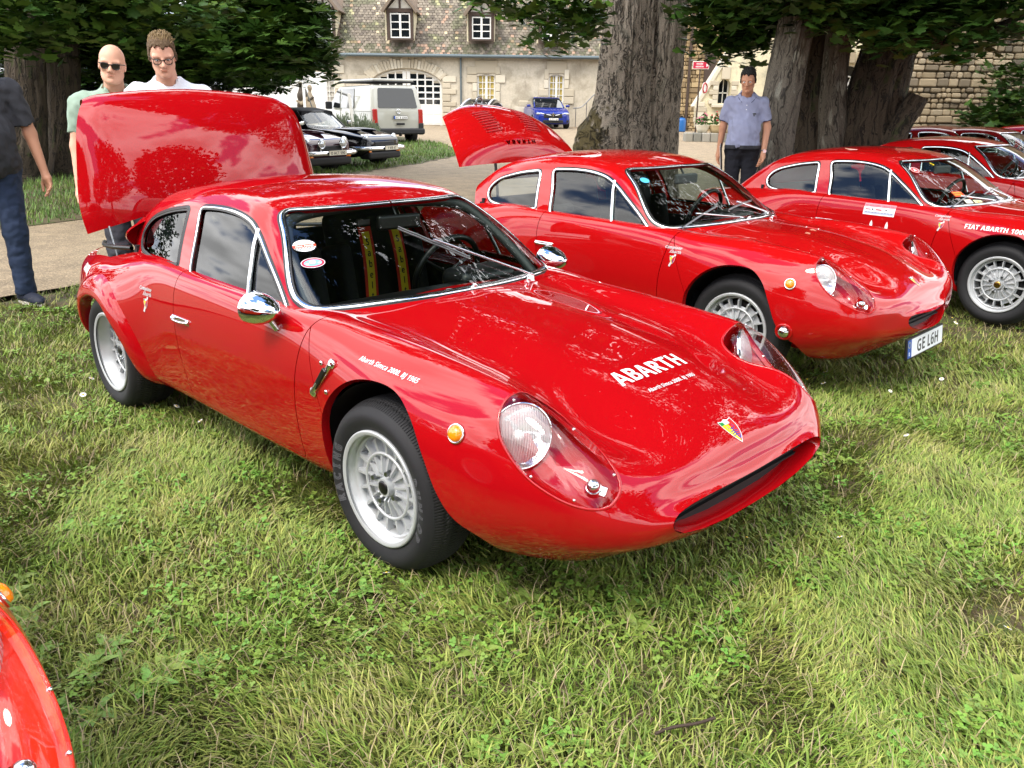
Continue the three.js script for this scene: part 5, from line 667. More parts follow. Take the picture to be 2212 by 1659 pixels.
// a band of pixels at a distance gives a blob; used to place crowns at their real size
const P3 = (u, v, d) => { const q = at(u, v, d); return [q.x, q.y, q.z]; };
{
  // big double-trunked tree in the middle
  const B = at(1362, 330, 13), t = thing('plane_tree', 'huge grey double trunk with a mossy burl at its foot behind the coupe row', 'tree'), X = B.x, Z = -13;
  part('trunk', trunkGeo([[X - 0.18, -0.05, Z + 0.05, 0.46], [X - 0.2, 0.4, Z, 0.49], [X - 0.17, 1.0, Z, 0.46], [X - 0.14, 1.6, Z, 0.405], [X - 0.12, 2.3, Z, 0.385], [X - 0.12, 3.4, Z, 0.38], [X - 0.25, 5.2, Z, 0.42], [X - 0.5, 8, Z, 0.3]], { nu: 130, nv: 130, seed: 3, flare: 0.06, lobe: 0.05, ridge: 0.022, moss: (x, y, z) => sstep(0.05, 0.3, sstep(X - 0.42, X - 0.66, x) * sstep(1.6, 1.2, y) + (0.6 * n3(x * 4, y * 4, z * 4) + 0.5 * n3(x * 13, y * 13, z * 13)) * sstep(X - 0.2, X - 0.5, x) * sstep(1.9, 1.3, y) - 0.3), burls: [[X - 0.58, 1.05, Z + 0.32, 0.55, 0.2], [X - 0.66, 0.75, Z + 0.2, 0.5, 0.16]] }), M.barkBig, t);
  part('trunk', trunkGeo([[X + 0.36, -0.05, Z - 0.15, 0.37], [X + 0.37, 0.6, Z - 0.15, 0.34], [X + 0.38, 1.4, Z - 0.12, 0.32], [X + 0.40, 2.4, Z - 0.1, 0.31], [X + 0.42, 3.6, Z - 0.1, 0.30], [X + 0.9, 6, Z - 0.3, 0.25]], { nu: 120, nv: 100, seed: 8, flare: 0.1, lobe: 0.06, ridge: 0.018 }), M.barkGrey, t);
  crown(t, 'maple', [[X, 6.6, Z, 4.6, 1.9, 3.6, 1500], [X - 0.2, 4.3, Z + 1.0, 2.2, 0.5, 1.6, 120], [X + 4.6, 4.7, Z + 0.5, 3.2, 1.5, 2.6, 700], [-1.5, 8.6, -11.0, 3.6, 1.8, 3.0, 800], [0.8, 8.0, -7.6, 3.0, 1.2, 2.4, 640], [0.6, 8.4, -4.4, 2.2, 0.8, 1.5, 320]], 0.16, 41, 1.0);
  limb(t, [[X - 0.2, 3.4, Z], [X - 1.0, 4.2, Z + 0.8], [X - 2.2, 4.9, Z + 1.4]], 0.14, 0.05, M.barkGrey); limb(t, [[X + 0.5, 3.6, Z], [X + 2.0, 4.6, Z + 0.6], [X + 4.2, 5.4, Z + 0.8]], 0.16, 0.05, M.barkGrey);
  // low sprays in front of the roof, left of the trunk
  const spr = []; for (const [u, v, d, n, rx, ry] of [[1150, 20, 10.5, 16, 0.34, 0.16], [1075, 5, 10.5, 10, 0.3, 0.12], [1105, 45, 10.5, 5, 0.12, 0.1], [1240, 30, 11, 26, 0.28, 0.22], [1215, 95, 10.5, 3, 0.1, 0.06], [1180, 100, 10.5, 3, 0.08, 0.06], [1270, 60, 11.5, 16, 0.16, 0.2], [1205, 60, 10.8, 9, 0.16, 0.12]]) { const q = at(u, v, d); spr.push([q.x, q.y, q.z, rx, ry, 0.4, n]); }
  crown(t, 'maple', spr, 0.15, 43, 1.15, 7);
  // right-hand trunks
  const tk = (u0, v0, d0, u1, v1, d1, r0, r1, extra) => { const a = at(u0, v0, d0), b = at(u1, v1, d1); return [[a.x, -0.15, a.z, r0 * 1.1], [a.x, Math.max(0.1, a.y), a.z, r0], ...(extra || []).map(([u, v, d, r]) => [...P3(u, v, d), r]), [b.x, b.y, b.z, r1]]; };
  const t2 = thing('leaning_tree', 'slim pale grey trunk leaning right beside the man in the polo shirt', 'tree');
  part('trunk', trunkGeo(tk(1672, 470, 10.5, 1770, -220, 10.5, 0.25, 0.21, [[1668, 340, 10.5, 0.235], [1690, 200, 10.5, 0.21], [1714, 80, 10.5, 0.205], [1740, -60, 10.5, 0.21]]), { nu: 110, nv: 80, seed: 13, flare: 0.05, ridge: 0.01 }), M.barkLichen, t2);
  crown(t2, 'maple', [[...P3(1590, 30, 11.2), 0.8, 0.34, 0.8, 100], [...P3(1540, 100, 11.2), 0.3, 0.12, 0.4, 9], [...P3(1600, 108, 11.2), 0.45, 0.12, 0.3, 18], [...P3(1660, 0, 11), 0.7, 0.5, 1.0, 120]], 0.15, 51, 0.85, 9);
  const t3 = thing('lichen_tree', 'forked dark trunk with grey lichen between the leaning trunk and the widest trunk', 'tree');
  part('trunk', trunkGeo(tk(1750, 480, 11.5, 1835, -200, 11.5, 0.30, 0.24, [[1752, 330, 11.5, 0.27], [1758, 200, 11.5, 0.24], [1775, 90, 11.5, 0.22]]), { nu: 110, nv: 80, seed: 17, lobe: 0.16, flare: 0.1, ridge: 0.02 }), M.barkMoss, t3);
  part('trunk', trunkGeo(tk(1806, 470, 11.1, 1880, -160, 11.2, 0.23, 0.18, [[1802, 330, 11.1, 0.19], [1800, 200, 11.1, 0.155], [1815, 70, 11.1, 0.155]]), { nu: 90, nv: 60, seed: 19, lobe: 0.1, ridge: 0.01 }), M.barkLichen, t3);
  const t4 = thing('mossy_tree', 'widest dark mossy trunk leaning right in front of the ruined stone wall', 'tree');
  part('trunk', trunkGeo(tk(1885, 470, 11, 2030, -200, 11, 0.40, 0.30, [[1880, 330, 11, 0.36], [1895, 210, 11, 0.32], [1922, 110, 11, 0.31], [1968, -20, 11, 0.30]]), { nu: 120, nv: 90, seed: 23, lobe: 0.14, flare: 0.12, ridge: 0.022 }), M.barkMoss, t4);
  part('stump', trunkGeo(tk(1925, 330, 10.6, 1985, 210, 10.6, 0.13, 0.11, [[1952, 265, 10.6, 0.115]]), { nu: 40, nv: 40, seed: 29, lobe: 0.1 }), M.barkMoss, t4);
  crown(t4, 'maple', [[...P3(1880, -20, 10), 1.6, 0.40, 1.0, 210], [...P3(2080, -15, 10), 1.2, 0.34, 0.9, 110], [...P3(1985, 70, 9.4), 0.6, 0.2, 0.6, 30], [...P3(2050, 118, 9.2), 0.3, 0.07, 0.3, 5], [...P3(1880, 60, 9.8), 0.5, 0.14, 0.5, 18], [...P3(2130, 60, 9.6), 0.5, 0.2, 0.5, 12], [...P3(1760, -20, 11), 1.2, 0.5, 1.2, 130], [3.5, 7.5, -9.5, 4.4, 2.0, 3.4, 760], [4.2, 7.2, -5.2, 3.4, 1.5, 2.6, 720], [11.5, 6.5, -15.5, 4, 1.6, 2.4, 420], [8, 6.5, -9, 3.4, 2.4, 3.4, 600], [7.5, 5.2, -13, 3.5, 2.0, 2.5, 420]], 0.155, 61, 0.8);
  limb(t4, [P3(1990, -60, 11), P3(1960, 60, 10.4), P3(2030, 90, 10.2), P3(2120, 75, 10), P3(2230, 20, 9.8)], 0.07, 0.035, M.barkMoss);
  limb(t4, [P3(1900, 40, 11), P3(1820, 95, 10.2), P3(1790, 60, 10)], 0.03, 0.012, M.barkMoss); limb(t4, [P3(1960, 20, 10.6), P3(1900, 60, 10.2), P3(1830, 110, 10)], 0.025, 0.01, M.barkMoss);
  // left: dark trees over the path
  const t5 = thing('chestnut_tree', 'dark straight trunk left of the bald man under a dense leafy crown', 'tree');
  part('trunk', trunkGeo(tk(142, 368, 16.5, 132, -200, 16.5, 0.34, 0.26, [[140, 300, 16.5, 0.29], [136, 150, 16.5, 0.27]]), { nu: 70, nv: 50, seed: 33, flare: 0.12 }), M.barkMoss, t5);
  crown(t5, 'maple', [[...P3(90, 20, 11), 1.3, 0.45, 1.2, 120], [...P3(330, 10, 11.5), 1.0, 0.35, 1.2, 76], [...P3(250, 62, 11), 0.42, 0.16, 0.5, 15], [...P3(30, 95, 11), 0.5, 0.16, 0.6, 14], [...P3(300, 110, 11.5), 0.22, 0.08, 0.3, 6], [-9, 6, -17, 5.5, 3.0, 4, 1000]], 0.17, 71, 1.0);
  const t6 = thing('forked_tree', 'dark forked trunk at the left edge with a large car parked behind it', 'tree');
  part('trunk', trunkGeo(tk(40, 372, 15.5, 60, -200, 15.5, 0.42, 0.3, [[55, 300, 15.5, 0.34], [55, 150, 15.5, 0.31]]), { nu: 70, nv: 60, seed: 37, flare: 0.16, lobe: 0.1 }), M.barkMoss, t6);
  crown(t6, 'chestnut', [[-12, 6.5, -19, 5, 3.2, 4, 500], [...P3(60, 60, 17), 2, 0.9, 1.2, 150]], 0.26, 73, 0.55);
  const t7 = thing('chestnut_tree', 'broad dense chestnut crown whose leaf tips hang in front of the barn wall', 'tree');
  part('trunk', trunkGeo(tk(300, 330, 19, 300, -200, 19, 0.34, 0.26), { nu: 50, nv: 40, seed: 39 }), M.barkMoss, t7);
  crown(t7, 'chestnut', [[...P3(430, 40, 17), 2.3, 1.1, 1.4, 300], [...P3(560, 40, 15.5), 0.95, 0.85, 1.2, 170], [...P3(620, 70, 15), 0.45, 0.62, 0.7, 70], [...P3(655, 120, 14.5), 0.3, 0.3, 0.5, 22], [...P3(560, 130, 16), 0.5, 0.28, 0.6, 36], [...P3(350, 120, 18), 1.8, 0.55, 1.2, 200], [...P3(500, 155, 18.5), 0.9, 0.2, 0.6, 36], [-6.2, 6.3, -17, 4.2, 2.8, 3.6, 620], [...P3(200, 130, 20), 2.4, 0.7, 0.8, 160], [...P3(420, 130, 21), 2.6, 0.8, 0.8, 200], [...P3(520, 100, 20), 1.6, 1.1, 0.8, 160]], 0.25, 77, 0.9);
}
{ // dense wood closing the view at the left, bushes by the ruined wall
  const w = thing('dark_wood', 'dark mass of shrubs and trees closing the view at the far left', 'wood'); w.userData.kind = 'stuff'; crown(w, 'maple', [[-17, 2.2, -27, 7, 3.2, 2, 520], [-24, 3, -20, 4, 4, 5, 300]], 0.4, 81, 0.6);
  const b = thing('wall_shrub', 'leafy shrub growing against the ruined wall at the right edge', 'shrub'); part('stem', rod(V(10.6, 0, -17.6), V(10.7, 1.4, -17.8), 0.04, 0.02), M.barkMoss, b); crown(b, 'maple', [[...P3(2195, 245, 17.5), 0.6, 0.4, 0.5, 50], [...P3(2130, 262, 17.6), 0.5, 0.25, 0.4, 26], [...P3(2200, 170, 18), 0.5, 0.4, 0.4, 20]], 0.17, 83, 0.8);
}
{ // trees behind the photographer that the paint and chrome mirror
  const r = rng(5); for (const [x, z, h, s, lab] of [[-13, 10, 7.5, 4.2, 'leafy tree behind the viewer to the left of the lawn'], [4.5, 14, 12.5, 6, 'tall leafy tree far behind the viewer'], [13, 6, 11, 5.5, 'leafy tree at the right side of the lawn out of view'], [-3, 20, 10, 5.5, 'wide leafy tree at the back of the lawn out of view']]) { const t = thing('lawn_tree', lab, 'tree'); part('trunk', trunkGeo([[x, 0, z, 0.4], [x, 2, z, 0.32], [x + 0.2, h * 0.7, z, 0.2]], { nu: 20, nv: 20 }), M.barkGrey, t); crown(t, 'maple', [[x, h * 0.6, z, s, h * 0.4, s, 560]], 0.5, 90 + x | 0, 1, 9); }
}
// ---------- the long barn-like house across the courtyard ----------
const plasterTex = (seed, base, dirt, amt) => noiseTex(512, (u, v) => { const a = tn(u, v, 4, seed, 4), b = tn(u, v, 16, seed + 3, 4), c = tn(u, v, 70, seed + 6, 2), st = tn(u, v * 0.22, 22, seed + 8, 3); const m = clamp(sstep(-0.1, 0.5, a + 0.5 * b) * amt + 0.5 * sstep(0.12, 0.5, st) * amt); const k = 1 + 0.10 * c + 0.07 * b; return [0, 1, 2].map((i) => lerp(base[i], dirt[i], m) * k); }, 1);
M.plaster = new THREE.MeshStandardMaterial({ map: plasterTex(4, [188, 179, 161], [146, 137, 120], 0.75), roughness: 0.95 }); M.plaster.map.repeat.set(0.13, 0.13);
M.cream = new THREE.MeshStandardMaterial({ map: plasterTex(9, [204, 194, 164], [164, 158, 136], 0.8), roughness: 0.95 }); M.cream.map.repeat.set(0.3, 0.3);
M.stoneL = ['#bfb7a4', '#b7ad99', '#b0a692', '#c4bcaa', '#aba18d'].map((c) => mat(c, 0.95)); M.whitePaint = mat(0xd9d8d2, 0.55); M.woodDark = mat(0x3f3128, 0.8); M.woodGrey = mat(0x6d6053, 0.9); M.zinc = mat(0x5d686c, 0.5, 0.4); M.paneDark = phys(0x11161a, { roughness: 0.06, specularIntensity: 0.8 }); M.glassDull = M.paneDark; M.plankWood = mat(0x8a7a5a, 0.9); M.potLeaf = new THREE.MeshStandardMaterial({ color: 0x35541e, roughness: 0.8, side: THREE.DoubleSide }); M.redFl = mat(0xb02030, 0.7); M.pinkFl = mat(0xd06a8a, 0.7); M.curtain = mat(0xb9b4a8, 0.9); M.blind = mat(0xc9b368, 0.9); M.stainDark = mat(0x6c6250, 1);
const BZ = -46, upx = (u, v, d = 46) => at(u, v, d);
const BG = 0.28; // ground level at the house
// window: outline from lower left (x, y), at plane z, grid of panes
function windowUnit(parent, x0, x1, y0, y1, z, cols, rows, o = {}) {
  const w = x1 - x0, h = y1 - y0, f = o.frame || 0.06, bar = o.bar || 0.025, win = part('window', [bx(f, h, 0.07, x0 + f / 2, y0 + h / 2, z), bx(f, h, 0.07, x1 - f / 2, y0 + h / 2, z), bx(w - 2 * f, f, 0.07, x0 + w / 2, y0 + f / 2, z), bx(w - 2 * f, f, 0.07, x0 + w / 2, y1 - f / 2, z)], o.mat || M.whitePaint, parent);
  const bars = []; if (o.mullion) bars.push(bx(o.mullion, h - 2 * f, 0.06, x0 + w / 2, y0 + h / 2, z + 0.01));
  for (let i = 1; i < cols; i++) { const xx = x0 + f + (w - 2 * f) * i / cols; if (!(o.mullion && Math.abs(xx - x0 - w / 2) < 0.02)) bars.push(bx(bar, h - 2 * f, 0.05, xx, y0 + h / 2, z + 0.005)); }
  for (let j = 1; j < rows; j++) bars.push(bx(w - 2 * f, bar, 0.048, x0 + w / 2, y0 + f + (h - 2 * f) * j / rows, z + 0.004));
  if (bars.length) part('glazing_bar', bars, o.mat || M.whitePaint, win);
  const cw = (w - 2 * f) / cols, ch = (h - 2 * f) / rows; for (let i = 0; i < cols; i++) for (let j = 0; j < rows; j++) part('pane', bx(cw - 0.002, ch - 0.002, 0.008, x0 + f + cw * (i + 0.5), y0 + f + ch * (j + 0.5), z - 0.012), (o.behind ? M.clear : M.paneDark), win);
  if (o.behind) part('curtain', bx(w - 2 * f, h - 2 * f, 0.01, x0 + w / 2, y0 + h / 2, z - 0.05), o.behind, win);
  return win;
}
{
  const r = rng(21), bld = thing('barn_house', 'long plastered house with a steep tiled roof, dormers and an arched white gate', 'house');
  const X0 = upx(560, 200).x, X1 = upx(1476, 200).x, eY = upx(1000, 121).y, wz = BZ;
  const ga = upx(803, 260).x, gb = upx(956, 260).x, gm = (ga + gb) / 2, gw = (gb - ga) / 2, spr = upx(880, 184).y, top = upx(880, 149).y, rise = top - spr;
  const archY = (x) => spr + rise * Math.sqrt(Math.max(0, 1 - ((x - gm) / gw) ** 2)) ** 1.15;
  const holes = []; { const h = [[ga, BG - 0.05]]; for (let i = 0; i <= 24; i++) { const x = lerp(ga, gb, i / 24); h.push([x, archY(x)]); } h.push([gb, BG - 0.05]); holes.push(h); }
  const winRect = [[675, 722, 160, 222], [1031, 1070, 160, 236], [1186, 1219, 161, 236]].map(([a, b, c, d]) => [upx(a, c).x, upx(b, c).x, upx(a, d).y, upx(a, c).y]);
  for (const [a, b, c, d] of winRect) holes.push([[a, c], [a, d - 0.12], [lerp(a, b, 0.25), d - 0.03], [lerp(a, b, 0.5), d], [lerp(a, b, 0.75), d - 0.03], [b, d - 0.12], [b, c]]);
  const wall = plate([[X0, BG - 0.6], [X1, BG - 0.6], [X1, eY], [X0, eY]], 0.45, 0, holes).translate(0, 0, wz - 0.45); part('wall', wall, M.plaster, bld);
  part('gable_wall', [bx(0.4, 4.2, 9, X0 + 0.2, BG + 1.8, wz - 5), bx(0.4, 4.2, 9, X1 - 0.2, BG + 1.8, wz - 5), bx(X1 - X0, 4, 0.3, (X0 + X1) / 2, BG + 1.8, wz - 9.6)], M.plaster, bld);
  // stones: voussoirs, jambs
  const stone = (w, h, x, y, rz = 0, d = 0.10) => { const g = rbx(w, h, d, 0.03, 0, 0, 0, 0, rz, 0, 1); return part('stone', g.translate(x, y, wz + 0.015 + r() * 0.02), M.stoneL[r() * 5 | 0], bld); };
  const nV = 27; for (let i = 0; i < nV; i++) { const a = Math.PI * (0.12 + 0.76 * (i + 0.5) / nV), px = gm - Math.cos(a) * gw * 1.0, k = 0.42 + (i % 3 === 0 ? 0.16 : 0) * r() + 0.1 * r(), nx = -Math.cos(a) / gw, ny = Math.sin(a) / rise * 0.75, l = Math.hypot(nx, ny), dx = nx / l, dy = ny / l, y = archY(px); if (Math.abs(i - (nV - 1) / 2) < 1) { if (i === (nV - 1) / 2) stone(0.34, 0.72, px, y + 0.38); continue; } stone(0.155, k, px + dx * (k / 2 + 0.03), y + dy * (k / 2 + 0.03), Math.atan2(dy, dx) - Math.PI / 2); }
  for (const s of [-1, 1]) { let y = BG, i = 0; while (y < spr + 0.3) { const h = 0.24 + 0.12 * r(), w = i++ % 2 ? 0.72 : 0.42; stone(w, h - 0.025, (s < 0 ? ga : gb) + s * (w / 2 + 0.02), y + h / 2); y += h; } }
  winRect.forEach(([a, b, c, d], i) => { let y = c - 0.1; while (y < d + 0.1) { const h = 0.3 + 0.22 * r(); for (const s of [-1, 1]) { const w = r() < 0.35 ? 0.52 : 0.24; stone(w, h - 0.02, (s < 0 ? a : b) + s * (w / 2 + 0.01), y + h / 2); } y += h; } stone(b - a + 0.5, 0.16, (a + b) / 2, c - 0.1); if (i) { part('lintel_panel', rbx(b - a + 0.25, 0.62, 0.07, 0.02, (a + b) / 2, d + 0.36, wz + 0.02), M.stoneL[4], bld); } else part('lintel_panel', rbx(b - a + 0.3, 0.28, 0.07, 0.02, (a + b) / 2, d + 0.2, wz + 0.02), M.stoneL[1], bld); });
  windowUnit(bld, winRect[0][0], winRect[0][1], winRect[0][2], winRect[0][3], wz - 0.16, 4, 5, { mullion: 0.1, pane: M.glassDull, behind: M.curtain, frame: 0.08, bar: 0.03 });
  for (const i of [1, 2]) windowUnit(bld, ...winRect[i].slice(0, 2), winRect[i][2], winRect[i][3], wz - 0.16, 4, 5, { mullion: 0.12, pane: M.glassDull, behind: M.blind, frame: 0.08, bar: 0.035 });
  // gate leaves
  for (const s of [-1, 1]) {
    const leaf = part('gate_leaf', bx(0.16, top - BG - 0.1, 0.08, gm + s * 0.1, BG + (top - BG - 0.1) / 2, wz - 0.2), M.whitePaint, bld), sillY = BG + 1.02, cols = 4, cw = (gw - 0.24) / cols, rh = (spr - sillY) / 3.1, fr = [];
    fr.push(bx(0.13, spr - BG, 0.07, gm + s * (gw - 0.07), BG + (spr - BG) / 2, wz - 0.2));
    for (let i = 0; i <= cols; i++) { const x = gm + s * (0.16 + i * cw), t = archY(x) - 0.12; fr.push(bx(0.075, t - sillY, 0.05, x, (t + sillY) / 2, wz - 0.195)); }
    for (let j = 0; j <= 4; j++) { const y = sillY + j * rh, hw = y > spr ? gw * Math.sqrt(Math.max(0, 1 - ((y - spr) / rise) ** 2)) - 0.1 : gw - 0.06; if (hw > 0.3) fr.push(bx(hw - 0.1, 0.075, 0.052, gm + s * (0.1 + (hw - 0.1) / 2), y, wz - 0.194)); }
    const rim = []; for (let i = 0; i <= 16; i++) { const x = gm + s * gw * (0.04 + 0.96 * i / 16); rim.push(V(x, archY(x) - 0.05, wz - 0.19)); } fr.push(tube(rim, 0.06, 24, 6)); part('glazing_bar', fr, M.whitePaint, leaf);
    for (let i = 0; i < cols; i++) for (let j = 0; j < 5; j++) { const x = gm + s * (0.16 + (i + 0.5) * cw), y = sillY + (j + 0.5) * rh, t = archY(x + s * cw * 0.4) - 0.1; if (y - rh * 0.2 < t) part('pane', bx(cw - 0.05, Math.min(rh - 0.05, Math.max(0.1, t - (y - rh / 2) - 0.04)), 0.01, x, Math.min(y, (y - rh / 2 + t) / 2), wz - 0.21), M.paneDark, leaf); }
    part('lower_panel', bx(gw - 0.12, 1.0, 0.05, gm + s * (0.1 + (gw - 0.12) / 2), BG + 0.52, wz - 0.205), M.whitePaint, leaf);
    for (let i = 0; i < 4; i++) for (let j = 0; j < 2; j++) part('gate_panel', rbx(cw - 0.1, 0.38, 0.03, 0.01, gm + s * (0.16 + (i + 0.5) * cw), BG + 0.27 + j * 0.48, wz - 0.178, 0, 0, 0, 1), M.whitePaint, leaf);
  }
  // roof
  const sl = 0.93, roofW = X1 - X0 + 0.5, xm = (X0 + X1) / 2, len = 6.4, dz = -Math.cos(sl), dyy = Math.sin(sl), ez = wz + 0.38, roof = part('roof', [bx(roofW, 0.1, len, 0, 0, 0).applyMatrix4(new THREE.Matrix4().makeRotationX(sl)).translate(xm, eY + dyy * len / 2 - 0.02, ez + dz * len / 2), bx(roofW, 0.1, len, 0, 0, 0).applyMatrix4(new THREE.Matrix4().makeRotationX(-sl)).translate(xm, eY + dyy * len / 2 - 0.02, ez + dz * len * 1.5)], M.woodGrey, bld);
  const tileG = [0, 1, 2].map((k) => { const rr = rng(70 + k), g = rbx(0.178, 0.022, 0.24, 0.008, 0, 0, 0, 0, 0, 0, 1), P = g.attributes.position; for (let i = 0; i < P.count; i++) if (P.getZ(i) > 0.05) P.setXYZ(i, P.getX(i) * (0.86 + 0.1 * rr()), P.getY(i), P.getZ(i) + 0.012 * rr()); g.computeVertexNormals(); return g; });
  const list = []; const rows = 38, colsN = Math.ceil(roofW / 0.185); for (let j = 0; j < rows; j++) for (let i = 0; i < colsN; i++) { const s = 0.05 + j * 0.165, x = X0 - 0.2 + (i + (j % 2) * 0.5) * 0.185 + (r() - 0.5) * 0.02; if (x > X1 + 0.2) continue; const y = eY + dyy * s + 0.055 + 0.012 * r(), z = ez + dz * s + 0.05; list.push({ x, y, z, j, k: r(), rx: sl - 0.10 + (r() - 0.5) * 0.10, ry: (r() - 0.5) * 0.14, rz: (r() - 0.5) * 0.12 }); }
  const tone = (p) => { const m = fbm2(p.x * 0.5, p.j * 0.12, 3), v = p.k; let c = [lerp(0.12, 0.27, v), lerp(0.10, 0.23, v), lerp(0.08, 0.175, v)]; if (v > 0.94) c = [0.50, 0.42, 0.28]; else if (v > 0.90) c = [0.36, 0.24, 0.17]; const mo = sstep(0.0, 0.4, m); return [c[0] * (1 - 0.35 * mo), c[1] * (1 - 0.25 * mo), c[2] * (1 - 0.4 * mo)]; };
  const dorm = [[700, 25, 72, 16], [865, 28, 82, 20], [1040, 36, 84, 19], [1190, 48, 88, 18]].map(([u, a, b, hw]) => { const c = upx(u, b, 45.3), tq = upx(u, a, 45.3), w = hw / 1793 * 45.3; return { x: c.x, y0: c.y, y1: tq.y, w }; });
  const nearDormer = (p) => dorm.some((d) => Math.abs(p.x - d.x) < d.w + 0.22 && p.y > d.y0 - 0.16);
  const vis = list.filter((p) => !nearDormer(p)); const tileM = [0, 1, 2, 3, 4, 5, 6, 7].map((k) => { const m = mat(0xffffff, 0.95); m.color.setRGB(...tone({ x: k * 3.1, j: k * 5, k: (k + 0.5) / 8 })); return m; });
  const inView = vis.filter((p) => p.j < 4 && p.x > upx(720, 100).x && p.x < upx(1290, 100).x).slice(0, 290), rest = new Set(inView);
  for (const p of inView) { const t = new THREE.Mesh(tileG[p.k * 3 | 0], tileM[Math.min(7, p.k * 8 | 0)]); t.name = 'roof_tile'; t.position.set(p.x, p.y, p.z); t.rotation.set(p.rx, p.ry, p.rz); t.castShadow = t.receiveShadow = true; roof.add(t); }
  { const l = vis.filter((p) => !rest.has(p)), wt = mat(0xffffff, 0.95), im = new THREE.InstancedMesh(tileG[0], wt, l.length), m = new THREE.Matrix4(), q = new THREE.Quaternion(), e = new THREE.Euler(), c = new THREE.Color(); l.forEach((p, i) => { e.set(p.rx, p.ry, p.rz); m.compose(V(p.x, p.y, p.z), q.setFromEuler(e), V(1, 1, 1)); im.setMatrixAt(i, m); im.setColorAt(i, c.setRGB(...tone(p))); }); im.name = 'roof_tiles'; im.userData.kind = 'stuff'; im.castShadow = im.receiveShadow = true; roof.add(im); }
  for (const d of dorm) {
    const z = wz + 0.62, D = part('dormer', [bx(0.14, d.y1 - d.y0 + 0.26, 0.14, d.x - d.w - 0.08, (d.y0 + d.y1) / 2 + 0.06, z), bx(0.14, d.y1 - d.y0 + 0.26, 0.14, d.x + d.w + 0.08, (d.y0 + d.y1) / 2 + 0.06, z), bx(d.w * 2 + 0.3, 0.18, 0.15, d.x, d.y1 + 0.13, z), bx(d.w * 2 + 0.34, 0.07, 0.2, d.x, d.y0 - 0.06, z + 0.02), bx(0.1, 0.6, 0.1, d.x, d.y1 + 0.45, z)], M.woodDark, bld);
    windowUnit(D, d.x - d.w, d.x + d.w, d.y0, d.y1, z - 0.02, 2, 3, { mullion: 0.1, frame: 0.06, bar: 0.045 }).name = 'dormer_window';
    const ch = []; for (const s of [-1, 1]) { const g = plate([[0, d.y0 - 0.25], [0, d.y1 + 0.25], [-2.4, d.y1 + 0.25]], 0.08).rotateY(-Math.PI / 2).scale(1, 1, -1); const q = plate([[0, 0], [0, d.y1 - d.y0 + 0.4], [-1.9, d.y1 - d.y0 + 0.4]], 0.07); q.rotateY(Math.PI / 2 * -1); const P = q.attributes.position; for (let i = 0; i < P.count; i++) { const zz = P.getZ(i); P.setZ(i, zz < 0 ? zz : -zz); } ch.push(q.translate(d.x + s * (d.w + 0.19) , d.y0 - 0.12, z - 0.05)); } for (const c of ch) part('cheek', c, M.cream, D);
    part('gable_infill', plate([[d.x - d.w - 0.1, d.y1 + 0.2], [d.x + d.w + 0.1, d.y1 + 0.2], [d.x, d.y1 + 0.85]], 0.06).translate(0, 0, z - 0.05), M.curtain, D);
    part('dormer_roof', [bx(1.25, 0.07, 2.6, 0, 0, 0).rotateZ(0.9).translate(d.x - d.w * 0.5 - 0.2, d.y1 + 0.55, z - 0.95), bx(1.25, 0.07, 2.6, 0, 0, 0).rotateZ(-0.9).translate(d.x + d.w * 0.5 + 0.2, d.y1 + 0.55, z - 0.95)], M.woodGrey, D);
    part('bargeboard', [bx(1.3, 0.13, 0.05, 0, 0, 0).rotateZ(0.9).translate(d.x - d.w * 0.5 - 0.22, d.y1 + 0.53, z + 0.37), bx(1.3, 0.13, 0.05, 0, 0, 0).rotateZ(-0.9).translate(d.x + d.w * 0.5 + 0.22, d.y1 + 0.53, z + 0.37)], M.woodGrey, D);
  }
  part('gutter', new THREE.CylinderGeometry(0.085, 0.085, roofW, 12, 1, false, 0, Math.PI * 2).rotateZ(Math.PI / 2).translate(xm, eY - 0.02, ez + 0.09), M.zinc, bld);
  const dp = upx(996, 200).x; part('downpipe', [rod(V(dp, BG, wz + 0.1), V(dp, eY - 0.05, wz + 0.1), 0.05), ...[0.9, 2.4].map((y) => new THREE.CylinderGeometry(0.062, 0.062, 0.06, 12).translate(dp, BG + y, wz + 0.1))], M.zinc, bld);
  // memorial stone, bench stones
  const mx = upx(1131, 240).x, ms = thing('memorial_stone', 'pale carved stone tablet standing against the house wall beside the blue car', 'stone', [mx, BG, wz + 0.25]); part('tablet', rbx(0.95, 1.0, 0.16, 0.03, 0, 0.5, 0), M.stoneL[3], ms); part('crest', rbx(0.5, 0.32, 0.14, 0.06, 0, 1.14, 0), M.stoneL[2], ms); part('base', rbx(1.5, 0.2, 0.4, 0.04, 0, 0.08, 0.1), M.stoneL[4], ms);
  const rx0 = upx(1236, 240).x, rl = thing('stair_rail', 'thin metal handrail of the cellar steps between blue car and big trunk', 'railing', [rx0, BG, wz + 0.6]); part('handrail', [tube([V(0, 0.95, 0), V(0.4, 1.0, 0), V(1.2, 1.7, 0), V(1.8, 1.75, 0)], 0.03, 20, 6)], M.steel, rl); for (const x of [0.15, 0.7, 1.2, 1.7]) part('baluster', rod(V(x, 0, 0), V(x, 1.0 + Math.max(0, x - 0.4) * 0.8, 0), 0.02), M.steel, rl);
}
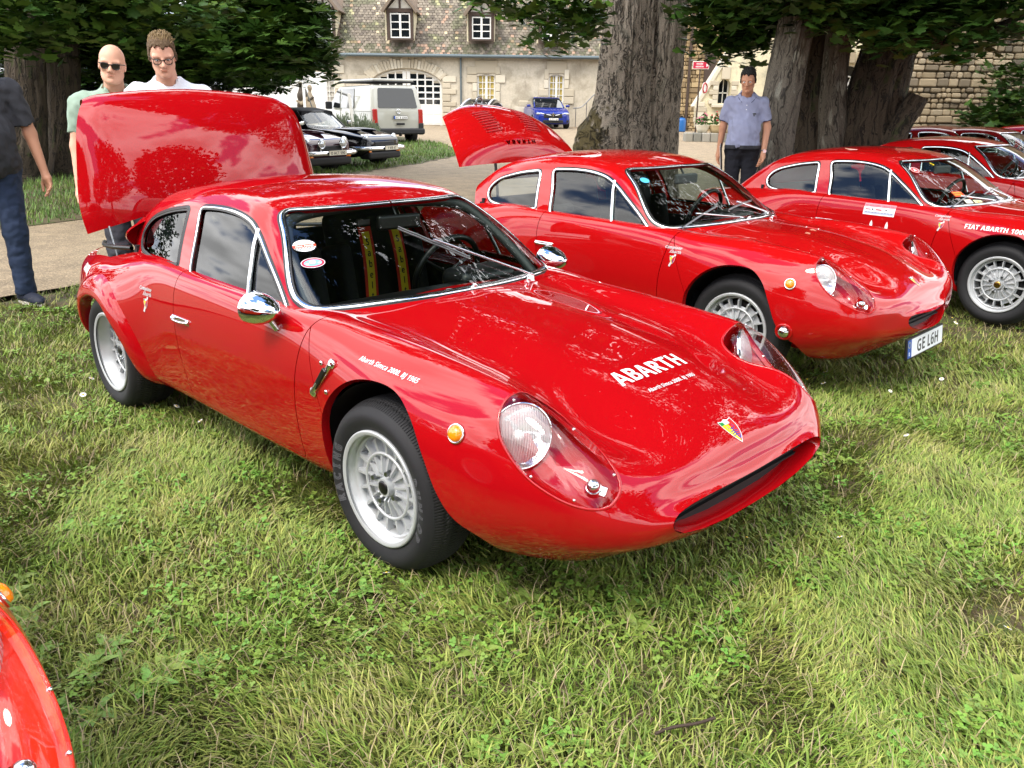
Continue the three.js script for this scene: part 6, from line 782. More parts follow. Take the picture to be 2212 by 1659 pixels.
// ---------- buildings on the right ----------
const rubble = (parent, x0, x1, y0, y1, z, step, r, mats, stair) => { // coursed rubble facing, one mesh per stone
  let n = 0; const small = []; for (let y = y0; y < y1;) { const h = step * (0.55 + 0.75 * r()); let x = x0 - r() * 0.2; while (x < x1) { const w = h * (0.9 + 2.4 * r() * r()); if (!stair || stair(x + w / 2, y + h / 2)) { const g = rbx(w - 0.018, h - 0.018, 0.16, 0.03, 0, 0, 0, 0, (r() - 0.5) * 0.05, 0, 1).translate(x + w / 2, y + h / 2 + (r() - 0.5) * 0.02, z + r() * 0.05); if (n < 290) { part('stone', g, mats[r() * mats.length | 0], parent); n++; } else small.push([g, r() * mats.length | 0]); } x += w; } y += h; }
  mats.forEach((m, k) => { const l = small.filter((s) => s[1] === k).map((s) => s[0]); if (l.length) part('rubble', l, m, parent).userData.kind = 'stuff'; });
};
{
  const r = rng(33), wm = ['#a99a80', '#9a8b72', '#b5a68c', '#8f826c', '#857a68', '#ada088', '#6f675a'].map((c) => mat(c, 1)); M.mortar = mat(0xa8987c, 1);
  const a = at(1900, 100, 19), w = thing('ruined_wall', 'tall weathered rubble stone wall at the right edge behind the parked coupes', 'wall'); const x0 = a.x - 0.2, x1 = at(2330, 100, 19).x, top = at(2000, -160, 19).y;
  const edge = (x, y) => x > x0 + 0.25 * (0.5 + 0.5 * Math.sin(y * 5)) + (y > 3 ? (y - 3) * 0.15 : 0);
  part('core', plate([[x0 + 0.3, -0.3], [x1 + 3, -0.3], [x1 + 3, top], [x0 + 0.9, top]], 0.7).translate(0, 0, -19.75), M.mortar, w); rubble(w, x0, x1, -0.1, top, -19.0, 0.15, r, wm, edge);
  // vaulted stone house between the trunks
  const h = thing('stone_house', 'plastered stone house with an arched fanlight seen between the dark trunks', 'house'), hz = -27, c = at(1836, 160, 27), ax = c.x, ay = c.y - 0.55;
  const hole = []; for (let i = 0; i <= 16; i++) { const t = Math.PI * i / 16; hole.push([ax - 0.85 * Math.cos(t), ay + 0.85 * Math.sin(t)]); } hole.push([ax + 0.85, -0.2], [ax - 0.85, -0.2]);
  part('wall', plate([[ax - 3.2, -0.3], [ax + 4.2, -0.3], [ax + 4.2, 6.5], [ax - 3.2, 6.5]], 0.6, 0, [hole]).translate(0, 0, hz - 0.6), M.cream, h);
  for (let i = 0; i < 15; i++) { const t = Math.PI * (i + 0.5) / 15; part('arch_brick', rbx(0.16, 0.34, 0.1, 0.02, 0, 0, 0, 0, Math.PI / 2 - t, 0, 1).translate(ax - 1.03 * Math.cos(t), ay + 1.03 * Math.sin(t), hz + 0.02), wm[i % 4], h); }
  const fan = part('fanlight', [bx(1.7, 0.08, 0.08, ax, ay, hz - 0.35), ...[0.4, 0.8, 1.2, 1.57, 1.95, 2.35, 2.75].map((t) => rod(V(ax, ay, hz - 0.35), V(ax - 0.85 * Math.cos(t), ay + 0.85 * Math.sin(t), hz - 0.35), 0.025)), new THREE.TorusGeometry(0.5, 0.025, 6, 24, Math.PI).translate(ax, ay, hz - 0.35), new THREE.TorusGeometry(0.84, 0.045, 6, 24, Math.PI).translate(ax, ay, hz - 0.35)], M.whitePaint, h); part('pane', new THREE.CircleGeometry(0.85, 24, 0, Math.PI).translate(ax, ay, hz - 0.38), M.paneDark, fan); part('door', bx(1.7, ay + 0.2, 0.06, ax, (ay - 0.2) / 2, hz - 0.38), mat(0x6f7d86, 0.7), h);
  // tan stone building and the cream gabled stair wall behind the man
  const q = at(1530, 200, 40), t2 = thing('tan_building', 'tan stone building with a dark rain pipe right of the big trunk', 'building'), tx0 = at(1440, 200, 42).x, tx1 = at(1640, 200, 42).x;
  part('wall', bx(tx1 - tx0, 8, 0.5, (tx0 + tx1) / 2, 4, -42.3), mat(0x8f7c5e, 1), t2); rubble(t2, tx0, tx1, 0.25, 6.4, -42.02, 0.2, rng(8), ['#9a8563', '#8d7857', '#a8936f', '#7d6b50'].map((k) => mat(k, 1)), null);
  const px = at(1486, 200, 41.8).x; part('downpipe', rod(V(px, 0.2, -41.85), V(px, 6.5, -41.85), 0.07), M.woodDark, t2); part('shutter', bx(0.5, 3.2, 0.12, at(1531, 180, 41.8).x, 2.6, -41.85), M.woodDark, t2);
  const g = thing('stair_wall', 'cream gabled stair wall with a small arched window behind the man', 'building'), z = -36, X = (u, v) => { const k = at(u, v, 36); return [k.x, k.y]; };
  const sx = X(1565, 195), gh = []; for (let i = 0; i <= 12; i++) { const t = Math.PI * i / 12; gh.push([sx[0] - 0.24 * Math.cos(t), sx[1] + 0.18 + 0.24 * Math.sin(t)]); } gh.push([sx[0] + 0.24, sx[1] - 0.5], [sx[0] - 0.24, sx[1] - 0.5]);
  part('wall', plate([X(1504, 275), X(1504, 228), X(1560, 130), X(1610, 60), X(1790, 60), X(1790, 275)], 0.5, 0, [gh]).translate(0, 0, z - 0.5), M.cream, g);
  { const a1 = X(1500, 232), b1 = X(1612, 56), L = Math.hypot(b1[0] - a1[0], b1[1] - a1[1]); part('coping', rbx(L, 0.16, 0.62, 0.02, (a1[0] + b1[0]) / 2, (a1[1] + b1[1]) / 2, z - 0.24, 0, Math.atan2(b1[1] - a1[1], b1[0] - a1[0])), M.stoneL[3], g); }
  { let y = X(1504, 275)[1]; const yt = X(1504, 228)[1]; let i = 0; while (y < yt) { part('stone', rbx(i++ % 2 ? 0.5 : 0.32, 0.19, 0.12, 0.02, X(1504, 250)[0] + 0.14, y + 0.1, z + 0.02, 0, 0, 0, 1), M.stoneL[i % 5], g); y += 0.2; } for (const s of [-1, 1]) for (let k = 0; k < 5; k++) part('stone', rbx(k % 2 ? 0.22 : 0.36, 0.17, 0.12, 0.02, sx[0] + s * (0.26 + (k % 2 ? 0.11 : 0.18)), sx[1] - 0.45 + k * 0.18, z + 0.02, 0, 0, 0, 1), M.stoneL[k], g); part('sill', rbx(1.0, 0.14, 0.24, 0.03, sx[0], sx[1] - 0.6, z + 0.06), M.stoneL[0], g); part('lintel', rbx(0.34, 0.5, 0.12, 0.04, sx[0], sx[1] + 0.66, z + 0.02), M.stoneL[1], g); }
  const sw = part('window', [bx(0.05, 0.95, 0.05, sx[0] + 0.2, sx[1] - 0.05, z - 0.3), bx(0.05, 0.95, 0.05, sx[0] - 0.2, sx[1] - 0.05, z - 0.3), bx(0.4, 0.05, 0.05, sx[0], sx[1] - 0.1, z - 0.3), bx(0.03, 0.95, 0.05, sx[0], sx[1] - 0.05, z - 0.3)], M.whitePaint, g); part('pane', bx(0.42, 1.0, 0.01, sx[0], sx[1] - 0.05, z - 0.34), M.paneDark, sw);
  // kerb wall with flower pots
  const k0 = at(1478, 283, 33), k1 = at(1640, 290, 33), kb = thing('kerb_wall', 'low grey stone kerb carrying the row of flower pots', 'wall'); const n = 9; for (let i = 0; i < n; i++) part('kerb_stone', rbx((k1.x - k0.x) / n - 0.02, 0.34, 0.5, 0.04, lerp(k0.x, k1.x, (i + 0.5) / n), terr(0, -33) + 0.15, -33 + 0.02 * (i % 3), 0, 0, 0, 1), mat(['#8d8a80', '#7b7a72', '#97938a'][i % 3], 1), kb);
  const pots = [1517, 1545, 1572, 1598].map((u) => at(u, 268, 33.2)), tones = [0xd9d2c0, 0xc8b48e, 0xcbb795, 0xd4c49c];
  pots.forEach((p, i) => { const t = thing('flower_pot', ['white bowl of pink flowers at the left end of the kerb', 'second pot from the left on the kerb, tan with red flowers', 'third pot from the left on the kerb, tan with pink flowers', 'cream pot nearest the man on the kerb'][i], 'flower pot', [p.x, terr(0, -33) + 0.32, -33.1]); part('pot', lathe([[0, 0], [0.16, 0], [0.22, 0.12], [0.27, 0.26], [0.29, 0.28], [0.25, 0.28], [0, 0.25]], 24), mat(tones[i], 0.9), t); const rr = rng(i + 3), lv = [], fl = []; for (let k = 0; k < 90; k++) { const a = rr() * 6.28, d = rr() * 0.3, y = 0.3 + rr() * 0.34 * (1.2 - d * 2); lv.push(new THREE.CircleGeometry(0.045, 5).rotateX(-1 + rr()).rotateY(rr() * 6).translate(Math.cos(a) * d, y, Math.sin(a) * d)); if (k % 7 === 0) fl.push(sph(0.03, Math.cos(a) * d, y + 0.07, Math.sin(a) * d, 1, 1, 1, 8)); } part('leaves', lv, M.potLeaf, t); part('flowers', fl, i % 2 ? M.redFl : M.pinkFl, t); });
  // sign board
  const s = at(1514, 141, 33.5), sg = thing('direction_sign', 'small red and white arrow sign fixed right of the big trunk', 'sign', [s.x, s.y, -33.5]); part('board', rbx(0.62, 0.27, 0.03, 0.01), M.whitePaint, sg);
  part('print', new THREE.PlaneGeometry(0.58, 0.23).translate(0, 0, 0.017), new THREE.MeshStandardMaterial({ roughness: 0.5, map: canvasTex(256, 102, (x, w, hh) => { x.fillStyle = '#b01c3c'; x.fillRect(0, 0, w, hh); x.fillStyle = '#f0e8e8'; x.font = 'bold 34px sans-serif'; x.textAlign = 'center'; x.fillText('MUSÉE', w * 0.42, 42); x.fillText('ABARTH', w * 0.42, 84); x.beginPath(); x.moveTo(w * 0.86, 22); x.lineTo(w * 0.98, hh / 2); x.lineTo(w * 0.86, hh - 22); x.fill(); }) }), sg); part('post', rod(V(0, -0.14, -0.06), V(0, -s.y + 0.2, -0.06), 0.03), M.woodDark, sg);
  const dg = at(1522, 190, 33.4), ds = thing('road_sign', 'small tilted round sign on the dark post below the arrow sign', 'sign', [dg.x, dg.y, -33.4], 0.9); part('disc', new THREE.CylinderGeometry(0.2, 0.2, 0.02, 24).rotateX(Math.PI / 2), M.whitePaint, ds); part('ring', new THREE.TorusGeometry(0.17, 0.03, 6, 24).translate(0, 0, 0.012), mat(0xb01c2c, 0.5), ds);
  const bd = at(1477, 262, 40), bc = thing('blue_drum', 'small blue canister at the foot of the rain pipe', 'canister', [bd.x, terr(0, -41), -40.6]); part('body', lathe([[0, 0], [0.2, 0], [0.22, 0.05], [0.22, 0.5], [0.16, 0.62], [0, 0.64]], 20), mat(0x1c5c9c, 0.4), bc); part('cap', new THREE.CylinderGeometry(0.07, 0.07, 0.1, 12).translate(0, 0.68, 0), M.black, bc);
}
// ---------- other vehicles ----------
// closed hull from stations [x, half width, y bottom, y top, shoulder]; near-rectangular sections with rounded shoulders
function hull(st, nu = 60, nv = 60, flat = 0.9) { const net = st.map(([x, w, y0, y1, sh = 0.8, tw = 0.75]) => { const m = lerp(y0, y1, 0.5), s = lerp(y0, y1, sh); return [[x, y0, 0], [x, y0, w * 0.5], [x, y0 + (y1 - y0) * 0.03, w * 0.88], [x, lerp(y0, m, 0.4), w * 0.985], [x, m, w], [x, s, w * 0.97], [x, lerp(s, y1, 0.72), w * lerp(0.97, tw, 0.45)], [x, y1, w * tw * 0.8], [x, y1, w * tw * 0.4], [x, y1, 0]]; }); const G = netSurface(net, nu, nv); return join([...both(gridGeo(G, false)), capG(G[0], true), capG(G[nu], false)]); }
function capG(row, front) { const c = [row[0][0], row.reduce((s, p) => s + p[1], 0) / row.length, 0], gs = []; for (const s of [1, -1]) { const G = [row.map((p) => [p[0], p[1], p[2] * s]), row.map(() => [...c])]; gs.push(gridGeo(G, (s > 0) !== front)); } return join(gs); }
const wheelSimple = (r, w, rimR, rimM, parent, x, z, holes = 5) => { const g = new THREE.Group(); g.name = 'wheel'; g.position.set(x, r, z); if (z < 0) g.rotation.y = Math.PI; parent.add(g); part('tyre', lathe([[rimR, -w / 2], [r * 0.93, -w / 2], [r, -w * 0.32], [r, w * 0.32], [r * 0.93, w / 2], [rimR, w / 2]], 40).rotateX(Math.PI / 2), M.rubber, g); const rim = [lathe([[0, w * 0.36], [rimR * 0.25, w * 0.36], [rimR * 0.4, w * 0.24], [rimR * 0.86, w * 0.3], [rimR * 0.97, w * 0.48], [rimR * 1.02, w * 0.5], [rimR, w * 0.3]], 40).rotateX(Math.PI / 2)]; part('rim', rim, rimM, g); const hs = []; for (let i = 0; i < holes; i++) { const a = i * 6.283 / holes; hs.push(new THREE.CylinderGeometry(rimR * 0.13, rimR * 0.13, 0.01, 14).rotateX(Math.PI / 2).translate(Math.cos(a) * rimR * 0.64, Math.sin(a) * rimR * 0.64, w * 0.29)); } part('rim_hole', hs, M.black, g); return g; };
const plateMat = (txt, bg = '#e9e9e6', fg = '#1a1c20', eu = true) => new THREE.MeshStandardMaterial({ roughness: 0.4, map: canvasTex(256, 56, (x, w, h) => { x.fillStyle = bg; x.fillRect(0, 0, w, h); if (eu) { x.fillStyle = '#1d4fa8'; x.fillRect(0, 0, 28, h); } x.fillStyle = fg; x.font = 'bold 44px sans-serif'; x.textAlign = 'center'; x.fillText(txt, w / 2 + (eu ? 12 : 0), 46, 210); x.strokeStyle = fg; x.lineWidth = 3; x.strokeRect(1, 1, w - 2, h - 2); }) });
const plateOn = (txt, x, y, z, ry, parent, bg, fg, eu) => { const p = part('number_plate', rbx(0.52, 0.115, 0.014, 0.004), M.black, parent); p.position.set(x, y, z); p.rotation.y = ry; part('plate_face', new THREE.PlaneGeometry(0.505, 0.1).translate(0, 0, 0.0085), plateMat(txt, bg, fg, eu), p); return p; };
M.vanGrey = new THREE.MeshPhysicalMaterial({ color: new THREE.Color().setRGB(0.36, 0.36, 0.31), roughness: 0.45, clearcoat: 1, clearcoatRoughness: 0.03, side: THREE.DoubleSide }); M.carBlack = paint(0.006, 0.006, 0.008); M.maroon = paint(0.055, 0.014, 0.022); M.carBlue = paint(0.008, 0.022, 0.20); M.silver = paint(0.55, 0.57, 0.60); M.suv = paint(0.05, 0.05, 0.045); M.glassDark = phys(0x15191c, { roughness: 0.03, clearcoat: 1, side: THREE.DoubleSide }); M.plastic = mat(0x1b1c1e, 0.7);
{ // grey camper van, seen from its rear left corner; x towards its front
  const q = at(885, 302, 30.3), v = thing('camper_van', 'light grey camper van with black roof rail parked before the arched gate', 'van', [0, terr(0, -30), 0]);
  const prof = (dx = 0) => roundPoly([[-2.35, 0.35], [2.45, 0.35], [2.5, 0.75], [2.38, 1.02], [1.75, 1.2], [1.0, 1.86], [-2.12, 1.9], [-2.34, 1.1]].map(([x, y]) => [x + dx, y]), [0.06, 0.1, 0.12, 0.1, 0.2, 0.22, 0.14, 0.2]);
  const W = 0.94, g = plate(prof(), W * 2 - 0.28, 0.14, [], 5).translate(0, 0, -W + 0.14); { const P = g.attributes.position; for (let i = 0; i < P.count; i++) { const y = P.getY(i); if (y > 1.05) P.setZ(i, P.getZ(i) * (1 - 0.14 * (y - 1.05))); } } g.computeVertexNormals(); part('body', toCreasedNormals(g, 0.6), M.vanGrey, v);
  part('roof_cap', rbx(3.2, 0.09, 1.48, 0.04, -0.45, 2.05, 0), M.vanGrey, v); part('roof_rail', rbx(3.24, 0.05, 1.52, 0.02, -0.45, 2.0, 0), M.plastic, v);
  const side = (pts, s) => plate(roundPoly(pts, 0.06), 0.012).applyMatrix4(new THREE.Matrix4().makeRotationX(0.14 * (s > 0 ? -1 : 1) * -1)).translate(0, 0, 0);
  for (const s of [-1, 1]) for (const pts of [[[1.62, 1.16], [0.95, 1.74], [0.62, 1.76], [0.62, 1.14]], [[0.48, 1.14], [0.48, 1.76], [-0.68, 1.78], [-0.7, 1.15]]]) { const p = plate(roundPoly(pts, 0.06), 0.012), P = p.attributes.position; for (let i = 0; i < P.count; i++) { const y = P.getY(i); P.setZ(i, s * (W + 0.003 + P.getZ(i) + (y > 1.05 ? -W * 0.14 * (y - 1.05) : 0))); } p.computeVertexNormals(); part('side_window', p, M.glassDark, v); }
  for (const s of [-1, 1]) { part('door_seam', [bx(0.012, 1.2, 0.006, 0.55, 0.95, s * (W + 0.001)), bx(0.012, 1.2, 0.006, -0.75, 0.95, s * (W + 0.001)), bx(1.5, 0.012, 0.006, -1.5, 1.05, s * (W + 0.001))], M.plastic, v); part('sill_trim', rbx(3.9, 0.1, 0.03, 0.01, 0.05, 0.38, s * W), M.plastic, v); part('door_mirror', [rbx(0.12, 0.26, 0.24, 0.04, 1.3, 1.22, s * (W + 0.15))], M.plastic, v); part('tail_lamp', [rbx(0.1, 0.52, 0.17, 0.03, -2.32, 0.88, s * (W - 0.11), 0, -0.06)], M.lampRed, v); part('tail_trim', rbx(0.1, 0.38, 0.17, 0.03, -2.36, 0.5, s * (W - 0.11)), M.plastic, v); }
  const rw = plate(roundPoly([[-0.72, 1.17], [0.72, 1.17], [0.64, 1.8], [-0.64, 1.8]], 0.07), 0.012).rotateY(-Math.PI / 2), P = rw.attributes.position; for (let i = 0; i < P.count; i++) P.setX(i, P.getX(i) - 2.335 + (P.getY(i) - 1.13) * 0.29); rw.computeVertexNormals(); part('rear_window', rw, M.glassDark, v);
  part('bumper', rbx(0.2, 0.2, W * 2, 0.06, -2.38, 0.42, 0), M.plastic, v); part('tow_hitch', [rod(V(-2.4, 0.3, 0), V(-2.55, 0.3, 0), 0.03), sph(0.035, -2.56, 0.36, 0)], M.black, v); part('handle_recess', rbx(0.02, 0.07, 0.3, 0.01, -2.41, 0.66, 0.05), M.black, v); part('emblem', [new THREE.TorusGeometry(0.07, 0.012, 8, 28).rotateY(Math.PI / 2).translate(-2.375, 1.06, 0), rod(V(-2.375, 1.12, -0.03), V(-2.375, 1.06, 0), 0.008), rod(V(-2.375, 1.12, 0.03), V(-2.375, 1.06, 0), 0.008), rod(V(-2.375, 1.08, -0.05), V(-2.375, 1.0, -0.02), 0.008), rod(V(-2.375, 1.08, 0.05), V(-2.375, 1.0, 0.02), 0.008), rod(V(-2.375, 1.0, -0.02), V(-2.375, 1.04, 0), 0.008), rod(V(-2.375, 1.0, 0.02), V(-2.375, 1.04, 0), 0.008)], M.chrome, v);
  plateOn('GC B 2366', -2.405, 0.87, 0.06, -Math.PI / 2, v);
  for (const [x, z] of [[1.55, 0.86], [1.55, -0.86], [-1.5, 0.86], [-1.5, -0.86]]) { wheelSimple(0.34, 0.23, 0.22, M.aluDull, v, x, z * 0.985); part('arch_gap', new THREE.TorusGeometry(0.37, 0.03, 6, 30, Math.PI).translate(x, 0.36, z * 1.085), M.plastic, v); }
  // rear faces the viewer, left side visible on the left: heading away and to the left
  const head = R(122), rear = V(Math.cos(head) * -2.35, 0, -Math.sin(head) * -2.35); v.rotation.y = head; const c = at(862, 300, 29.3); v.position.set(c.x - rear.x, terr(0, -29.5), -29.3 - rear.z);
}
{ // two dark open sports cars seen from the front right
  const mk = (name, label, pm, o) => {
    const v = thing(name, label, 'sports car'), L = 60;
    part('body', hull([[2.02, 0.5, 0.36, 0.52, 0.7, 0.9], [1.96, 0.62, 0.3, 0.63, 0.75, 0.92], [1.75, 0.74, 0.24, 0.7, 0.8, 0.86], [1.3, 0.795, 0.2, 0.775, 0.82, 0.8], [0.7, 0.8, 0.2, 0.82, 0.82, 0.82], [0.2, 0.8, 0.2, 0.85, 0.84, 0.84], [-0.8, 0.8, 0.2, 0.86, 0.84, 0.84], [-1.5, 0.79, 0.24, 0.83, 0.84, 0.8], [-1.95, 0.7, 0.34, 0.72, 0.8, 0.85]], 80, 50), pm, v);
    for (const s of [-1, 1]) {
      wheelSimple(0.3, 0.18, 0.19, M.alu, v, 1.22, 0.74 * s, 8); wheelSimple(0.3, 0.18, 0.19, M.alu, v, -1.12, 0.74 * s, 8); for (const x of [1.22, -1.12]) { part('wheel_arch', new THREE.TorusGeometry(0.325, 0.022, 8, 32, Math.PI * 1.12).rotateZ(-0.19).translate(x, 0.31, s * 0.80), pm, v); part('arch_recess', new THREE.CylinderGeometry(0.325, 0.325, 0.02, 32).rotateX(Math.PI / 2).translate(x, 0.31, s * 0.797), M.black, v); }
      const h = part('headlight', lathe([[0, 0.05], [0.05, 0.045], [0.085, 0.02], [0.09, 0]], 28).rotateZ(-Math.PI / 2).translate(1.89, 0.62, 0.52 * s), M.lensOpaque, v); part('bezel', new THREE.TorusGeometry(0.092, 0.014, 8, 28).rotateY(Math.PI / 2).translate(1.9, 0.62, 0.52 * s), M.chrome, h);
      if (o.spots) { const sp = part('spot_lamp', lathe([[0, 0.03], [0.06, 0.025], [0.085, 0.005], [0.08, -0.03], [0.03, -0.07]], 28).rotateZ(-Math.PI / 2).translate(2.08, 0.6, 0.3 * s), M.lensOpaque, v); part('bezel', new THREE.TorusGeometry(0.085, 0.012, 8, 28).rotateY(Math.PI / 2).translate(2.085, 0.6, 0.3 * s), M.chrome, sp); part('bracket', rod(V(2.05, 0.45, 0.3 * s), V(2.05, 0.53, 0.3 * s), 0.012), M.chrome, sp); }
      part('front_indicator', rbx(0.03, 0.06, 0.16, 0.015, 2.0, 0.36, 0.5 * s, 0.25 * s), M.amber, v);
      part('door_mirror', [rbx(0.06, 0.08, 0.12, 0.02, 0.35, 0.93, 0.84 * s)], M.chrome, v);
    }
    part('grille', [rbx(0.04, 0.14, 0.74, 0.02, 2.01, 0.49, 0)], M.black, v); part('bumper', tube([V(1.5, 0.42, 0.84), V(1.9, 0.42, 0.8), V(2.1, 0.42, 0.6), V(2.15, 0.42, 0.3), V(2.16, 0.42, 0), V(2.15, 0.42, -0.3), V(2.1, 0.42, -0.6), V(1.9, 0.42, -0.8), V(1.5, 0.42, -0.84)], 0.045, 60, 10), M.chrome, v); part('apron', rbx(0.3, 0.16, 1.2, 0.06, 1.9, 0.26, 0), M.plastic, v);
    plateOn(o.plate, 2.215, 0.43, 0, Math.PI / 2, v, '#d9d3bd', '#2a2a26', false);
    // screen and hood
    const ws = []; for (let i = 0; i <= 12; i++) { const t = i / 12 * 2 - 1; ws.push([[0.52 - 0.16 * t * t, 0.83, 0.66 * t], [0.1 - 0.12 * t * t, 1.17, 0.56 * t]]); } part('windscreen', gridGeo(ws), M.screenSheen, v); const rim = []; for (let i = 0; i <= 12; i++) { const t = i / 12 * 2 - 1; rim.push(V(0.1 - 0.12 * t * t, 1.17, 0.56 * t)); } part('screen_frame', [tube(rim, 0.022), rod(V(0.36, 0.83, 0.66), V(-0.02, 1.17, 0.56), 0.022), rod(V(0.36, 0.83, -0.66), V(-0.02, 1.17, -0.56), 0.022)], M.blackTrim, v);
    if (o.top) part('soft_top', hull([[0.1, 0.56, 1.0, 1.19, 0.8, 0.9], [-0.3, 0.6, 0.9, 1.25, 0.8, 0.85], [-0.8, 0.6, 0.86, 1.22, 0.8, 0.82], [-1.15, 0.55, 0.82, 1.0, 0.8, 0.85], [-1.3, 0.5, 0.8, 0.86, 0.8, 0.9]], 30, 40), M.softTop, v);
    for (const s of [-1, 1]) part('bonnet_bulge', new THREE.SphereGeometry(1, 24, 10).scale(0.5, 0.05, 0.14).translate(1.1, 0.79, 0.28 * s), pm, v);
    return v;
  };
  M.lensOpaque = phys(0xb9c0c4, { roughness: 0.08, metalness: 0.6, clearcoat: 1 }); M.softTop = mat(0x121214, 0.95); M.screenSheen = phys(0xcfd8da, { transmission: 0.85, roughness: 0.02, thickness: 0, side: THREE.DoubleSide });
  const b = mk('roadster', 'black roadster with closed soft top on the grass before the camper van', M.carBlack, { top: true, plate: '1 WB 47' }), f = at(838, 338, 19.6), yaw = R(28); b.rotation.y = -yaw; b.position.set(f.x - Math.cos(yaw) * 2.1, terr(-3, -19) + 0.02, f.z - Math.sin(yaw) * 2.1);
  const m = mk('roadster', 'dark maroon roadster with two extra spot lamps half hidden by the raised lid', M.maroon, { spots: true, top: true, plate: 'O ACT 590' }), f2 = at(722, 352, 17.3), y2 = R(32); m.rotation.y = -y2; m.position.set(f2.x - Math.cos(y2) * 2.1, terr(-4, -17) + 0.02, f2.z - Math.sin(y2) * 2.1);
}
{ // blue hatchback seen from the front, silver coupe seen from behind
  const mk = (name, label, pm, cat) => { const v = thing(name, label, cat); part('body', hull([[2.1, 0.62, 0.3, 0.6, 0.7, 0.9], [2.02, 0.78, 0.22, 0.74, 0.75, 0.9], [1.7, 0.88, 0.2, 0.86, 0.8, 0.88], [0.9, 0.9, 0.2, 0.98, 0.84, 0.86], [-0.5, 0.9, 0.2, 1.02, 0.84, 0.86], [-1.6, 0.9, 0.22, 1.02, 0.84, 0.84], [-2.1, 0.78, 0.34, 0.9, 0.8, 0.88]], 60, 44), pm, v); for (const x of [1.35, -1.3]) for (const s of [-1, 1]) wheelSimple(0.33, 0.22, 0.22, M.aluDull, v, x, 0.80 * s, 5); return v; };
  const q = at(1194, 272, 42.2), b = mk('hatchback', 'blue hatchback facing the viewer beside the memorial stone', M.carBlue, 'car');
  part('cabin', hull([[1.0, 0.8, 0.9, 0.96, 0.7, 0.92], [0.4, 0.78, 0.9, 1.3, 0.75, 0.85], [0.0, 0.76, 0.9, 1.45, 0.78, 0.82], [-1.0, 0.74, 0.9, 1.45, 0.78, 0.8], [-1.7, 0.72, 0.9, 1.25, 0.78, 0.84], [-2.0, 0.7, 0.9, 0.98, 0.78, 0.9]], 40, 40), M.glassDark, b); part('roof', hull([[0.12, 0.58, 1.41, 1.455, 0.7, 0.9], [-0.4, 0.66, 1.42, 1.475, 0.75, 0.9], [-1.1, 0.62, 1.4, 1.465, 0.75, 0.9], [-1.5, 0.56, 1.34, 1.39, 0.75, 0.9]], 20, 24), M.carBlue, b);
  for (const s of [-1, 1]) { part('pillar', rod(V(0.95, 0.97, 0.73 * s), V(0.05, 1.42, 0.6 * s), 0.04), M.carBlue, b); part('headlight', rbx(0.2, 0.09, 0.4, 0.04, 1.95, 0.7, 0.6 * s, 0.3 * s), M.lensOpaque, b); part('door_mirror', rbx(0.14, 0.12, 0.2, 0.05, 0.7, 1.05, 0.98 * s), M.carBlue, b); part('grille_wing', rod(V(2.13, 0.62, 0.1 * s), V(2.05, 0.72, 0.62 * s), 0.022), M.chrome, b); part('intake', rbx(0.04, 0.1, 0.3, 0.02, 2.05, 0.36, 0.62 * s, 0.3 * s), M.black, b); }
  part('grille', rbx(0.05, 0.2, 0.9, 0.03, 2.09, 0.6, 0), M.black, b); part('lower_intake', rbx(0.05, 0.14, 1.0, 0.04, 2.11, 0.34, 0), M.black, b); part('emblem', plate([[-0.055, 0], [0, 0.1], [0.055, 0], [0, -0.1]], 0.02, 0, [[[-0.025, 0], [0, 0.05], [0.025, 0], [0, -0.05]]]).rotateY(Math.PI / 2).translate(2.13, 0.66, 0), M.chrome, b); plateOn('GJ-087-QK', 2.155, 0.45, 0, Math.PI / 2, b);
  b.position.set(q.x, terr(0, -43), -44.0); b.rotation.y = -R(82); b.position.x -= 0.3;
  const e = at(1045, 262, 41), s = mk('silver_coupe', 'silver coupe seen from behind between the gate and the raised louvred lid', M.silver, 'car');
  part('cabin', hull([[1.0, 0.78, 0.9, 0.95, 0.7, 0.9], [0.2, 0.72, 0.9, 1.3, 0.75, 0.82], [-0.4, 0.7, 0.9, 1.36, 0.78, 0.78], [-1.2, 0.7, 0.9, 1.22, 0.78, 0.78], [-1.9, 0.66, 0.9, 0.98, 0.78, 0.86]], 40, 40), M.glassDark, s); for (const q2 of [-1, 1]) { part('tail_lamp', sph(0.1, -2.02, 0.8, 0.66 * q2, 0.5, 0.7, 1.5), M.lampRed, s); part('pillar', tube([V(0.6, 1.08, 0.7 * q2), V(-0.3, 1.33, 0.58 * q2), V(-1.3, 1.2, 0.6 * q2), V(-1.95, 0.98, 0.62 * q2)], 0.045), M.silver, s); } part('third_lamp', rod(V(-1.98, 1.0, -0.02), V(-1.85, 1.12, -0.02), 0.02), M.chrome, s);
  s.position.set(e.x, terr(0, -41), -41.5); s.rotation.y = R(78);
}
